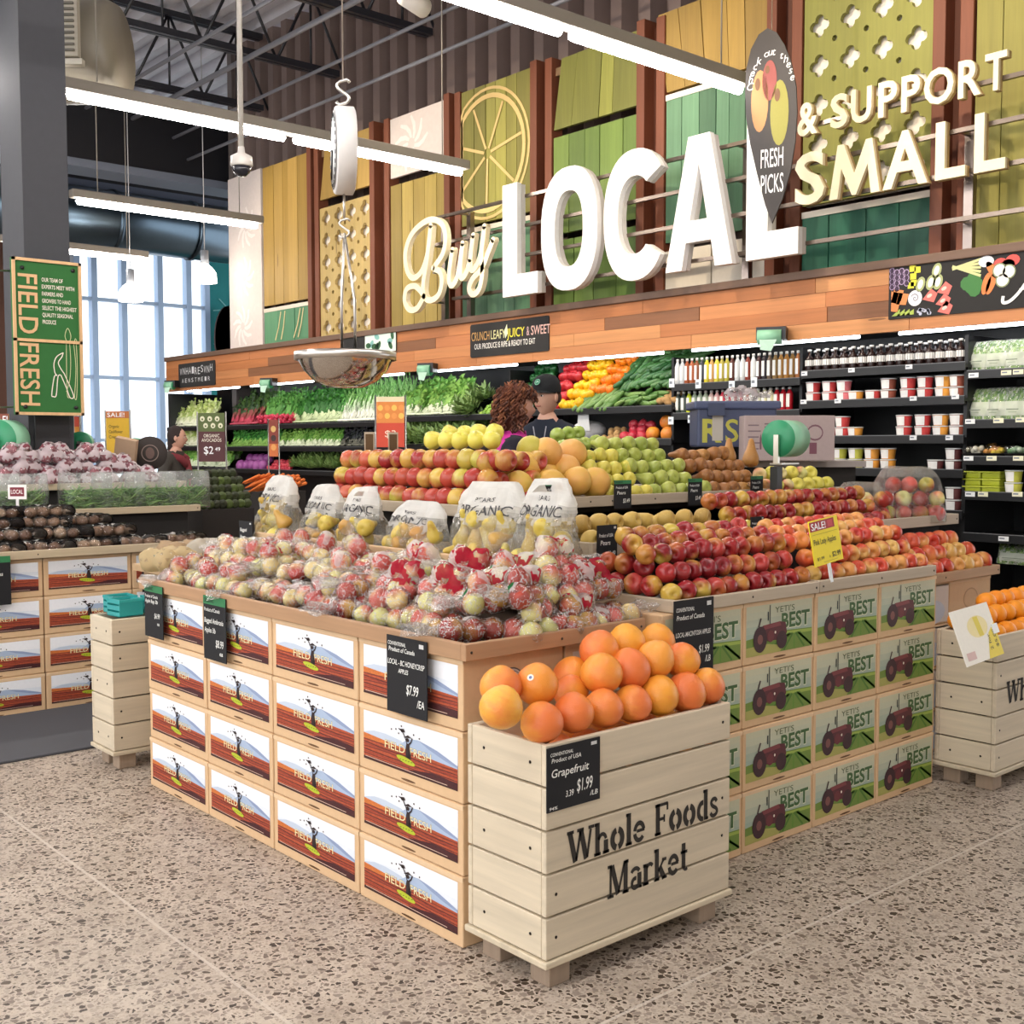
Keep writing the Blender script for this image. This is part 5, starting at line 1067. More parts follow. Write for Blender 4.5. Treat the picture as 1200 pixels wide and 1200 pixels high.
# ------------------------------------------------------------------ clear bags of apples; every fruit inside is a thing of its own
_ico = None
def ico():
    global _ico
    if _ico is None:
        bm = bmesh.new(); bmesh.ops.create_icosphere(bm, subdivisions=4, radius=1); bm.verts.index_update()
        _ico = ([v.co.normalized() for v in bm.verts], [tuple(v.index for v in f.verts) for f in bm.faces], [[e.other_vert(v).index for e in v.link_edges] for v in bm.verts]); bm.free()
    return _ico
def wrap_mesh(balls, r, seed, prints=(), name='bag_film', mat='clear_film', base='#f3f1ee', tail=1):
    """plastic pulled around balls (star-shaped round their middle), with creases and printed patches"""
    D, F, N = ico(); c = sum((Vector(p) for p in balls), Vector())/len(balls); sh = Vector((seed*3.1, seed*1.7, 0)); rad = []
    for d in D:
        m = .01
        for p in balls:
            q = Vector(p)-c; h = q.dot(d); k = (r+.006)**2-(q.length_squared-h*h)
            if k > 0: m = max(m, h+sqrt(k))
        rad.append(m)
    for it in range(3): rad = [max(rad[i], .96*sum(rad[j] for j in N[i])/len(N[i])) for i in range(len(D))]
    vs = []
    for i, d in enumerate(D):
        n = mnoise.noise(d*3.2+sh)*.010 + abs(mnoise.noise(d*8+sh))*.010 + mnoise.noise(d*19+sh)*.003
        p = c+d*(rad[i]+n); p.z = max(p.z, -.001); vs.append(p)
    b = MB(); b.smooth = True; b.col = lin(base)
    b.add(vs, F)
    for i, f in enumerate(F):
        m = (vs[f[0]]+vs[f[1]]+vs[f[2]])/3-c; d = D[f[0]]
        n = mnoise.noise(m*26+sh)
        for pc, u0, u1, w, thr in prints:
            if u0 < m.x < u1 and abs(m.y+.2*m.x) < w and d.z > -.25 and n > thr: b.c[i] = lin(pc); b.cv[i] = .8 if pc != base else .45
    if tail:                                                          # gathered loose end of the bag
        L = max(p.x for p in vs); k = 14; o = len(b.v); ring = []
        for q, (dx, wr, hr) in enumerate(((-.035, .035, .03), (.0, .012, .012), (.03, .03, .016), (.075, .055, .02))):
            for j in range(k): a = 2*pi*j/k; wob = 1+.35*sin(a*4+seed); ring.append((L+dx, c.y+wr*cos(a)*wob, max(.002, c.z*.8+hr*sin(a)*wob+q*.004)))
        b.cover = .18; b.add(ring, [(q*k+j, q*k+(j+1) % k, (q+1)*k+(j+1) % k, (q+1)*k+j) for q in range(3) for j in range(k)]); b.cover = 0
    return mesh(name, b, mat)
r0 = .0335
def pack(n, seed):
    r = random.Random(seed); L = []
    base = [(-.072, -.036), (-.072, .034), (-.002, -.037), (.0, .036), (.069, -.034), (.07, .035)]
    for x, y in base: L.append((x+r.uniform(-.004, .004), y+r.uniform(-.003, .003), r0))
    for x in (-.037, .034)[:max(0, n-6)]: L.append((x+r.uniform(-.004, .004), r.uniform(-.008, .008), r0*2.55))
    return L[:max(n, 4)]
RED = '#b52038'; WH = '#f3f1ee'; GR = '#1f7a44'
BAGS = []
for s, n, pr in ((1, 8, ()), (2, 7, ((WH, -.1, .0, .05, .12),)), (3, 8, ((RED, -.02, .05, .03, .2), (WH, .05, .1, .04, .1))), (4, 6, ((WH, -.03, .04, .05, .0),)),
    (5, 8, ((RED, -.09, .05, .05, -.12), (WH, .03, .09, .06, -.05), (GR, -.13, -.09, .03, .0))), (6, 8, ((RED, -.05, .06, .035, -.3), (WH, -.1, .1, .045, -.05), (GR, .06, .1, .03, .05)))):
    P = pack(n, s); BAGS.append((P, wrap_mesh(P, r0, s, pr)))
def bag(kind, loc, rz, label, ginner, tilt=(0, 0), fruit_m='apple_pale', word='apple', group='clear bags of apples', big=1):
    P, me = BAGS[kind]; M = Matrix.Translation(loc) @ Matrix.Rotation(rz, 4, 'Z') @ Matrix.Rotation(tilt[0], 4, 'X') @ Matrix.Rotation(tilt[1], 4, 'Y') @ Matrix.Scale(big, 4)
    o = mesh_obj('apple_bag', me); o.matrix_world = M; tag(o, label, 'bag', group)
    for p in P: put(fruit_m, M @ Vector(p), 'bagged_apple', f'{word} inside the {ginner}', 'apple', f'{word}s inside the {ginner}', scale=big*r0/.0345)
    return o
zb = .829
LAY = ((2.075, zb, 10, 2.56, 4.40, 'bottom'), (2.20, zb+.072, 9, 2.60, 4.32, 'middle'), (2.335, zb+.112, 8, 2.66, 4.26, 'upper'))
for x, z, n, ya, yb, lay in LAY:
    for i in range(n):
        y = ya+(yb-ya)*i/(n-1); near = i < 3
        kind = RND.choice((4, 5, 4) if near and lay != 'bottom' else (0, 1, 3, 0, 2)); nm = f'{lay}-layer clear apple bag, {nth(i)} from the near end'
        bag(kind, (x+RND.uniform(-.015, .015), y, z+RND.uniform(0, .008)), pi/2+RND.uniform(-.35, .35) if i % 3 else RND.uniform(2.6, 3.5), f'clear plastic bag of apples, {nth(i)} from the near end in the {lay} layer', nm, (RND.uniform(-.15, .15), RND.uniform(-.12, .12)), 'apple_pale' if RND.random() < .75 else 'apple_fuji')
for i, (x, y, z, k) in enumerate(((2.26, 2.475, zb, 0), (2.42, 2.475, zb, 5), (2.56, 2.485, zb, 3), (2.24, 2.52, zb+.09, 5), (2.40, 2.53, zb+.085, 2), (2.55, 2.55, zb+.085, 4), (2.46, 2.62, zb+.16, 5))):
    l = f'{nth(i)} counted along the end of the tray above the grapefruit'
    bag(k, (x, y, z), RND.uniform(-.3, .3)+(pi if i % 2 else 0), 'clear red-printed apple bag, '+l, 'red-printed bag, '+l, (0, RND.uniform(-.1, .1)), 'apple_fuji' if i % 2 else 'apple_pale')
# ------------------------------------------------------------------ printed pouches of pears
def pouch(w, h, dp, seed, hole=True, slump=0, clear=False):
    nu, nv = 48, 26; sh = Vector((seed*2.3, seed, 0))
    def prof(v): return (w/2*(1-.10*v-.32*max(0, v-.72)/.28*max(0, v-.72)/.28*.9), dp*((1-v)**.75)+.006)
    def pt(u, v):
        hw, hd = prof(v); a = 2*pi*u; ca, sa = cos(a), sin(a); x = hw*(abs(ca)**.7)*(1 if ca > 0 else -1); y = hd*sa; z = h*v
        d = Vector((x, y, z)); n = mnoise.noise(d*16+sh)*.022+abs(mnoise.noise(d*38+sh))*.014
        y += (n if sa > 0 else -n)*.9*(1 if abs(sa) > .1 else .2) + slump*v*v; z += -.02*abs(x/(w/2))**3*(v > .6)*v+mnoise.noise(d*9+sh)*.006
        return Vector((x, y, max(z, 0)))
    b = MB(); b.smooth = True; b.col = lin('#ecebe6')
    V = [pt(i/nu, j/nv) for j in range(nv+1) for i in range(nu)]; b.v = [tuple(p) for p in V]
    for j in range(nv):
        for i in range(nu):
            f = (j*nu+i, j*nu+(i+1) % nu, (j+1)*nu+(i+1) % nu, (j+1)*nu+i); m = (V[f[0]]+V[f[2]])/2
            if hole and abs(m.x) < .034 and abs(m.z-h*.88) < .011: continue
            b.f.append(f); b.c.append(b.col); b.m.append(0); b.sm.append(True); v = m.z/h; n = mnoise.noise(m*30+sh)
            b.cv.append((.16 if v > .8 else .03+.08*(n > .3)) if clear else .84+.12*n if v > .70 else (.5+.35*n if v > .52+.2*n else (.22 if n > .3 else .05)))
    b.f.append(tuple(range(nu))[::-1]); b.c.append(b.col); b.m.append(0); b.sm.append(False); b.cv.append((.16 if v > .8 else .03+.08*(n > .3)) if clear else 0)
    return mesh('pouch_film', b, 'bin_plastic'), pt
def ptext(pt, txt, u, v, hh, ww, w, h, col='#3c3c40'):
    vs, fs, tw, _ = text_mesh(txt, .006, 0, .0); b = MB(); o = []
    for p in vs:
        x = u*w+(p[0]/tw-.5)*ww*w; vv = v+p[1]/.72*hh; x = max(-.46*w, min(.46*w, x)); q = .75-math.acos(max(-1, min(1, (abs(x)/(w*.5*(1-.1*vv)))**(1/.7)*(1 if x > 0 else -1))))/(2*pi)
        ca = (abs(x)/(w*.5*(1-.1*vv)))**(1/.7)*(1 if x > 0 else -1); a = -math.acos(max(-1, min(1, ca))); s_ = pt(a/(2*pi), min(vv, .99)); o.append((s_.x, s_.y-.0025, s_.z))
    b.add(o, fs, col, False); return b
PB = [('far end of the tray', 327, 628, .34, .30, 0), ('second from the far end', 380, 632, .25, .27, 0), ('with an open handle hole, third from the far end', 425, 636, .25, .27, 1), ('slumped low, in the middle', 490, 642, .36, .22, 0), ('large, behind the red-printed apple bags', 575, 655, .40, .31, 0), ('nearest the russet apples', 640, 655, .27, .33, 1)]
for i, (l, px, py, w, h, ho) in enumerate(PB):
    p = at(px, py-8, x=2.60); p.z = T2XZ-.033
    th = thing('pear_pouch', 'white printed plastic pouch of pears, '+l, 'bag', p, W+RND.uniform(-.2, .25), 'printed pouches of pears')
    me, pt = pouch(w*.93, h*.93, .10, i+1, ho, .02); mesh_obj('pouch_film', me, th)
    for s, v, hh, ww in (('ORGANIC', .60, .12, .74), ('PEARS', .76, .05, .26)): obj('lettering', ptext(pt, s, .05*(i % 3-1), v, hh, ww, w*.93, h*.93), 'print', th)
    M = Matrix.Translation(p) @ Matrix.Rotation(th.rotation_euler[2], 4, 'Z'); n = max(3, int(w*.9/.07))
    for k in range(n):
        for z in (.037, .095, .15):
            x = (k-(n-1)/2)*.066+(.03 if z > .05 else 0)
            if abs(x) < w*(.40 if z < .1 else .30) and z < h*.52: put('pear_bag', M @ Vector((x, -max(.0, .10*max(0, 1-z/h)**.75-.042)+RND.uniform(-.008, .004), z)), 'pear', 'yellow pear inside the printed pouch '+l, 'pear', 'pears inside the pouch '+l, (RND.uniform(-1, 1), RND.uniform(-.5, .5), RND.uniform(-.3, 1)))
for i, (x, y, w, h, l) in enumerate(((5.13, 2.93, .36, .27, 'large upright clear bag of apples before the black cooler'), (4.86, 3.02, .26, .2, 'smaller clear bag of apples beside the large upright one'))):
    th = thing('clear_bag', l, 'bag', (x, y, T2YZ-.036), R(-38), 'upright clear bags of apples'); me, pt = pouch(w, h, .12, 11+i, False, .02, True); mesh_obj('bag_film', me, th); M = Matrix.Translation((x, y, T2YZ-.034)) @ Matrix.Rotation(R(-38), 4, 'Z')
    for z, n, yy in ((.042, int(w/.082), -.045), (.042, int(w/.085), .04), (.112, int(w/.086), -.038), (.112, int(w/.1), .035), (.178, int(w/.095), -.01))[:5 if i == 0 else 3]:
        for k in range(n): put('apple_pale' if k % 2 else 'apple_fuji', M @ Vector(((k-(n-1)/2)*.082, yy, z)), 'bagged_apple', 'apple inside the '+l, 'apple', 'apples inside the '+l[:30], scale=1.12)
# low table with bags of roots at the far end, beyond the apple bags
th = thing('low_table', 'low wooden table of root vegetable bags beyond the apple bags', 'table', (2.25, 4.62, 0))
b = MB(); b.box((0, 0, .80), (.95, .75, .83), '#b99a74'); obj('table_top', b, 'wood_x', th)
for x in (.04, .86):
    for y in (.04, .66): b = MB(); b.box((x, y, 0), (x+.05, y+.05, .80), '#a78a66'); obj('leg', b, 'wood_z', th)
def sack(px, py, y, w, d, h, seed, col, label, rz, cover=.75):
    p = at(px, py, y=y); P = [((i-.5)*w*.5, (j-.5)*d*.5, h*.42) for i in range(2) for j in range(2)]
    me = wrap_mesh(P, h*.42, seed+20, (), 'sack_film', 'clear_film', col); b2 = me.attributes.new('Cover', 'FLOAT', 'FACE') if 'Cover' not in me.attributes else me.attributes['Cover']
    n = len(me.polygons); r = random.Random(seed); b2.data.foreach_set('value', [cover if r.random() < .94 else .25 for _ in range(n)])
    return tag(mesh_obj('root_bag', me, None, (p.x, p.y, .832), rz), label, 'bag', 'bags of roots beyond the apple bags')
sack(196, 606, 4.95, .25, .15, .12, 1, '#d8c296', 'yellowish bag of potatoes beyond the apple bags, largest of the root bags', .5)
sack(250, 606, 5.05, .22, .17, .14, 2, '#d5cdbc', 'white bag of roots beyond the apple bags, beside the avocados', 2.0, .6)
sack(285, 620, 4.95, .2, .16, .14, 3, '#b7b08f', 'greenish white bag of roots beside the pear pouch at the far end', 1.0, .5)
sack(215, 606, 5.25, .26, .18, .12, 4, '#c8ab86', 'tan bag of onions behind the yellowish potato bag', .2, .6)
# ------------------------------------------------------------------ open wall cooler: body, shelves, goods
SX = 7.0                                                           # front edge of the shelves
def yz(px, py, x=SX): q = at(px, py, x=x); return q.y, q.z
def Y_(px, x=SX): return at(px, 480, x=x).y
cool = thing('produce_cooler', 'long black open wall cooler full of produce under the timber fascia', 'cooler', (SX, 15.3, 0), W); CL = 15.3-2.4
b = MB(); b.box((0, .72, 0), (CL, .78, 2.2), '#17181a'); b.box((0, .31, 2.19), (CL, .72, 2.2), '#17181a'); obj('back_panel', b, 'satin', cool)
b = MB(); b.box((0, .0, 0), (CL, .72, .30), '#1b1c1e'); b.box((0, -.03, .05), (CL, 0, .34), '#202224'); obj('base', b, 'satin', cool)
for xx in (-.06, CL): b = MB(); b.box((xx, .0, 0), (xx+.06, .78, 2.13), '#26272a'); obj('end_panel', b, 'satin', cool)
for k in range(7):
    b = MB(); b.lathe([(0, 0), (.012, .005), (.012, 1.5), (0, 1.505)], 8, '#ffffff', axis='x', o=(.35+1.8*k, .10, 2.15)); obj('cooler_lamp', b, 'cooler_light', cool)
    b = MB(); b.box((.3+1.8*k, .07, 2.165), (1.9+1.8*k, .13, 2.2), '#d5d7d8'); obj('lamp_batten', b, 'satin', cool)
for px in (598, 789, 939, 1132): y = Y_(px, 7.05); b = MB(); b.box((15.3-y-.012, .04, .3), (15.3-y+.012, .72, 2.1), '#1c1d1f'); obj('divider', b, 'satin', cool)
SHELF = []
def shelf(px0, px1, py, name='shelf', dep=.62, lip=.05):
    """shelf whose lip top passes the photo height py at px0"""
    y0, z = yz((px0+px1)/2, py); ya, yb = Y_(px0), Y_(px1)
    b = MB(); b.box((15.3-ya, 0, z-.03), (15.3-yb, dep, z-.012), '#1d1e20'); b.box((15.3-ya, -.012, z-lip), (15.3-yb, .0, z+.004), '#1b1c1e'); b.box((15.3-ya, -.0135, z+.001), (15.3-yb, -.011, z+.006), '#6d6f72'); obj(name, b, 'satin', cool)
    return z-.012
def stag(px, py, w, h, label, col='#e9ecef', x=SX-.016):
    q = at(px, py, x=x); b = MB(); b.box((0, 0, -h/2), (w, .002, h/2), col)
    if col[1] == 'e': b.box((w*.1, -.0005, -h*.1), (w*.6, 0, h*.2), '#7d8793')
    else: b.box((w*.1, -.0005, -h*.2), (w*.7, 0, 0), '#2b2b2b')
    tag(obj('shelf_tag', b, 'print', None, (x, q.y, q.z), W), label, 'shelf tag', 'cooler shelf tags')
# --- leafy greens: bunch prototypes, stems to the front
def bunch(kind, seed):
    r = random.Random(seed); b = MB(); b.smooth = True
    P = dict(kale=(24, .055, ('#2f6b2a', '#3f8433', '#57a044'), '#c9d8a8', .2, 1.3), chard=(20, .05, ('#33502a', '#4a6a33', '#2c4526'), '#c2455a', .22, 1), lettuce=(30, .07, ('#7db24c', '#97c75f', '#5f9a3c'), '#e6efcf', .16, 1.5),
             leek=(26, .016, ('#5f9a4c', '#7db863', '#8fc474'), '#f0f3e4', .24, .3), romaine=(20, .07, ('#a9c25f', '#c3d37c', '#d9e2a4'), '#eef0d2', .2, .8), dark=(34, .05, ('#31343a', '#3d3b45', '#2b332c'), '#6f6f62', .17, 2.2),
             parsley=(44, .03, ('#3f8c33', '#53a340', '#2f7529'), '#8fbb5c', .18, 1.8), radish=(18, .04, ('#4c8a3c', '#63a04a'), '#d2405a', .2, 1))[kind]
    n, w, cols, stem, L, curl = P
    for i in range(n):
        x0 = r.uniform(-.055, .055); a = r.uniform(-.5, .5)+x0*4; up = r.uniform(.7, 1.2); l = L*r.uniform(.75, 1.15); c = r.choice(cols); k = 5; pts = []
        for j in range(k+1):
            t = j/k; pts.append(Vector((x0+sin(a)*l*t*.6, -.02+l*t*(.42 if t < .6 else .42-.5*(t-.6))+r.uniform(-.006, .006), .015+i*.0012+1.15*l*up*t*(1-.28*t*t))))
        vs = []; fs = []
        for j, p in enumerate(pts):
            t = j/k; hw = w*.5*(.18+.82*sin(pi*min(1, t*.85+.08))**.8); q = curl*.012*sin(j*2.7+i)
            vs += [(p.x-hw, p.y+q, p.z+q), (p.x, p.y, p.z+.004), (p.x+hw, p.y-q, p.z-q*.6)]
        for j in range(k): fs += [(3*j, 3*j+1, 3*j+4, 3*j+3), (3*j+1, 3*j+2, 3*j+5, 3*j+4)]
        m = len(b.v); b.add(vs, fs, c)
        b.c[-2*k:-2*k+2] = [lin(stem)]*2
        if kind in ('leek', 'romaine', 'chard'): b.c[-2*k+2:-2*k+4] = [tuple((lin(stem)[q]+lin(c)[q])/2 for q in range(3))]*2
    for i in range(7): x = (i-3)*.014; b.tube([(x, -.05, .012), (x*.8, .03, .03)], .007, 5, stem)
    if kind == 'radish':
        for i in range(9): b.ball((r.uniform(-.05, .05), -.05+r.uniform(-.015, .01), .018+r.uniform(0, .05)), .017, 8, 6, '#c22f4c')
    return mesh('greens_bunch', b, 'leaf')
BUN = {k: [bunch(k, s) for s in (1, 2)] for k in ('kale', 'chard', 'lettuce', 'leek', 'romaine', 'dark', 'parsley', 'radish')}
KN = dict(kale='curly kale', chard='red-stemmed chard', lettuce='light green lettuce', leek='green onion', romaine='pale romaine', dark='dark purple kale', parsley='parsley', radish='leafy radish')
def greens(px0, px1, kind, z, where, gap=.105, dep=(.08, .24), sc=1.15):
    y0, y1 = Y_(px0), Y_(px1); n = max(1, int((y0-y1)/gap))
    for row, dx in enumerate(dep):
        for i in range(n):
            y = y0+(y1-y0)*(i+.5)/n
            o = mesh_obj('greens_bunch', RND.choice(BUN[kind]), None, (SX+dx, y, z+.02+.09*row), W+RND.uniform(-.25, .25)); o.scale = (sc*RND.uniform(.9, 1.1),)*3
            tag(o, f'{KN[kind]} bunch {nth(i)} from left, {("front","rear")[row]} row {where}', 'bunch of greens', 'bunches of '+KN[kind]+' '+where)
za = shelf(196, 470, 497.5); zb_ = shelf(196, 470, 524); zc_ = shelf(196, 470, 551)
zd = shelf(470, 597, 487); ze = shelf(470, 597, 520.5)
T = 'on the top deck'; Mid = 'on the middle deck'
greens(200, 238, 'romaine', za, T+' at the far end', .17, sc=1.3); greens(268, 300, 'chard', za, T, .13, sc=1.45); greens(302, 340, 'radish', za, T, .13, sc=1.45); greens(340, 395, 'kale', za, T, .12, sc=1.45); greens(395, 468, 'leek', za, T, .09, sc=1.45)
greens(470, 530, 'lettuce', zd, T, .11, sc=1.45); greens(200, 240, 'romaine', zb_, Mid+' at the far end', .17); greens(268, 320, 'parsley', zb_, Mid, .12, sc=.95); greens(322, 393, 'lettuce', zb_, Mid, .12, sc=.95); greens(394, 465, 'dark', zb_, Mid, .12, sc=.95)
greens(200, 260, 'lettuce', zc_, 'on the lowest deck of the cooler', .14)
def pile(nm, px0, px1, z, rows, gap, name, word, cat, where, group, axis=None, dx=.05, up=None, scale=1, back=None):
    y0, y1 = Y_(px0), Y_(px1); n = max(1, int((y0-y1)/gap))
    for k in range(rows):
        for i in range(n-(k % 2)):
            y = y0+(y1-y0)*(i+.5+.5*(k % 2))/n
            put(nm, (SX+dx+(back or gap*.75)*k+RND.uniform(-.006, .006), y+RND.uniform(-.008, .008), z+(up or gap*.55)*k+gap*.42+RND.uniform(-.006, .006)), name, f'{word} {nth(i)} from left, {RW[min(k,6)]} row {where}', cat, group, axis and jig(axis, .25), scale=scale)
pile('cabbage', 275, 307, zc_, 2, .14, 'red_cabbage', 'red cabbage', 'cabbage', 'on the lowest deck', 'red cabbages'); pile('pomegranate', 308, 336, zc_, 3, .07, 'radish', 'red radish', 'radish', 'on the lowest deck', 'red radishes', scale=.7)
# artichokes
b = MB(); b.smooth = True
for k in range(6):
    n = 9-k
    for i in range(n):
        a = 2*pi*i/n+k*.4; rr = .048*cos(k*.26); z = .018*k; ax = Vector((cos(a), sin(a), .45+.16*k)); t = Vector((-sin(a), cos(a), 0)); p = Vector((cos(a)*rr, sin(a)*rr, z)); w = .026-.002*k
        b.add([p-t*w, p+t*w, p+ax*.032+t*w*.7, p+ax*.05, p+ax*.032-t*w*.7, p+ax*.02+Vector((cos(a), sin(a), 0))*.006], [(0,1,5), (1,2,5), (2,3,5), (3,4,5), (4,0,5)], ('#7d9a55', '#8fa963', '#6f8c4c')[(i+k) % 3])
b.ball((0, 0, .045), .042, 10, 8, '#7d9a55'); FM['artichoke'] = mesh('artichoke', b, 'leaf')
pile('artichoke', 337, 392, zc_, 2, .13, 'artichoke', 'artichoke', 'artichoke', 'on the lowest deck', 'artichokes on the lowest deck', (0, -.2, 1))
pile('artichoke', 468, 556, ze, 3, .125, 'artichoke', 'artichoke', 'artichoke', 'on the middle deck before the shoppers', 'artichokes on the middle deck', (-.6, 0, 1), scale=1.25)
pile('artichoke', 531, 556, zd, 3, .12, 'artichoke', 'pale artichoke', 'artichoke', 'on the top deck beside the limes', 'artichokes on the top deck', (-.6, 0, 1), scale=1.15)
pile('lime', 557, 580, zd, 4, .058, 'lime', 'green lime', 'lime', 'on the top deck', 'limes on the top deck'); pile('lime', 557, 596, ze, 4, .06, 'lime', 'small green lime', 'lime', 'on the middle deck', 'limes on the middle deck', scale=.9); pile('tomato', 581, 597, zd, 3, .07, 'tomato', 'tomato', 'tomato', 'on the top deck behind the shoppers', 'tomatoes behind the shoppers')
# --- sloping bins of peppers and cucumbers
zp1 = shelf(600, 788, 478.5); zp2 = shelf(600, 788, 515)
def slope(nm, px0, px1, n, rows, name, word, cat, axis, sc=1, s0=0., lean=0, dz=.085, dxs=.062, jit=.012, start=0, px2=None):
    for k in range(rows):
        f = k/max(1, rows-1)
        a0, a1 = px0+lean*f, px1+lean*f; y0, y1 = Y_(a0), Y_(a1)
        for i in range(n):
            y = y0+(y1-y0)*(i+.5+.4*(k % 2))/n
            put(nm, (SX+.05+s0*.75+dxs*k+RND.uniform(-jit, jit), y+RND.uniform(-jit, jit), zp1+.05+s0+dz*k+RND.uniform(-jit, jit)), name, f'{word} {nth(i)} from left in the {nth(k)} row up the sloping bin', cat, word+'s on the sloping bin', axis and jig(axis, .2), scale=sc)
slope('pepper_green', 598, 622, 4, 7, 'bell_pepper', 'green bell pepper', 'bell pepper', (-.6, 0, 1), s0=.02); slope('pepper_red', 627, 652, 5, 8, 'bell_pepper', 'red bell pepper', 'bell pepper', (-.6, 0, 1), lean=14)
slope('pepper_yellow', 653, 680, 5, 7, 'bell_pepper', 'yellow bell pepper', 'bell pepper', (-.6, 0, 1), lean=14); slope('pepper_orange', 682, 706, 4, 8, 'bell_pepper', 'orange bell pepper', 'bell pepper', (-.6, 0, 1), s0=.12, lean=22)
slope('zucchini', 672, 716, 7, 3, 'zucchini', 'long zucchini', 'zucchini', (.8, -.5, .75), s0=.0, dz=.05, dxs=.05); slope('zucchini', 717, 764, 6, 3, 'zucchini', 'pale green zucchini', 'zucchini', (-.3, -1, .1), s0=.0, dz=.04, dxs=.05)
slope('cucumber', 712, 742, 7, 6, 'cucumber', 'dark cucumber', 'cucumber', (.75, -.25, .7), s0=.2, dz=.065, dxs=.05); slope('cucumber', 743, 788, 9, 5, 'cucumber', 'glossy cucumber', 'cucumber', (.7, -.6, .45), s0=.18, dz=.07, dxs=.055)
slope('potato', 766, 786, 5, 3, 'ginger_root', 'ginger root', 'ginger', (0, 1, .2), s0=.0, dz=.03, dxs=.05)
pile('pomegranate', 722, 752, zp2, 3, .085, 'pomegranate', 'pomegranate', 'pomegranate', 'on the lower deck under the cucumbers', 'pomegranates under the cucumbers'); pile('grapefruit', 753, 786, zp2, 2, .125, 'grapefruit', 'grapefruit', 'grapefruit', 'on the lower deck under the ginger', 'grapefruit under the ginger', up=.1)
pile('potato', 700, 721, zp2, 3, .06, 'mushroom', 'brown mushroom', 'mushroom', 'on the lower deck', 'mushrooms on the lower deck')
q = at(681, 512, x=7.06); b = MB(); b.smooth = True; b.ball((0, 0, .05), (.17, .14, .09), 16, 10, '#f0f1f3'); tag(obj('white_bag', b, 'cloth', None, (q.x+.1, q.y, zp2+.04)), 'full white plastic bag on the lower cooler deck beside the man', 'bag')
b = MB(); b.xf = FRONT; b.poly([(0, 0), (.16, 0), (.14, .17), (.02, .17)], 0, '#cfd2d4'); tag(obj('paper_sign', b, 'print', None, (7.02, at(676, 505, x=7.02).y, at(676, 505, x=7.02).z), W), 'grey paper sign standing over the white bag in the cooler', 'sign')
# --- bottles
def bottle(kind, body, lab, capc, h=.21, r=.023):
    me = []
    b = MB(); b.lathe([(r*.9, 0), (r, .008), (r, h*.72), (r*.75, h*.80), (r*.45, h*.86), (r*.45, h*.9)] if kind != 'dark' else [(r*.9, 0), (r, .008), (r, h*.55), (r*.8, h*.66), (r*.35, h*.74), (r*.3, h*.9)], 12, body); me.append(('glass', mesh('glass', b, 'gloss')))
    z0, z1 = (.20, .72) if kind != 'dark' else (.30, .54)
    b = MB(); q = [(-pi/2+(-1.45+2.0*i/7 if kind != 'dark' else -1.9+3.8*i/7)) for i in range(8)]; b.add([(r*1.025*cos(t), r*1.025*sin(t), h*z) for t in q for z in (z0, z1)], [(2*i, 2*i+2, 2*i+3, 2*i+1) for i in range(7)], lab, True); me.append(('label_wrap', mesh('label_wrap', b, 'print')))
    b = MB(); b.lathe([(r*.5, h*.9), (r*.52, h*.99), (0, h)], 10, capc)
    if kind == 'dark': b.box((-r*.5, -r*.15, h*.945), (r*.5, r*.15, h*.97), capc)
    me.append(('cap', mesh('cap', b, 'satin'))); return me
BT = {}
def place_bottle(key, args, loc, label, group, name='bottle'):
    if key not in BT: BT[key] = bottle(*args[0], **args[1])
    th = thing(name, label, 'bottle', loc, W, group)
    for n, m in BT[key]: mesh_obj(n, m, th)
z1 = shelf(790, 938, 447); z2 = shelf(790, 938, 482.5)
BODY = ['#d9dde0', '#cfd5d8', '#a3542f', '#b0603a', '#8f4f2c', '#3a3e48', '#d9cf3f', '#c79a55', '#ddd24a', '#b5a84a', '#b9b040', '#5a2f26', '#cfd3d4', '#d5d8d8', '#8c3b2c', '#e3e5e5', '#4a3030', '#38343a', '#6a5848', '#8f7348', '#b28446', '#b9823c', '#96703c', '#a3683a']
ya, yb = Y_(791, 7.05), Y_(938, 7.05)
for i, c in enumerate(BODY):
    place_bottle('t'+c, (('tall', c, '#f0f0ee', '#e3e3e0'), dict(h=.215, r=.0215)), (SX+.05, ya+(yb-ya)*(i+.5)/24, z1+.002), f'tall slim dressing bottle, {nth(i)} from left on the upper bottle shelf', 'tall bottles on the upper shelf')
B2 = ['#3f4a44', '#4c5650', '#c9d63a', '#9fb09a', '#a9baa0', '#b3c0a6', '#e8c8c0', '#ecb8b4', '#d9485a', '#d03a50', '#e05a66', '#c94454', '#cf8f7a', '#b8bca8', '#d9d9c0', '#dcd9b0', '#e6e0b0', '#b5222c', '#b01e2a', '#a81a26']
yb2 = Y_(928, 7.05)
for i, c in enumerate(B2):
    place_bottle('s'+c, (('tall', c, '#ecebe6', '#dcdcd8'), dict(h=.185, r=.025)), (SX+.06, ya+(yb2-ya)*(i+.5)/20, z2+.002), f'juice bottle, {nth(i)} from the left on the lower bottle shelf', 'juice bottles on the lower shelf')
for i, (px, py) in enumerate(((789, 449), (820, 450), (859, 452), (885, 448), (788, 493), (811, 491))): stag(px-5, py, .055, .07 if i < 4 else .06, f'white and blue shelf tag hanging under the bottles, {nth(i)}', '#e6f1f8')
zt = [shelf(940, 1131, py) for py in (430, 467.5, 511, 549.5, 595)]
ya, yb = Y_(942, 7.05), Y_(1130, 7.05)
for i in range(17): place_bottle('dark', (('dark', '#2a1a18', '#f4f3ef', '#e9e9e6'), dict(h=.17, r=.030)), (SX+.06, ya+(yb-ya)*(i+.5)/17, zt[0]+.002), f'dark stoppered bottle with white label, {nth(i)} from the left on the top shelf', 'dark bottles on the top shelf')
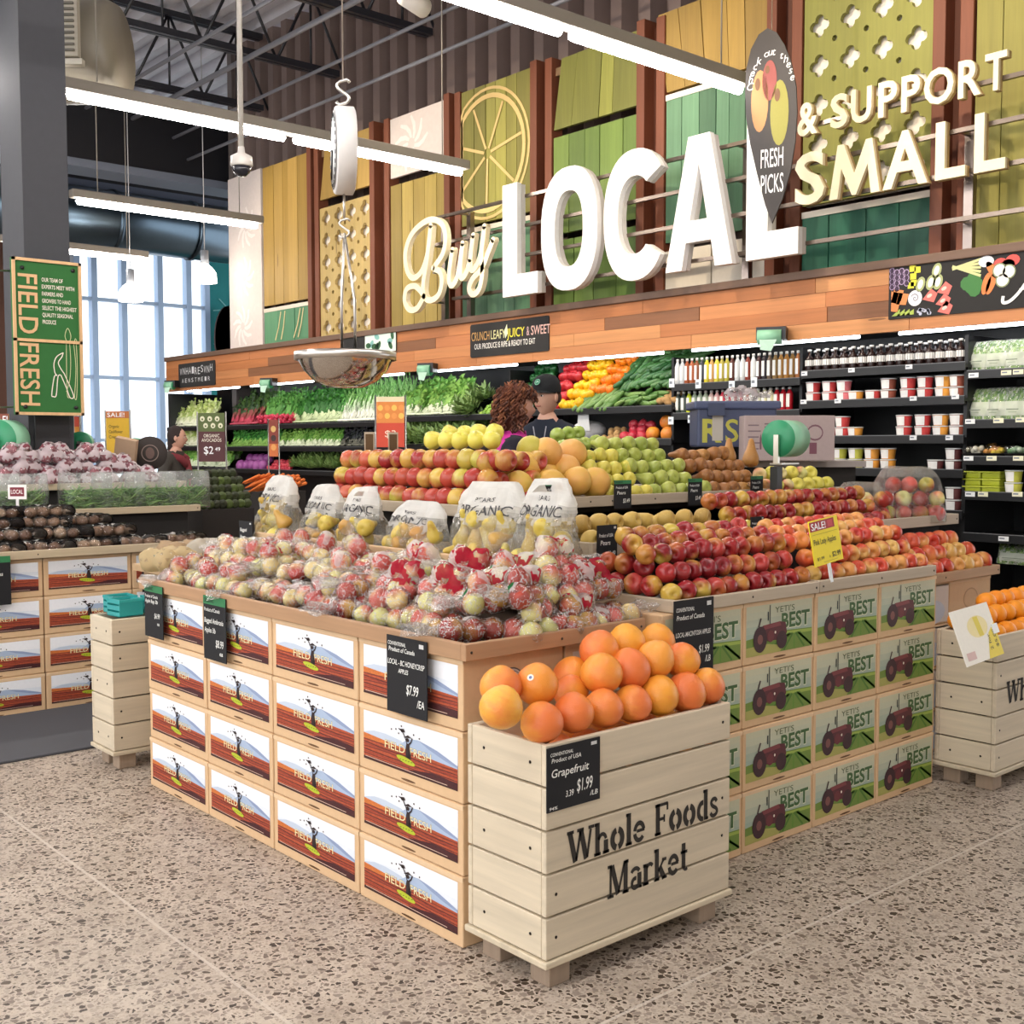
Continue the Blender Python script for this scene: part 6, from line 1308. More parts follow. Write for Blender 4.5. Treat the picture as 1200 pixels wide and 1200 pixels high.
for i in range(17): place_bottle('dark', (), (SX+.16, ya+(yb-ya)*(i+.3)/17, zt[0]+.002), f'dark white-labelled bottle, {nth(i)} from left in the rear row of the top shelf', 'dark bottles in the rear row')
# --- tubs of cut fruit
TM = {}
def tub(px, py, fill, z, k, label, h=.078, x=SX+.07):
    key = (fill, h); r = .052
    if key not in TM:
        L = []
        b = MB(); b.lathe([(r*.82, 0), (r*.84, .004), (r, h*.9)], 18, fill); L.append(('cut_fruit', mesh('cut_fruit', b, 'print')))
        b = MB(); n = 18; vs = []; fs = []
        for i in range(8):
            a = -pi/2-1.25+i*.27
            for t in (.06, .86): q = r*(.84+.17*t)*1.015; vs.append((q*cos(a), q*sin(a), h*t))
        b.add(vs, [(2*i, 2*i+2, 2*i+3, 2*i+1) for i in range(7)], '#f4f4f2', True); L.append(('label_wrap', mesh('label_wrap', b, 'print')))
        b = MB(); b.lathe([(r*1.03, h*.9), (r*1.05, h*.92), (r*1.05, h*.99), (r*.95, h), (0, h*.985)], 18, '#d9dcdc'); L.append(('lid', mesh('lid', b, 'satin'))); TM[key] = L
    y = at(px, py, x=x).y; th = thing('fruit_tub', label, 'tub', (x, y, z+.002+k*(h+.001)), W+RND.uniform(-.3, .1), 'tubs of cut fruit')
    for n, m in TM[key]: mesh_obj(n, m, th)
RD, PK, OR, BR, YG, DK = '#c23a3a', '#d8727a', '#e09a3a', '#8f4a38', '#c2c24a', '#5a2b2c'
LV = [[(953, RD, 2), (972, RD, 2), (989, PK, 2), (1003, OR, 1), (1023, RD, 1), (1041, BR, 2), (1064, RD, 2), (1084, RD, 2), (1105, OR, 2), (1122, BR, 2)],
      [(953, RD, 1), (972, RD, 1), (988, RD, 2), (1003, OR, 1), (1060, RD, 2), (1082, RD, 2), (1103, OR, 2), (1123, BR, 2)],
      [(985, YG, 2), (1004, YG, 2), (1023, OR, 2), (1042, OR, 2), (1098, DK, 1), (1119, DK, 2)], [(1120, DK, 2)]]
SN = ('second', 'third', 'fourth', 'lowest')
for s, row in enumerate(LV):
    for i, (px, c, n) in enumerate(row):
        for k in range(n): tub(px, 470, c, zt[s+1], k, f'{("bottom","top")[k]} fruit tub of the {nth(i)} stack from left on the {SN[s]} tub shelf', .075 if s < 3 else .08)
for i, (px, py) in enumerate(((944, 436), (999, 432), (1066, 428), (943, 469), (983, 468), (1071, 465), (1120, 463), (1071, 511), (1113, 511))): stag(px-5, py+2, .05, .03, f'white shelf tag, {nth(i)} on the cut fruit shelves counting from upper left')
# --- bagged salads at the right end
zs = [shelf(1133, 1215, py) for py in (433, 492, 535.5, 577.5, 627)]
def salad(px, py, w, h, z, seed, label, col='#dfe8cf', leafc=('#7fae4a', '#a5c96a', '#5d8f3a', '#e9eed8')):
    r = random.Random(seed); p = at(px, py, x=SX+.08); th = thing('salad_bag', label, 'bag', (p.x, p.y, z+.004), W+RND.uniform(-.1, .1), 'bagged salads')
    b = MB(); b.smooth = True; nu, nv = 16, 12; V = []
    for s in (-1, 1):
        for j in range(nv+1):
            for i in range(nu+1):
                u, v = i/nu*2-1, j/nv; t = (1-u*u)**.5*sin(pi*min(1, v*.9+.1))**.6; n = mnoise.noise(Vector((u*3, v*4, seed+s)))
                V.append((u*w/2, s*(.05*t)+.012*n*t+v*.05+.03, v*h))
    F = []; m = (nu+1)*(nv+1)
    for s in range(2):
        for j in range(nv):
            for i in range(nu): a = s*m+j*(nu+1)+i; F.append((a, a+1, a+nu+2, a+nu+1) if s == 0 else (a, a+nu+1, a+nu+2, a+1))
    b.add(V, F)
    for i in range(len(b.c)): b.c[i] = lin(r.choice(leafc))
    obj('salad_leaves', b, 'leaf', th)
    b2 = MB(); b2.smooth = True; b2.v = [(x*1.03, y+(-.004 if k < m else .004), zz*1.03) for k, (x, y, zz) in enumerate(V)]; b2.f = list(F); n = len(F); b2.c = [lin('#f3f5ee')]*n; b2.m = [0]*n; b2.sm = [True]*n
    b2.cv = [.75 if (k < n//2 and .15 < (k//nu)/nv < .55 and .12 < (k % nu)/nu < .85) else .12 for k in range(n)]; obj('bag_film', b2, 'clear_film', th)
    b = MB(); b.xf = FRONT; b.rect(-w*.22, h*.34, w*.22, h*.37, .036, '#7f8a7a'); b.rect(-w*.15, h*.26, w*.15, h*.28, .036, '#9aa592'); obj('lettering', b, 'print', th)
for s, (py, hh) in enumerate(((420, .20), (475, .21))):
    for i, px in enumerate((1146, 1167, 1189, 1210)): salad(px, py, .17, hh, zs[s], i+7*s, f'bagged salad {nth(i)} from left, {("top","second")[s]} shelf at the near cooler end')
def veg_tray(px, py, z, label, cols):
    p = at(px, py, x=SX+.09); th = thing('vegetable_tray', label, 'tray', (p.x, p.y, z+.003), W, 'wrapped vegetable trays')
    b = MB(); b.lathe([(.06, 0), (.085, .03), (.088, .032), (.08, .03), (.055, .006), (0, .006)], 20, '#2b2b2b'); obj('tray_base', b, 'satin', th)
    r = random.Random(int(px)); b = MB()
    for k in range(16): b.ball((r.uniform(-.055, .055), r.uniform(-.055, .05), .035+r.uniform(0, .03)), .019, 8, 6, r.choice(cols))
    obj('cut_vegetables', b, 'print', th); b = MB(); b.lathe([(.088, .034), (.08, .075), (.05, .095), (0, .1)], 20, '#f2f2f2'); obj('clear_lid', b, 'tub_plastic', th)
veg_tray(1143, 530, zs[2], 'wrapped tray of sliced white vegetables under the salad bags', ('#e6dcc0', '#d9cba6', '#efe9d6')); veg_tray(1168, 530, zs[2], 'wrapped tray of orange and yellow vegetables under the salad bags', ('#e6a455', '#e8c84a', '#efdcc0')); veg_tray(1193, 530, zs[2], 'wrapped tray of green broccoli under the salad bags', ('#8fae8a', '#6f9a6a', '#b9cbb0'))
def green_tub(px, z, k, label):
    p = at(px, 565, x=SX+.09); th = thing('green_tub', label, 'tub', (p.x, p.y, z+.003+k*.047), W, 'stacked green tubs')
    b = MB(); b.bbox((-.058, -.05, 0), (.058, .05, .038), .008, '#a9b42e'); obj('tub_body', b, 'satin', th); b = MB(); b.bbox((-.063, -.055, .036), (.063, .055, .046), .004, '#bcc63e'); obj('lid', b, 'satin', th)
for i, px in enumerate((1143, 1165)):
    for k in range(3): green_tub(px, zs[3], k, f'lime green tub, {("bottom","middle","top")[k]} of the {("left","right")[i]} stack near the end of the cooler')
for k in range(2): tub(1188, 565, YG, zs[3], k, f'square-labelled pale tub beside the lime green stacks, {("lower","upper")[k]}', .075)
for i, (px, py) in enumerate(((1141, 440), (1179, 437), (1193, 436), (1137, 494), (1170, 493), (1196, 492), (1135, 537), (1162, 537), (1193, 537), (1137, 579), (1152, 579), (1192, 579), (1176, 631))): stag(px-6, py, .065, .03, f'pale shelf tag, {nth(i)} on the salad end counting from upper left', '#e8e6c9' if i % 3 else '#eceff0')
# bagged leaves lying in the bottom deck at right
for i, px in enumerate((1185, 1200, 1212)): salad(px, 650, .2, .12, zs[4]-.18, 30+i, f'green and white salad bag lying in the lowest deck, {nth(i)} from the left')
# --- plastic bag rolls on brackets, tags on the fascia
def roll(loc, r, w, rz, label, arm=True, post=0):
    th = thing('bag_roll', label, 'bag roll', loc, rz, 'green plastic bag rolls')
    b = MB(); b.lathe([(.0, -w/2), (r*.25, -w/2), (r, -w/2), (r, w/2), (0, w/2)], 28, '#8fc7a4', axis='x')
    for i, f in enumerate(b.f):
        c = sum((Vector(b.v[k]) for k in f), Vector())/len(f)
        if abs(c.x) > w*.49: b.c[i] = lin('#2f8f62')
    obj('roll', b, 'satin', th)
    if post: b = MB(); b.box((-w/2-.03, -.015, -post), (-w/2-.006, .015, 0), '#3a3a3a'); obj('post', b, 'satin', th)
    if arm:
        b = MB(); b.box((-w/2-.022, -.012, -r*1.35), (-w/2-.006, .012, r*.2), '#d9d4ca'); b.tube([(-w/2-.02, 0, 0), (w/2, 0, 0)], .008, 6, '#d9d4ca'); b.box((-w/2-.022, -.03, -r*1.4), (w/2, .03, -r*1.32), '#b9b4aa'); obj('bracket', b, 'metal', th)
    else:
        b = MB(); b.box((-w/2-.01, -.02, -.02), (w/2+.03, .1, r*1.3), '#26282a'); obj('bracket', b, 'satin', th)
        b = MB(); b.add([(-w*.4, -r*.9, 0), (w*.4, -r*.9, 0), (w*.1, -r*.95, -r*1.9), (-w*.35, -r*1.0, -r*1.7)], [(0, 1, 2, 3)], '#bfe3cc'); obj('loose_bag', b, 'satin', th)
for px, py, l in ((498, 434, 'green bag roll on the fascia behind the fuji apples'), (902, 395, 'pale green bag roll on the fascia above the bottles'), (312, 450, 'small green bag roll on the fascia at the far left'), (199, 452, 'small bag roll at the far end of the fascia')):
    q = at(px, py, x=6.86); roll(q, .055, .13 if px < 900 else .17, W+.5, l, False)
q = at(921, 514, x=4.45); roll(q, .085, .15, R(8), 'large green plastic bag roll on a metal bracket above the end apples')
b = MB(); b.box((-.02, -.02, 0), (.02, .02, q.z-.13-1.0), '#2b2b2b'); tag(obj('roll_post', b, 'satin', None, (q.x-.03, q.y+.03, 1.0)), 'dark post carrying the large green bag roll', 'post')
# ------------------------------------------------------------------ mushroom and bean island at the far left
LYF = 6.13
XE = [1.08, 1.585, 2.085, 2.565, 3.02]
for i in range(4):
    w = XE[i+1]-XE[i]-.006
    nm = ('leftmost seen', 'second from the left', 'third from the left', 'hidden behind the berry boxes')[i]
    for k in range(4):
        lab = f'carton under the mushrooms, {ROW[k]} row, column {nm}'
        if k == 0: p_ = carton('carton', w, .203, .36, field_art(w, .203), ['print', 'soilprint'], lab, 'farm-scene cartons under the mushrooms'); p_.location = (XE[i]+.003, LYF, 0)
        else: dup(p_, (XE[i]+.003, LYF+RND.uniform(0, .004), .203*k), None, lab)
tray('display_tray', 1.08, 3.02, 6.095, 6.62, .814, .858, 'grey wooden tray of bagged mushrooms at the far left', '#b9a88c')
zb1 = at(160, 594, y=6.62).z; zb2 = at(100, 566, y=7.0).z
tray('display_tray', 1.2, 3.22, 6.625, 6.98, zb1-.04, zb1, 'grey wooden tray of green beans on the step above the mushrooms', '#b9a88c')
tray('display_tray', 1.2, 3.3, 6.985, 7.28, zb2-.04, zb2, 'grey wooden tray of pink bags before the dark column', '#b9a88c')
th = thing('display_stand', 'dark stepped stand inside the mushroom island', 'display stand', (0, 0, 0))
b = MB(); b.box((1.1, 6.5, 0), (3.0, 7.25, .81), '#211d1a'); obj('base_block', b, 'matte', th); b = MB(); b.box((1.25, 6.66, .86), (3.15, 6.97, zb1-.042), '#1c1917'); b.box((1.25, 7.02, .81), (3.2, 7.25, zb2-.042), '#1c1917'); obj('upper_step', b, 'matte', th)
# mushrooms in black-printed bags
MP = []
for s in range(3):
    P = [((i-1.5)*.07, (j-.5)*.07, .032) for i in range(4) for j in range(2)]; r = random.Random(s)
    f = wrap_mesh(P, .034, 40+s, (('#1a1a1c', -.2, .2, .055, -.45), ('#d9d4cd', -.1, .1, .02, .05)), 'bag_film', 'clear_film', '#2a2826', 0)  # pale stripe is a highlight painted onto the black plastic
    b = MB(); b.smooth = True
    for x, y, z in P: b.ball((x, y, z), (.036, .034, .029), 9, 7, r.choice(('#8a6a52', '#a07e62', '#b59a80', '#77553f')))
    MP.append((f, mesh('sliced_mushrooms', b, 'matte')))
k = 0
for lay, (z, y, xs) in enumerate(((.83, 6.22, [1.3, 1.6, 1.88, 2.14, 2.40, 2.66, 2.9]), (.895, 6.32, [1.45, 1.75, 2.02, 2.28, 2.52]), (.95, 6.42, [1.62, 1.94, 2.2, 2.42]), (1.005, 6.45, [1.98, 2.22]))):
    for i, x in enumerate(xs):
        f, m = MP[k % 3]; k += 1
        th = thing('mushroom_pack', f'black-printed bag of brown mushrooms, {nth(i)} from the left in the {RW[lay]} layer', 'bag', (x, y, z), RND.uniform(-.3, .3), 'bagged mushrooms'); mesh_obj('bag_film', f, th); mesh_obj('sliced_mushrooms', m, th)
# green beans in tall clear bags
def bean_mesh(seed, w, d, h):
    r = random.Random(seed); b = MB()
    for i in range(150):
        c = Vector((r.uniform(-w*.40, w*.40), r.uniform(-d*.42, d*.38), r.uniform(.012, h))); a = r.gauss(0, .75); t = Vector((cos(a), r.uniform(-.35, .35), sin(a)*.6)).normalized()*.055; m = Vector((0, 0, r.uniform(-.012, .012)))
        q = [c-t, c-t*.3+m, c+t*.3+m, c+t]; q = [Vector((max(-w*.46, min(w*.46, p.x)), max(-d*.46, min(d*.46, p.y)), max(.008, p.z))) for p in q]
        b.tube(q, [.002, .0055, .0055, .002], 5, r.choice(('#5f8a3c', '#729c48', '#86ab5a', '#4d7731')))
    return mesh('green_beans', b, 'leaf')
def bin_film(w, d, h, seed):
    b = MB(); b.smooth = True; n = 28; m = 12; sh = Vector((seed, seed, seed)); V = []
    for j in range(m+1):
        for i in range(n):
            a = 2*pi*i/n; ca, sa = cos(a), sin(a); x = w/2*(abs(ca)**.35)*(1 if ca > 0 else -1); y = d/2*(abs(sa)**.35)*(1 if sa > 0 else -1)*(1-.4*max(0, j/m-.6)); z = h*j/m
            k = mnoise.noise(Vector((x*20, y*20, z*20))+sh)*.008; V.append((x*(1+k*3), y*(1+k*6), z))
    b.add(V, [(j*n+i, j*n+(i+1) % n, (j+1)*n+(i+1) % n, (j+1)*n+i) for j in range(m) for i in range(n)]); b.cv = [.04 if k//n < 7 else .16 for k in range(len(b.f))]; b.c = [lin('#eef1f2')]*len(b.f)
    return mesh('bag_film', b, 'bin_plastic')
BMS = [(bean_mesh(s, .27, .2, .12), bin_film(.28, .21, .23, s)) for s in (1, 2)]
for i, px in enumerate((-10, 24, 101, 140, 178, 217)):
    p = at(px, 592, y=6.76); th = thing('bean_bag', f'tall clear bag of green beans, {nth(i)} from the left above the mushrooms', 'bag', (p.x, 6.77, zb1-.024), 0, 'clear bags of green beans')
    o = mesh_obj('green_beans', BMS[i % 2][0], th); o['kind'] = 'stuff'; mesh_obj('bag_film', BMS[i % 2][1], th)
# pink bags
PK_ = []
for s in range(2):
    P = [((i-1)*.075, (j-.5)*.08, .04) for i in range(3) for j in range(2)]+[(-.03, 0, .085), (.04, 0, .085)]
    f = wrap_mesh(P, .04, 60+s, (('#e6dadd', -.2, .2, .3, -.12), ('#a05a66', -.12, .12, .05, .30)), 'bag_film', 'clear_film', '#e6d9db', 0); b = MB(); b.smooth = True; r = random.Random(s)
    for p in P: b.ball(p, .037, 9, 7, r.choice(('#9c5560', '#ad6670', '#8b4653')))
    PK_.append((f, mesh('red_potatoes', b, 'matte')))
k = 0
for lay, (z, y, xs) in enumerate(((0, 7.08, (1.4, 1.68, 1.95, 2.22, 2.49, 2.76, 3.03)), (.075, 7.14, (1.55, 1.82, 2.08, 2.35, 2.62, 2.9)), (.145, 7.17, (2.3, 2.52, 2.75)))):
    for i, x in enumerate(xs):
        f, m = PK_[k % 2]; k += 1; th = thing('potato_bag', f'pinkish bag of red potatoes, {nth(i)} from left in the {RW[lay]} layer', 'bag', (x, y, zb2-.026+z), RND.uniform(-.4, .4), 'pinkish bags of red potatoes'); mesh_obj('bag_film', f, th); mesh_obj('red_potatoes', m, th)

# ------------------------------------------------------------------ signs on thin stands
def stand_sign(px0, py0, px1, py1, d, label, cols, texts, floor_z=0, art=None, rz=None, pole=True, name='standing_sign', base_z=None):
    a, c = at(px0, py0, d=d), at(px1, py1, d=d); w = (Vector((c.x, c.y))-Vector((a.x, a.y))).length; h = a.z-c.z
    th = thing(name, label, 'sign', (a.x, a.y, c.z), atan2(c.y-a.y, c.x-a.x) if rz is None else rz, 'standing paper signs')
    b = MB(); b.box((0, 0, 0), (w, .004, h), cols[0]); obj('sign_sheet', b, 'print', th)
    b = MB(); b.xf = FRONT
    if len(cols) > 1: b.rect(0, h*cols[2], w, h, .0006, cols[1])
    if art: art(b, w, h)
    for s, u, v, hh, ww, cc in texts: b.text(s, w*u, h*v, h*hh, cc, .0015, .008, width=w*ww)
    obj('lettering', b, 'print', th)
    if pole:
        b = MB(); b.tube([(-.008, .004, -(c.z if base_z is None else c.z-base_z)), (-.008, .004, h+.01)], .006, 6, '#9a9a98'); obj('pole', b, 'metal', th)
        b = MB(); b.tube([(w+.008, .004, -(c.z if base_z is None else c.z-base_z)), (w+.008, .004, h+.01)], .006, 6, '#9a9a98'); obj('pole', b, 'metal', th)
    return th
stand_sign(124, 482, 152, 533, 8.2, 'yellow sale sign with an orange head standing before the bright windows', ('#e3b52e', '#c9743a', .84), [('SALE!', .06, .87, .1, .75, '#ffffff'), ('Organic', .12, .62, .07, .45, '#5a4a1a'), ('Cauliflower', .12, .50, .07, .6, '#5a4a1a'), ('Crepes', .12, .38, .07, .45, '#5a4a1a')])
def avo(b, w, h):
    for k in range(3):
        for j in range(2): u, v = w*(.22+.28*k+.12*(j-.5)), h*(.88-.14*j); b.disc(u, v, w*.09, h*.055, .001, '#e5e3c4', 12); b.disc(u, v-h*.01, w*.035, h*.022, .0013, '#5d6b3a', 9)
stand_sign(232, 484, 264, 541, 8.9, 'brown and green sign for organic avocados before the leafy greens', ('#5b3336', '#5d6b3a', .62), [('ORGANIC', .2, .50, .07, .6, '#f3ead8'), ('AVOCADOS', .12, .41, .07, .75, '#f3ead8'), ('$2', .2, .16, .16, .36, '#ffffff'), ('49', .62, .22, .08, .2, '#ffffff')], art=avo)
def flame(b, w, h):
    for k in range(4):
        for j in range(2): b.disc(w*(.14+.25*k), h*(.62+.16*j), w*.1, h*.06, .001, '#f3c25a' if (k+j) % 2 else '#ee9a4a', 10)
    b.rect(0, h*.9, w, h, .0012, '#e9d9b0')
stand_sign(441, 465, 474, 524, 7.4, 'orange and red sign standing behind the fuji apples', ('#d2492e', '#e38a3e', .48), [('$3', .3, .2, .14, .4, '#f6d9c0')], art=flame)
stand_sign(315, 492, 326, 535, 10.0, 'narrow orange picture sign before the leafy greens', ('#d2703a', '#8a3a2c', .35), [], art=lambda b, w, h: [b.disc(w*.5, h*q, w*.3, h*.09, .001, c, 10) for q, c in ((.75, '#d9b06a'), (.5, '#3f2a22'), (.25, '#e8a45a'))])
stand_sign(-14, 485, 11, 520, 7.25, 'yellow sale sign cut by the left edge of the picture', ('#e6c23a', '#8f4a36', .62), [('SALE!', .1, .68, .26, .85, '#ffffff')], pole=False).location.z += 0
stand_sign(87, 488, 93, 512, 7.7, 'thin strip of an orange sign showing right of the column', ('#e8962e', '#d2492e', .5), [], pole=True)
t = stand_sign(9, 568, 31, 585, 6.35, 'small dark red local tag on a clear clip above the mushrooms', ('#f1ebe6',), [], pole=False, name='local_tag')
b = MB(); b.xf = FRONT; w_ = .104; b.rect(.012, .016, w_-.012, .066, .001, '#7d2430'); b.text('LOCAL', .018, .03, .024, '#f7efe8', .0015, .008, width=w_-.036); obj('lettering', b, 'print', t); b = MB(); b.box((.045, -.002, -.1), (.06, .003, 0), '#e6e3e0'); obj('clip', b, 'satin', t)
# sale sign of the apples and tilted sign at the oranges
a = at(937, 617, y=2.43); c = at(984, 655, y=2.43); w, h = .20, .165
th = thing('sale_sign', 'yellow sale sign with red head among the pink apples', 'sign', (a.x, 2.36, c.z-.008), (R(-8), R(-5), R(4)))
b = MB(); b.box((0, 0, 0), (w, .004, h), '#f2dc1e'); obj('sign_sheet', b, 'print', th)
b = MB(); b.xf = FRONT; b.rect(0, h*.76, w*.86, h*.97, .0006, '#a3242c'); b.text('SALE!', w*.05, h*.79, h*.15, '#ffffff', .0012, .015, width=w*.5); b.rect(w*.62, h*.79, w*.8, h*.94, .001, '#c8454a'); obj('red_head', b, 'print', th)
b = MB(); b.xf = FRONT; b.text('Pink Lady Apples', w*.06, h*.46, h*.13, '#2c2a14', .0012, .004, width=w*.78); b.text('$1.99', w*.1, h*.12, h*.07, '#2c2a14', .0012, .004, width=w*.24); b.text('lb', w*.52, h*.12, h*.06, '#2c2a14', .0012); b.text('$2.99', w*.63, h*.12, h*.11, '#2c2a14', .0012, .01, width=w*.3); b.rect(w*.04, h*.68, w*.93, h*.69, .001, '#b9a81e'); b.rect(w*.3, h*.05, w*.8, h*.06, .001, '#b9a81e'); obj('lettering', b, 'print', th)
b = MB(); b.box((w*.45, .0, -.07), (w*.53, .006, 0), '#dfe3e3'); obj('clip', b, 'satin', th)
P4 = [at(*p, y=y_) for p, y_ in (((1138, 777), 2.04), ((1181, 762), 2.06), ((1150, 709), 2.12), ((1109, 722), 2.10))]
ce = sum(P4, Vector())/4; th = thing('tilted_sign', 'white and yellow sign leaning tilted on the orange crate', 'sign', ce)
u = ((P4[1]-P4[0])+(P4[2]-P4[3])).normalized(); v0 = ((P4[3]-P4[0])+(P4[2]-P4[1])); v_ = (v0-u*v0.dot(u)).normalized(); n_ = u.cross(v_); th.rotation_mode = 'QUATERNION'; th.rotation_quaternion = Matrix((u, v_, n_)).transposed().to_quaternion()
w, h = (P4[1]-P4[0]).length, v0.length/2
b = MB(); b.box((-w/2, -h/2, -.003), (w/2, h/2, 0), '#f3efe2'); obj('sign_sheet', b, 'print', th)
b = MB(); b.poly([(w*.5, -h*.5), (w*.5, h*.12), (w*.28, -.05*h), (w*.1, -h*.5)], .0006, '#e8d23a'); b.disc(w*.06, h*.12, w*.26, h*.2, .0006, '#efe0a0', 20); b.poly([(w*.0, h*.3), (w*.12, h*.3), (w*.16, -h*.06), (w*.04, -h*.06)], .001, '#e2cf3e'); b.rect(-w*.42, -h*.42, -w*.2, -h*.28, .0008, '#d9b8b0'); obj('print_pattern', b, 'print', th)
b = MB(); b.xf = Matrix.Rotation(pi/2, 4, 'Z'); b.text('2 for', -h*.36, -w*.28, h*.11, '#5a5220', .0012, .006); b.text('$5.00', -h*.34, -w*.44, h*.11, '#5a5220', .0012, .006); obj('lettering', b, 'print', th)
b = MB(); b.box((w*.4, -h*.1, -.02), (w*.55, h*.08, .004), '#e3e5e2'); q = th.rotation_quaternion.inverted() @ (Vector((4.447, 2.19, .60))-ce); b.tube([(0, 0, -.004), q], .006, 6, '#e3e5e2'); obj('clip', b, 'satin', th)

# ------------------------------------------------------------------ avocado and carrot bins, plastic storage bin, printed box, card holders
def bin_of(px0, px1, py, y, zlab, label):
    a, c = at(px0, py, y=y), at(px1, py, y=y); th = thing('produce_bin', label, 'bin', (a.x-.03, y-.03, 0)); b = MB(); b.box((0, 0, .0), (c.x-a.x+.06, .5, a.z-.03), '#2a2522'); obj('body', b, 'matte', th); return a, c
a, c = bin_of(240, 291, 592, 7.3, 0, 'dark bin of avocados beyond the potato bags')
n = 8
FM['avocado'] = fruit_mesh('avocado', [(p[0]*.95, p[1]*.8) for p in pear_prof(.036, .09)], 'avocado', 12)
for k in range(5):
    for i in range(n): put('avocado', (a.x+(c.x-a.x)*(i+.5*(k % 2))/(n-1), 7.33+.055*k, a.z+.005+.052*k), 'avocado', f'dark avocado, {nth(i)} from the left in the {RW[k]} row of the avocado bin', 'avocado', 'avocados in the bin', (.2, 1, .2))
a, c = bin_of(306, 352, 572, 7.9, 0, 'dark bin of carrots behind the pear pouches')
b = MB(); b.lathe([(0, -.09), (.006, -.08), (.013, .05), (.014, .085), (.004, .095)], 8, '#d9702e'); FM['carrot'] = mesh('carrot', b, 'matte')
for k in range(3):
    for i in range(9): put('carrot', (a.x+(c.x-a.x)*(i+.5*(k % 2))/8, 7.98+.05*k, a.z+.0+.03*k), 'carrot', f'orange carrot, {nth(i)} from the left in the {RW[k]} row of the carrot bin', 'carrot', 'carrots in the bin', (RND.uniform(.4, 1), -.3, .3))
D0 = 6.75; a = at(815, 524, d=D0); c = at(912, 521, d=D0); w = (c-a).length; zt = at(815, 470, d=D0).z; h = zt-a.z; rz = atan2(c.y-a.y, c.x-a.x)
th = thing('storage_bin', 'dark blue lidded plastic storage bin behind the pears', 'bin', Vector((a.x, a.y, a.z)), rz)
b = MB(); b.bbox((.01, 0, 0), (w-.01, .3, h*.86), .012, '#454d68'); obj('bin_body', b, 'satin', th); b = MB(); b.bbox((-.012, -.02, h*.82), (w+.012, .32, h), .012, '#4c5573'); b.box((w*.14, -.03, h*.68), (w*.34, -.005, h*.95), '#3f4760'); obj('bin_lid', b, 'satin', th)
b = MB(); b.xf = FRONT; b.text('R', w*.08, h*.12, h*.5, '#b9b54a', .001, .03); b.text('SF', w*.36, h*.12, h*.5, '#b9b54a', .001, .01); b.rect(w*.2, h*.14, w*.33, h*.7, .0012, '#b9b2a6'); obj('lettering', b, 'print', th)
q = at(882, 466, d=D0+.1); P = [(-.06, 0, .04), (.05, 0, .04), (0, .02, .05)]; o = mesh_obj('plastic_bag', wrap_mesh(P, .04, 77, (('#e9dedd', -.2, .2, .3, .0),), 'bag_film', 'clear_film', '#e9dedd'), None, (q.x, q.y+.08, zt+.002), rz); tag(o, 'crumpled clear bag lying on the lid of the storage bin', 'bag')
a2 = at(872, 540, d=6.6); c2 = at(978, 538, d=6.6); w2 = (c2-a2).length; h2 = at(872, 487, d=6.6).z-a2.z
th = thing('printed_box', 'pinkish printed cardboard box standing behind the green bag roll', 'box', a2, atan2(c2.y-a2.y, c2.x-a2.x)); b = MB(); b.bbox((0, 0, 0), (w2, .16, h2), .004, '#b3a09c'); obj('box', b, 'cardboard', th)
b = MB(); b.xf = FRONT
for k in range(5): b.rect(w2*.04, h2*(.25+.13*k), w2*(.16+.02*(k % 2)), h2*(.28+.13*k), .001, '#7d6a70')
for k in range(2): b.rect(w2*.22, h2*(.8-.07*k), w2*.38, h2*(.83-.07*k), .001, '#7d6a70')
b.disc(w2*.29, h2*.45, w2*.07, h2*.2, .001, '#7a5560', 16); b.disc(w2*.29, h2*.45, w2*.055, h2*.15, .0014, '#b3a09c', 16); b.rect(w2*.25, h2*.38, w2*.33, h2*.48, .0016, '#7a5560'); b.poly([(w2*.17, h2*.25), (w2*.19, h2*.25), (w2*.19, h2*.5), (w2*.18, h2*.6), (w2*.17, h2*.5)], .001, '#7a5560'); b.disc(w2*.78, h2*.62, w2*.09, h2*.18, .001, '#7a5560', 16); b.disc(w2*.78, h2*.62, w2*.078, h2*.14, .0014, '#b3a09c', 16); b.rect(w2*.72, h2*.15, w2*.8, h2*.4, .0012, '#7a4a58'); obj('print_pattern', b, 'print', th)
zt_ = min(a.z, a2.z); WT = (Vector((c2.x, c2.y))-Vector((a.x, a.y))).length+.12; th = thing('back_table', 'plain table carrying the storage bin and printed box behind the island', 'table', (a.x-.1, a.y-.26, 0), rz)
b = MB(); b.box((0, .26, a2.z-.04), (WT, .8, a2.z-.004), '#b0a6a0'); obj('table_top', b, 'matte', th); b = MB(); b.box((.05, .3, 0), (WT-.05, .75, a2.z-.04), '#2b2724'); obj('pedestal', b, 'matte', th)
for v in th.children: pass
for px, l in ((427, 'chrome card holder behind the left part of the fuji apples'), (455, 'chrome card holder before the orange and red sign')):
    q = at(px, 530, y=4.75); th = thing('card_holder', l, 'card holder', (q.x, q.y, q.z-.02), -.6); b = MB(); b.box((0, 0, 0), (.05, .03, .12), '#c9b9a4'); b.box((.006, -.004, .01), (.044, 0, .11), '#6f5a44'); obj('holder', b, 'metal', th); b = MB(); b.box((.02, .01, -q.z+.02), (.03, .02, 0), '#8a8a88'); obj('pole', b, 'metal', th)
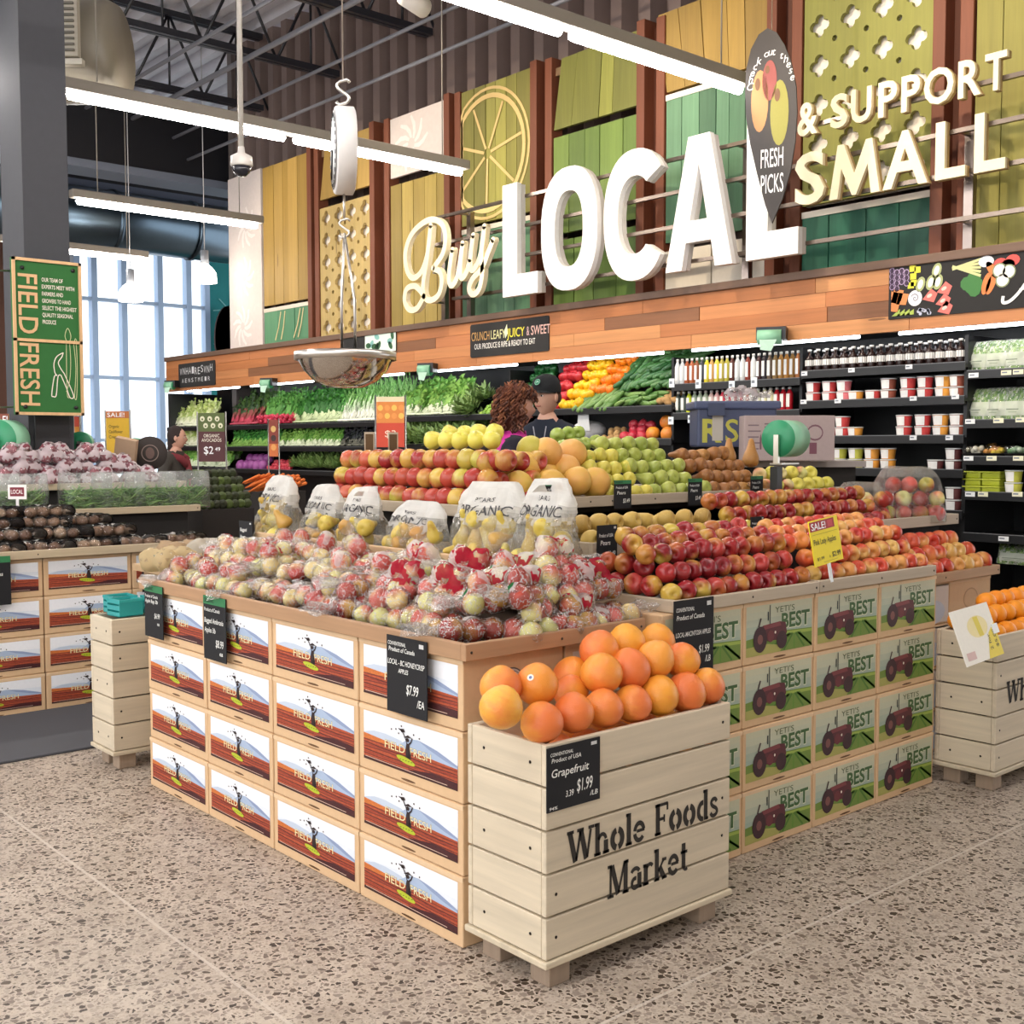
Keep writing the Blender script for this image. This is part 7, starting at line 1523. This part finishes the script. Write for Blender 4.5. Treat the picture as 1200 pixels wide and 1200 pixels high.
# clutter behind the potato bags
q = at(6, 516, y=7.3); roll((q.x, 7.3, q.z), .125, .14, R(38), 'large green bag roll at the left edge of the picture', True, q.z-zb2+.04)
q = at(160, 526, d=7.9); roll(q, .075, .12, 1.0, 'pale green bag roll between the sale sign and the round brown sign', True, q.z)
q = at(95, 520, d=7.6); roll(q, .08, .05, .9, 'dark green bag roll seen edge-on right of the column', True, q.z)
for nm, px, py in (('left', 24, 530), ('right', 30, 536)):
    b = MB(); b.smooth = True; b.ball((0, 0, 0), (.06, .045, .035), 12, 8, '#6b4636'); tag(obj('sweet_potato', b, 'matte', None, (at(px, py, y=7.17).x, 7.17, at(px, py, y=7.17).z)), f'brown sweet potato on the pink bags, {nm} of the pair', 'sweet potato', 'sweet potatoes on the pink bags')
q = at(176, 531, d=7.8); th = thing('round_sign', 'round dark brown sign behind the bean bags', 'sign', q, R(-35)); b = MB(); b.lathe([(0, -.004), (.115, -.003), (.115, .006), (0, .007)], 28, '#3f3835', axis='y'); obj('board', b, 'matte', th)
b = MB(); b.xf = FRONT; b.stroke([(.055*cos(q_), .055*sin(q_)) for q_ in [k*pi/12 for k in range(25)]], .006, .006, '#8f7d74'); b.disc(0, 0, .03, .04, .006, '#6b544c', 14); obj('emblem', b, 'print', th); b = MB(); b.box((-.01, .005, -q.z), (.01, .015, -.1), '#3f3835'); obj('pole', b, 'metal', th)
a = at(136, 515, d=7.7); b = MB(); b.box((-.07, 0, -.07), (.07, .05, .09), '#c9a98c'); tag(obj('kraft_box', b, 'cardboard', None, (at(146, 530, d=7.7)), (.25, .2, -.7)), 'small tilted kraft box behind the pink bags', 'box')
# ------------------------------------------------------------------ people: continuous skinned bodies, clothes and hair as parts
def skin(name, joints, edges, colfn, mat, parent, sub=2, extra=None):
    me = bpy.data.meshes.new('skeleton'); keys = list(joints); me.from_pydata([joints[k][0] for k in keys], [], []) ; me = me
    me.clear_geometry(); me.from_pydata([joints[k][0] for k in keys], [(keys.index(a), keys.index(c)) for a, c in edges], [])
    ob = bpy.data.objects.new('skeleton', me); COL.objects.link(ob)
    md = ob.modifiers.new('skin', 'SKIN'); md.use_smooth_shade = True
    for i, k in enumerate(keys): r = joints[k][1]; me.skin_vertices[0].data[i].radius = (r, r) if isinstance(r, (int, float)) else r; me.skin_vertices[0].data[i].use_root = (i == 0)
    s = ob.modifiers.new('sub', 'SUBSURF'); s.levels = s.render_levels = sub
    dg = bpy.context.evaluated_depsgraph_get(); dg.update(); m2 = bpy.data.meshes.new_from_object(ob.evaluated_get(dg))
    b = MB(); b.smooth = True
    V = [v.co.copy() for v in m2.vertices]; b.v = [tuple(v) for v in V]
    for p in m2.polygons: f = tuple(p.vertices); b.f.append(f); c = sum((V[i] for i in f), Vector())/len(f); b.c.append(lin(colfn(c))); b.m.append(0); b.sm.append(True); b.cv.append(0)
    bpy.data.objects.remove(ob); bpy.data.meshes.remove(m2); bpy.data.meshes.remove(me)
    global BODY; BODY = MB(); BODY.v = list(b.v); BODY.f = list(b.f)
    if extra: extra(b)
    return obj(name, b, mat, parent)
def skeleton(h, build=1.0, arms=((.24, .05, .62), (.24, .05, .62))):
    """faces -y; arms: elbow x, hand forward, hand height share"""
    k = h/1.75; J = {}; E = []
    def j(n, p, r, frm=None): J[n] = ((p[0]*k, p[1]*k, p[2]*k), r*k*build if isinstance(r, (int, float)) else tuple(q*k*build for q in r)); frm and E.append((frm, n))
    j('pelvis', (0, 0, .95), (.15, .115)); j('waist', (0, 0, 1.1), (.135, .1), 'pelvis'); j('chest', (0, .01, 1.3), (.155, .11), 'waist'); j('upper', (0, .015, 1.42), (.12, .085), 'chest'); j('neck', (0, .0, 1.50), .055, 'upper'); j('nape', (0, -.012, 1.57), .054, 'neck')
    for s, nm in ((1, 'l'), (-1, 'r')):
        a = arms[0 if s > 0 else 1]
        j(nm+'sh', (s*.17, .015, 1.41), .062, 'upper'); j(nm+'el', (s*a[0], .03, 1.13), .042, nm+'sh'); hz = a[2]*1.75*.8; hy = -a[1]*3
        j(nm+'wr', (s*(a[0]-.02), hy, hz), .028, nm+'el'); j(nm+'pa', (s*(a[0]-.02), hy-.03, hz-.07), (.018, .036), nm+'wr')
        for q in range(4): x = s*(a[0]-.02)+(q-1.5)*.019; j(nm+'f%d' % q, (x, hy-.045, hz-.12), .0095, nm+'pa'); j(nm+'g%d' % q, (x, hy-.06, hz-.15-.01*(q in (1, 2))), .008, nm+'f%d' % q)
        j(nm+'t0', (s*(a[0]-.055), hy-.045, hz-.06), .0105, nm+'wr'); j(nm+'t1', (s*(a[0]-.06), hy-.07, hz-.09), .009, nm+'t0')
        j(nm+'hip', (s*.09, 0, .88), .095, 'pelvis'); j(nm+'kn', (s*.1, -.01, .50), .06, nm+'hip'); j(nm+'an', (s*.1, .01, .09), .042, nm+'kn'); j(nm+'to', (s*.11, -.13, .035), .036, nm+'an')
    return J, E, k
def head(b, c, k, skinc, turn=0, brow='#4a3426', lip='#b06a5c'):
    """head with brow, eyes at half height, nose, mouth, jaw and ears, facing -y before the turn"""
    bm = bmesh.new(); bmesh.ops.create_uvsphere(bm, u_segments=28, v_segments=22, radius=1)
    T = Matrix.Translation(c) @ Matrix.Rotation(turn, 4, 'Z')
    for v in bm.verts:
        x, y, z = v.co; w = .074*k; d = .094*k; hh = .118*k
        jaw = 1-.28*max(0, -z)**1.5; X = x*w*jaw; Yv = y*d*(1-.12*max(0, -z)); Z = z*hh
        if y < 0:
            f = math.exp(-((x/.16)**2)); n = math.exp(-((z+.18)/.17)**2); Yv -= .020*k*f*n; Yv -= .010*k*math.exp(-(x/.3)**2-((z+.86)/.15)**2)
            Yv += .008*k*math.exp(-((abs(x)-.36)/.16)**2-((z-.06)/.12)**2); Yv -= .005*k*math.exp(-(x/.3)**2-((z+.5)/.08)**2)
        v.co = T @ Vector((X, Yv, Z))
    b.bm(bm, skinc, True)
    o = len(b.v)
    def feat(x, y, z, r, c_): q = T @ Vector((x*k, y*k, z*k)); b.ball(q, tuple(a*k for a in r), 8, 6, c_)
    for s in (-1, 1):
        feat(s*.028, -.0815, .006, (.011, .006, .006), '#f0ece6'); feat(s*.028, -.0865, .006, (.0055, .003, .0055), '#2f241d'); feat(s*.028, -.0845, .026, (.016, .005, .0035), brow); feat(s*.076, .006, -.004, (.009, .02, .03), skinc)
    feat(0, -.0855, -.058, (.021, .004, .005), lip)
def person(name, label, loc, rz, h, skinc, top, topc, legc, turn, hairfn, arms=((.24, .05, .62), (.24, .05, .62)), build=1., brow='#4a3426', collar=None):
    th = thing(name, label, 'person', loc, rz); J, E, k = skeleton(h, build, arms); hc = Vector((0, -.025, 1.645))*k
    skin('body', J, E, lambda c: skinc, 'skin', th, 2, lambda b: head(b, hc, k, skinc, turn, brow))
    def wear(nm, keep, col, off, extra=None):                            # cloth lifted off the body itself
        bm = bmesh.new(); V = [bm.verts.new(p) for p in BODY.v]; [bm.faces.new([V[i] for i in f]) for f in BODY.f]; bm.normal_update()
        b = MB(); b.smooth = True; b.v = [tuple(v.co+v.normal*off) for v in bm.verts]; bm.free()
        for f in BODY.f:
            c = sum((Vector(BODY.v[i]) for i in f), Vector())/len(f)
            if keep(c/k): b.f.append(f); b.c.append(lin(col(c/k))); b.m.append(0); b.sm.append(True); b.cv.append(0)
        if extra: extra(b, k)
        obj(nm, b, 'cloth', th)
    hz = [J[n+'wr'][0][2]/k for n in 'lr']
    wear(top, lambda c: c.z < 1.495 and (c.z > .92 or abs(c.x) > .17) and c.z > min(hz)+.02 and not (abs(c.x) > .17 and c.z < min(hz)+.04), topc, .013*k, collar)
    wear('trousers', lambda c: .07 < c.z < .97 and abs(c.x) < .2, lambda c: legc, .009*k)
    for s in (1, -1):
        b = MB(); b.smooth = True; b.ball((s*.105*k, -.055*k, .04*k), (.05*k, .135*k, .045*k), 12, 8, '#26221f'); obj('shoe', b, 'satin', th)
    hairfn(th, hc, k); return th
def curly(th, hc, k):
    r = random.Random(6); b = MB(); T = Matrix.Translation(hc) @ Matrix.Rotation(.1, 4, 'Z')
    b.ball(hc+Vector((0, .028*k, .018*k)), (.088*k, .100*k, .125*k), 14, 10, '#5d3222'); b.ball(hc+Vector((0, .06*k, -.07*k)), (.085*k, .07*k, .1*k), 12, 8, '#5d3222')
    for i in range(420):
        a, z = r.uniform(0, 2*pi), r.uniform(-.95, 1); q = sqrt(1-z*z) if z > 0 else 1; y = sin(a)*q
        if y < -.35 and z < .45: continue
        rad = (.095+.02*(z < .2)+r.uniform(0, .02), .115+r.uniform(0, .02), .135); p = T @ Vector((cos(a)*q*rad[0]*k, (sin(a)*q*rad[1]+.012)*k, (z*rad[2]+.012)*k))
        c = ('#5a3220', '#74422a', '#8a5536', '#663823', '#46261a')[r.randrange(5)]
        ph = r.uniform(0, 6); o_ = Vector((cos(a), sin(a), 0)); n = [p+(o_*(.010*sin(ph+j*1.5)+.002*j)+Vector((-sin(a), cos(a), 0))*.010*cos(ph+j*1.5)+Vector((0, 0, .012-.011*j)))*k for j in range(7)]; b.tube(n, [.003*k, .006*k, .007*k, .007*k, .006*k, .005*k, .002*k], 5, c)
    obj('curly_hair', b, 'cloth', th)
def cap(th, hc, k):
    b = MB(); b.smooth = True; prof = []
    b.lathe([(.0865*k, .018*k), (.0885*k, .05*k), (.08*k, .09*k), (.055*k, .122*k), (.02*k, .135*k), (0, .137*k)], 22, '#17191b'); b.v = [(x, y*1.2, z) for x, y, z in b.v]
    b.f = b.f[:-1] if len(b.f[-1]) > 6 else b.f; n = len(b.f); b.c, b.m, b.sm, b.cv = b.c[:n], b.m[:n], b.sm[:n], b.cv[:n]
    vs = []; fs = []
    for i in range(9):
        a = pi+pi*i/8
        for q in (0, 1): vs.append((cos(a)*.082*k, (sin(a)*.1-q*.075*max(0.15, -sin(a)))*k, (.028-.018*q)*k))
    for i in range(8): fs.append((2*i, 2*i+1, 2*i+3, 2*i+2))
    b.add(vs, fs, '#101214', True); M = Matrix.Translation(hc+Vector((0, .004*k, .012*k))) @ Matrix.Rotation(R(-12), 4, 'Z'); b.v = [tuple(M @ Vector(p)) for p in b.v]
    c = obj('cap', b, 'cloth', th)
    b = MB(); b.xf = M @ Matrix.Translation((.012*k, -.107*k, .078*k)) @ Matrix.Rotation(R(-22), 4, 'X') @ FRONT; b.disc(0, 0, .021*k, .021*k, .004, '#7fb79a', 18); b.disc(0, 0, .017*k, .017*k, .0045, '#2f7d5c', 18); b.stroke([(-.008*k, -.004*k), (0, .006*k), (.009*k, -.002*k)], .003*k, .005, '#dfeee4'); obj('cap_badge', b, 'print', c)
    b = MB(); b.smooth = True
    for s in (-1, 1): b.ball(hc+Vector((s*.066*k, .03*k, -.0*k)), (.014*k, .055*k, .04*k), 10, 8, '#4a3527')
    b.ball(hc+Vector((0, .075*k, -.015*k)), (.06*k, .026*k, .055*k), 12, 8, '#4a3527'); obj('hair', b, 'cloth', th)
p = at(642, 470, d=7.6); man_h = at(640, 441, d=7.6).z-.03
def pinkcollar(b, k):
    b.tube([(-.075*k, .05*k, 1.47*k), (-.095*k, -.01*k, 1.44*k), (-.05*k, -.085*k, 1.37*k), (0, -.11*k, 1.3*k), (.05*k, -.085*k, 1.37*k), (.095*k, -.01*k, 1.44*k), (.075*k, .05*k, 1.47*k), (0, .085*k, 1.48*k)], .032*k, 8, '#c62a8f', closed=True)
face = atan2(-p.x, p.y)                                             # turn that makes -y look at the camera
m = person('person', 'man in a black cap and dark top looking at the woman beside him', (p.x, p.y, 0), face-R(25), man_h, '#d3a48c', 'dark_top', lambda c: '#1c2230', '#2a2d36', R(-12), cap, brow='#5a4030')
b = MB(); b.xf = FRONT; kk = man_h/1.75
for s in (-.05, .05): b.stroke([(s*.9*kk, 1.46*kk), (s*.3*kk, 1.30*kk)], .008, .122*kk, '#9a9aa0')
b.rect(.03*kk, 1.28*kk, .075*kk, 1.33*kk, .135*kk, '#cfd3d6'); obj('lanyard', b, 'print', m)
q = at(602, 480, d=6.6); wh = at(606, 452, d=6.6).z-.02
def vest(c): return '#c62a8f' if (abs(c.x) < .16 and c.z > .9) else '#1d1a26'
person('person', 'woman with curly auburn hair and a bright pink vest over dark sleeves, back half turned', (q.x, q.y, 0), face+R(100), wh, '#d9a590', 'pink_vest', vest, '#2b2b33', R(8), curly, build=1.06, collar=pinkcollar)
def darkhair(th, hc, k):
    b = MB(); b.smooth = True; b.ball(hc+Vector((0, .022*k, .022*k)), (.086*k, .098*k, .118*k), 14, 10, '#2f2422'); b.ball(hc+Vector((0, .07*k, -.06*k)), (.06*k, .05*k, .08*k), 10, 8, '#2f2422'); obj('hair', b, 'cloth', th)
q = at(206, 530, d=11.2); fh = at(206, 502, d=11.2).z
def scarf(b, k): b.tube([(.08*k, .05*k, 1.46*k), (.1*k, -.02*k, 1.45*k), (.05*k, -.1*k, 1.42*k), (0, -.12*k, 1.36*k), (-.05*k, -.1*k, 1.42*k), (-.1*k, -.02*k, 1.45*k), (-.08*k, .05*k, 1.46*k), (0, .09*k, 1.47*k)], .04*k, 8, '#7a2f35', closed=True); b.tube([(.03*k, -.12*k, 1.4*k), (.06*k, -.15*k, 1.2*k), (.05*k, -.15*k, 1.05*k)], .035*k, 7, '#7a2f35')
person('person', 'shopper with short dark hair, dark coat and red scarf in the distance', (q.x, q.y, 0), face+R(75), fh, '#c99a84', 'dark_coat', lambda c: '#3f3a35', '#2a2a2d', R(20), darkhair, collar=scarf)
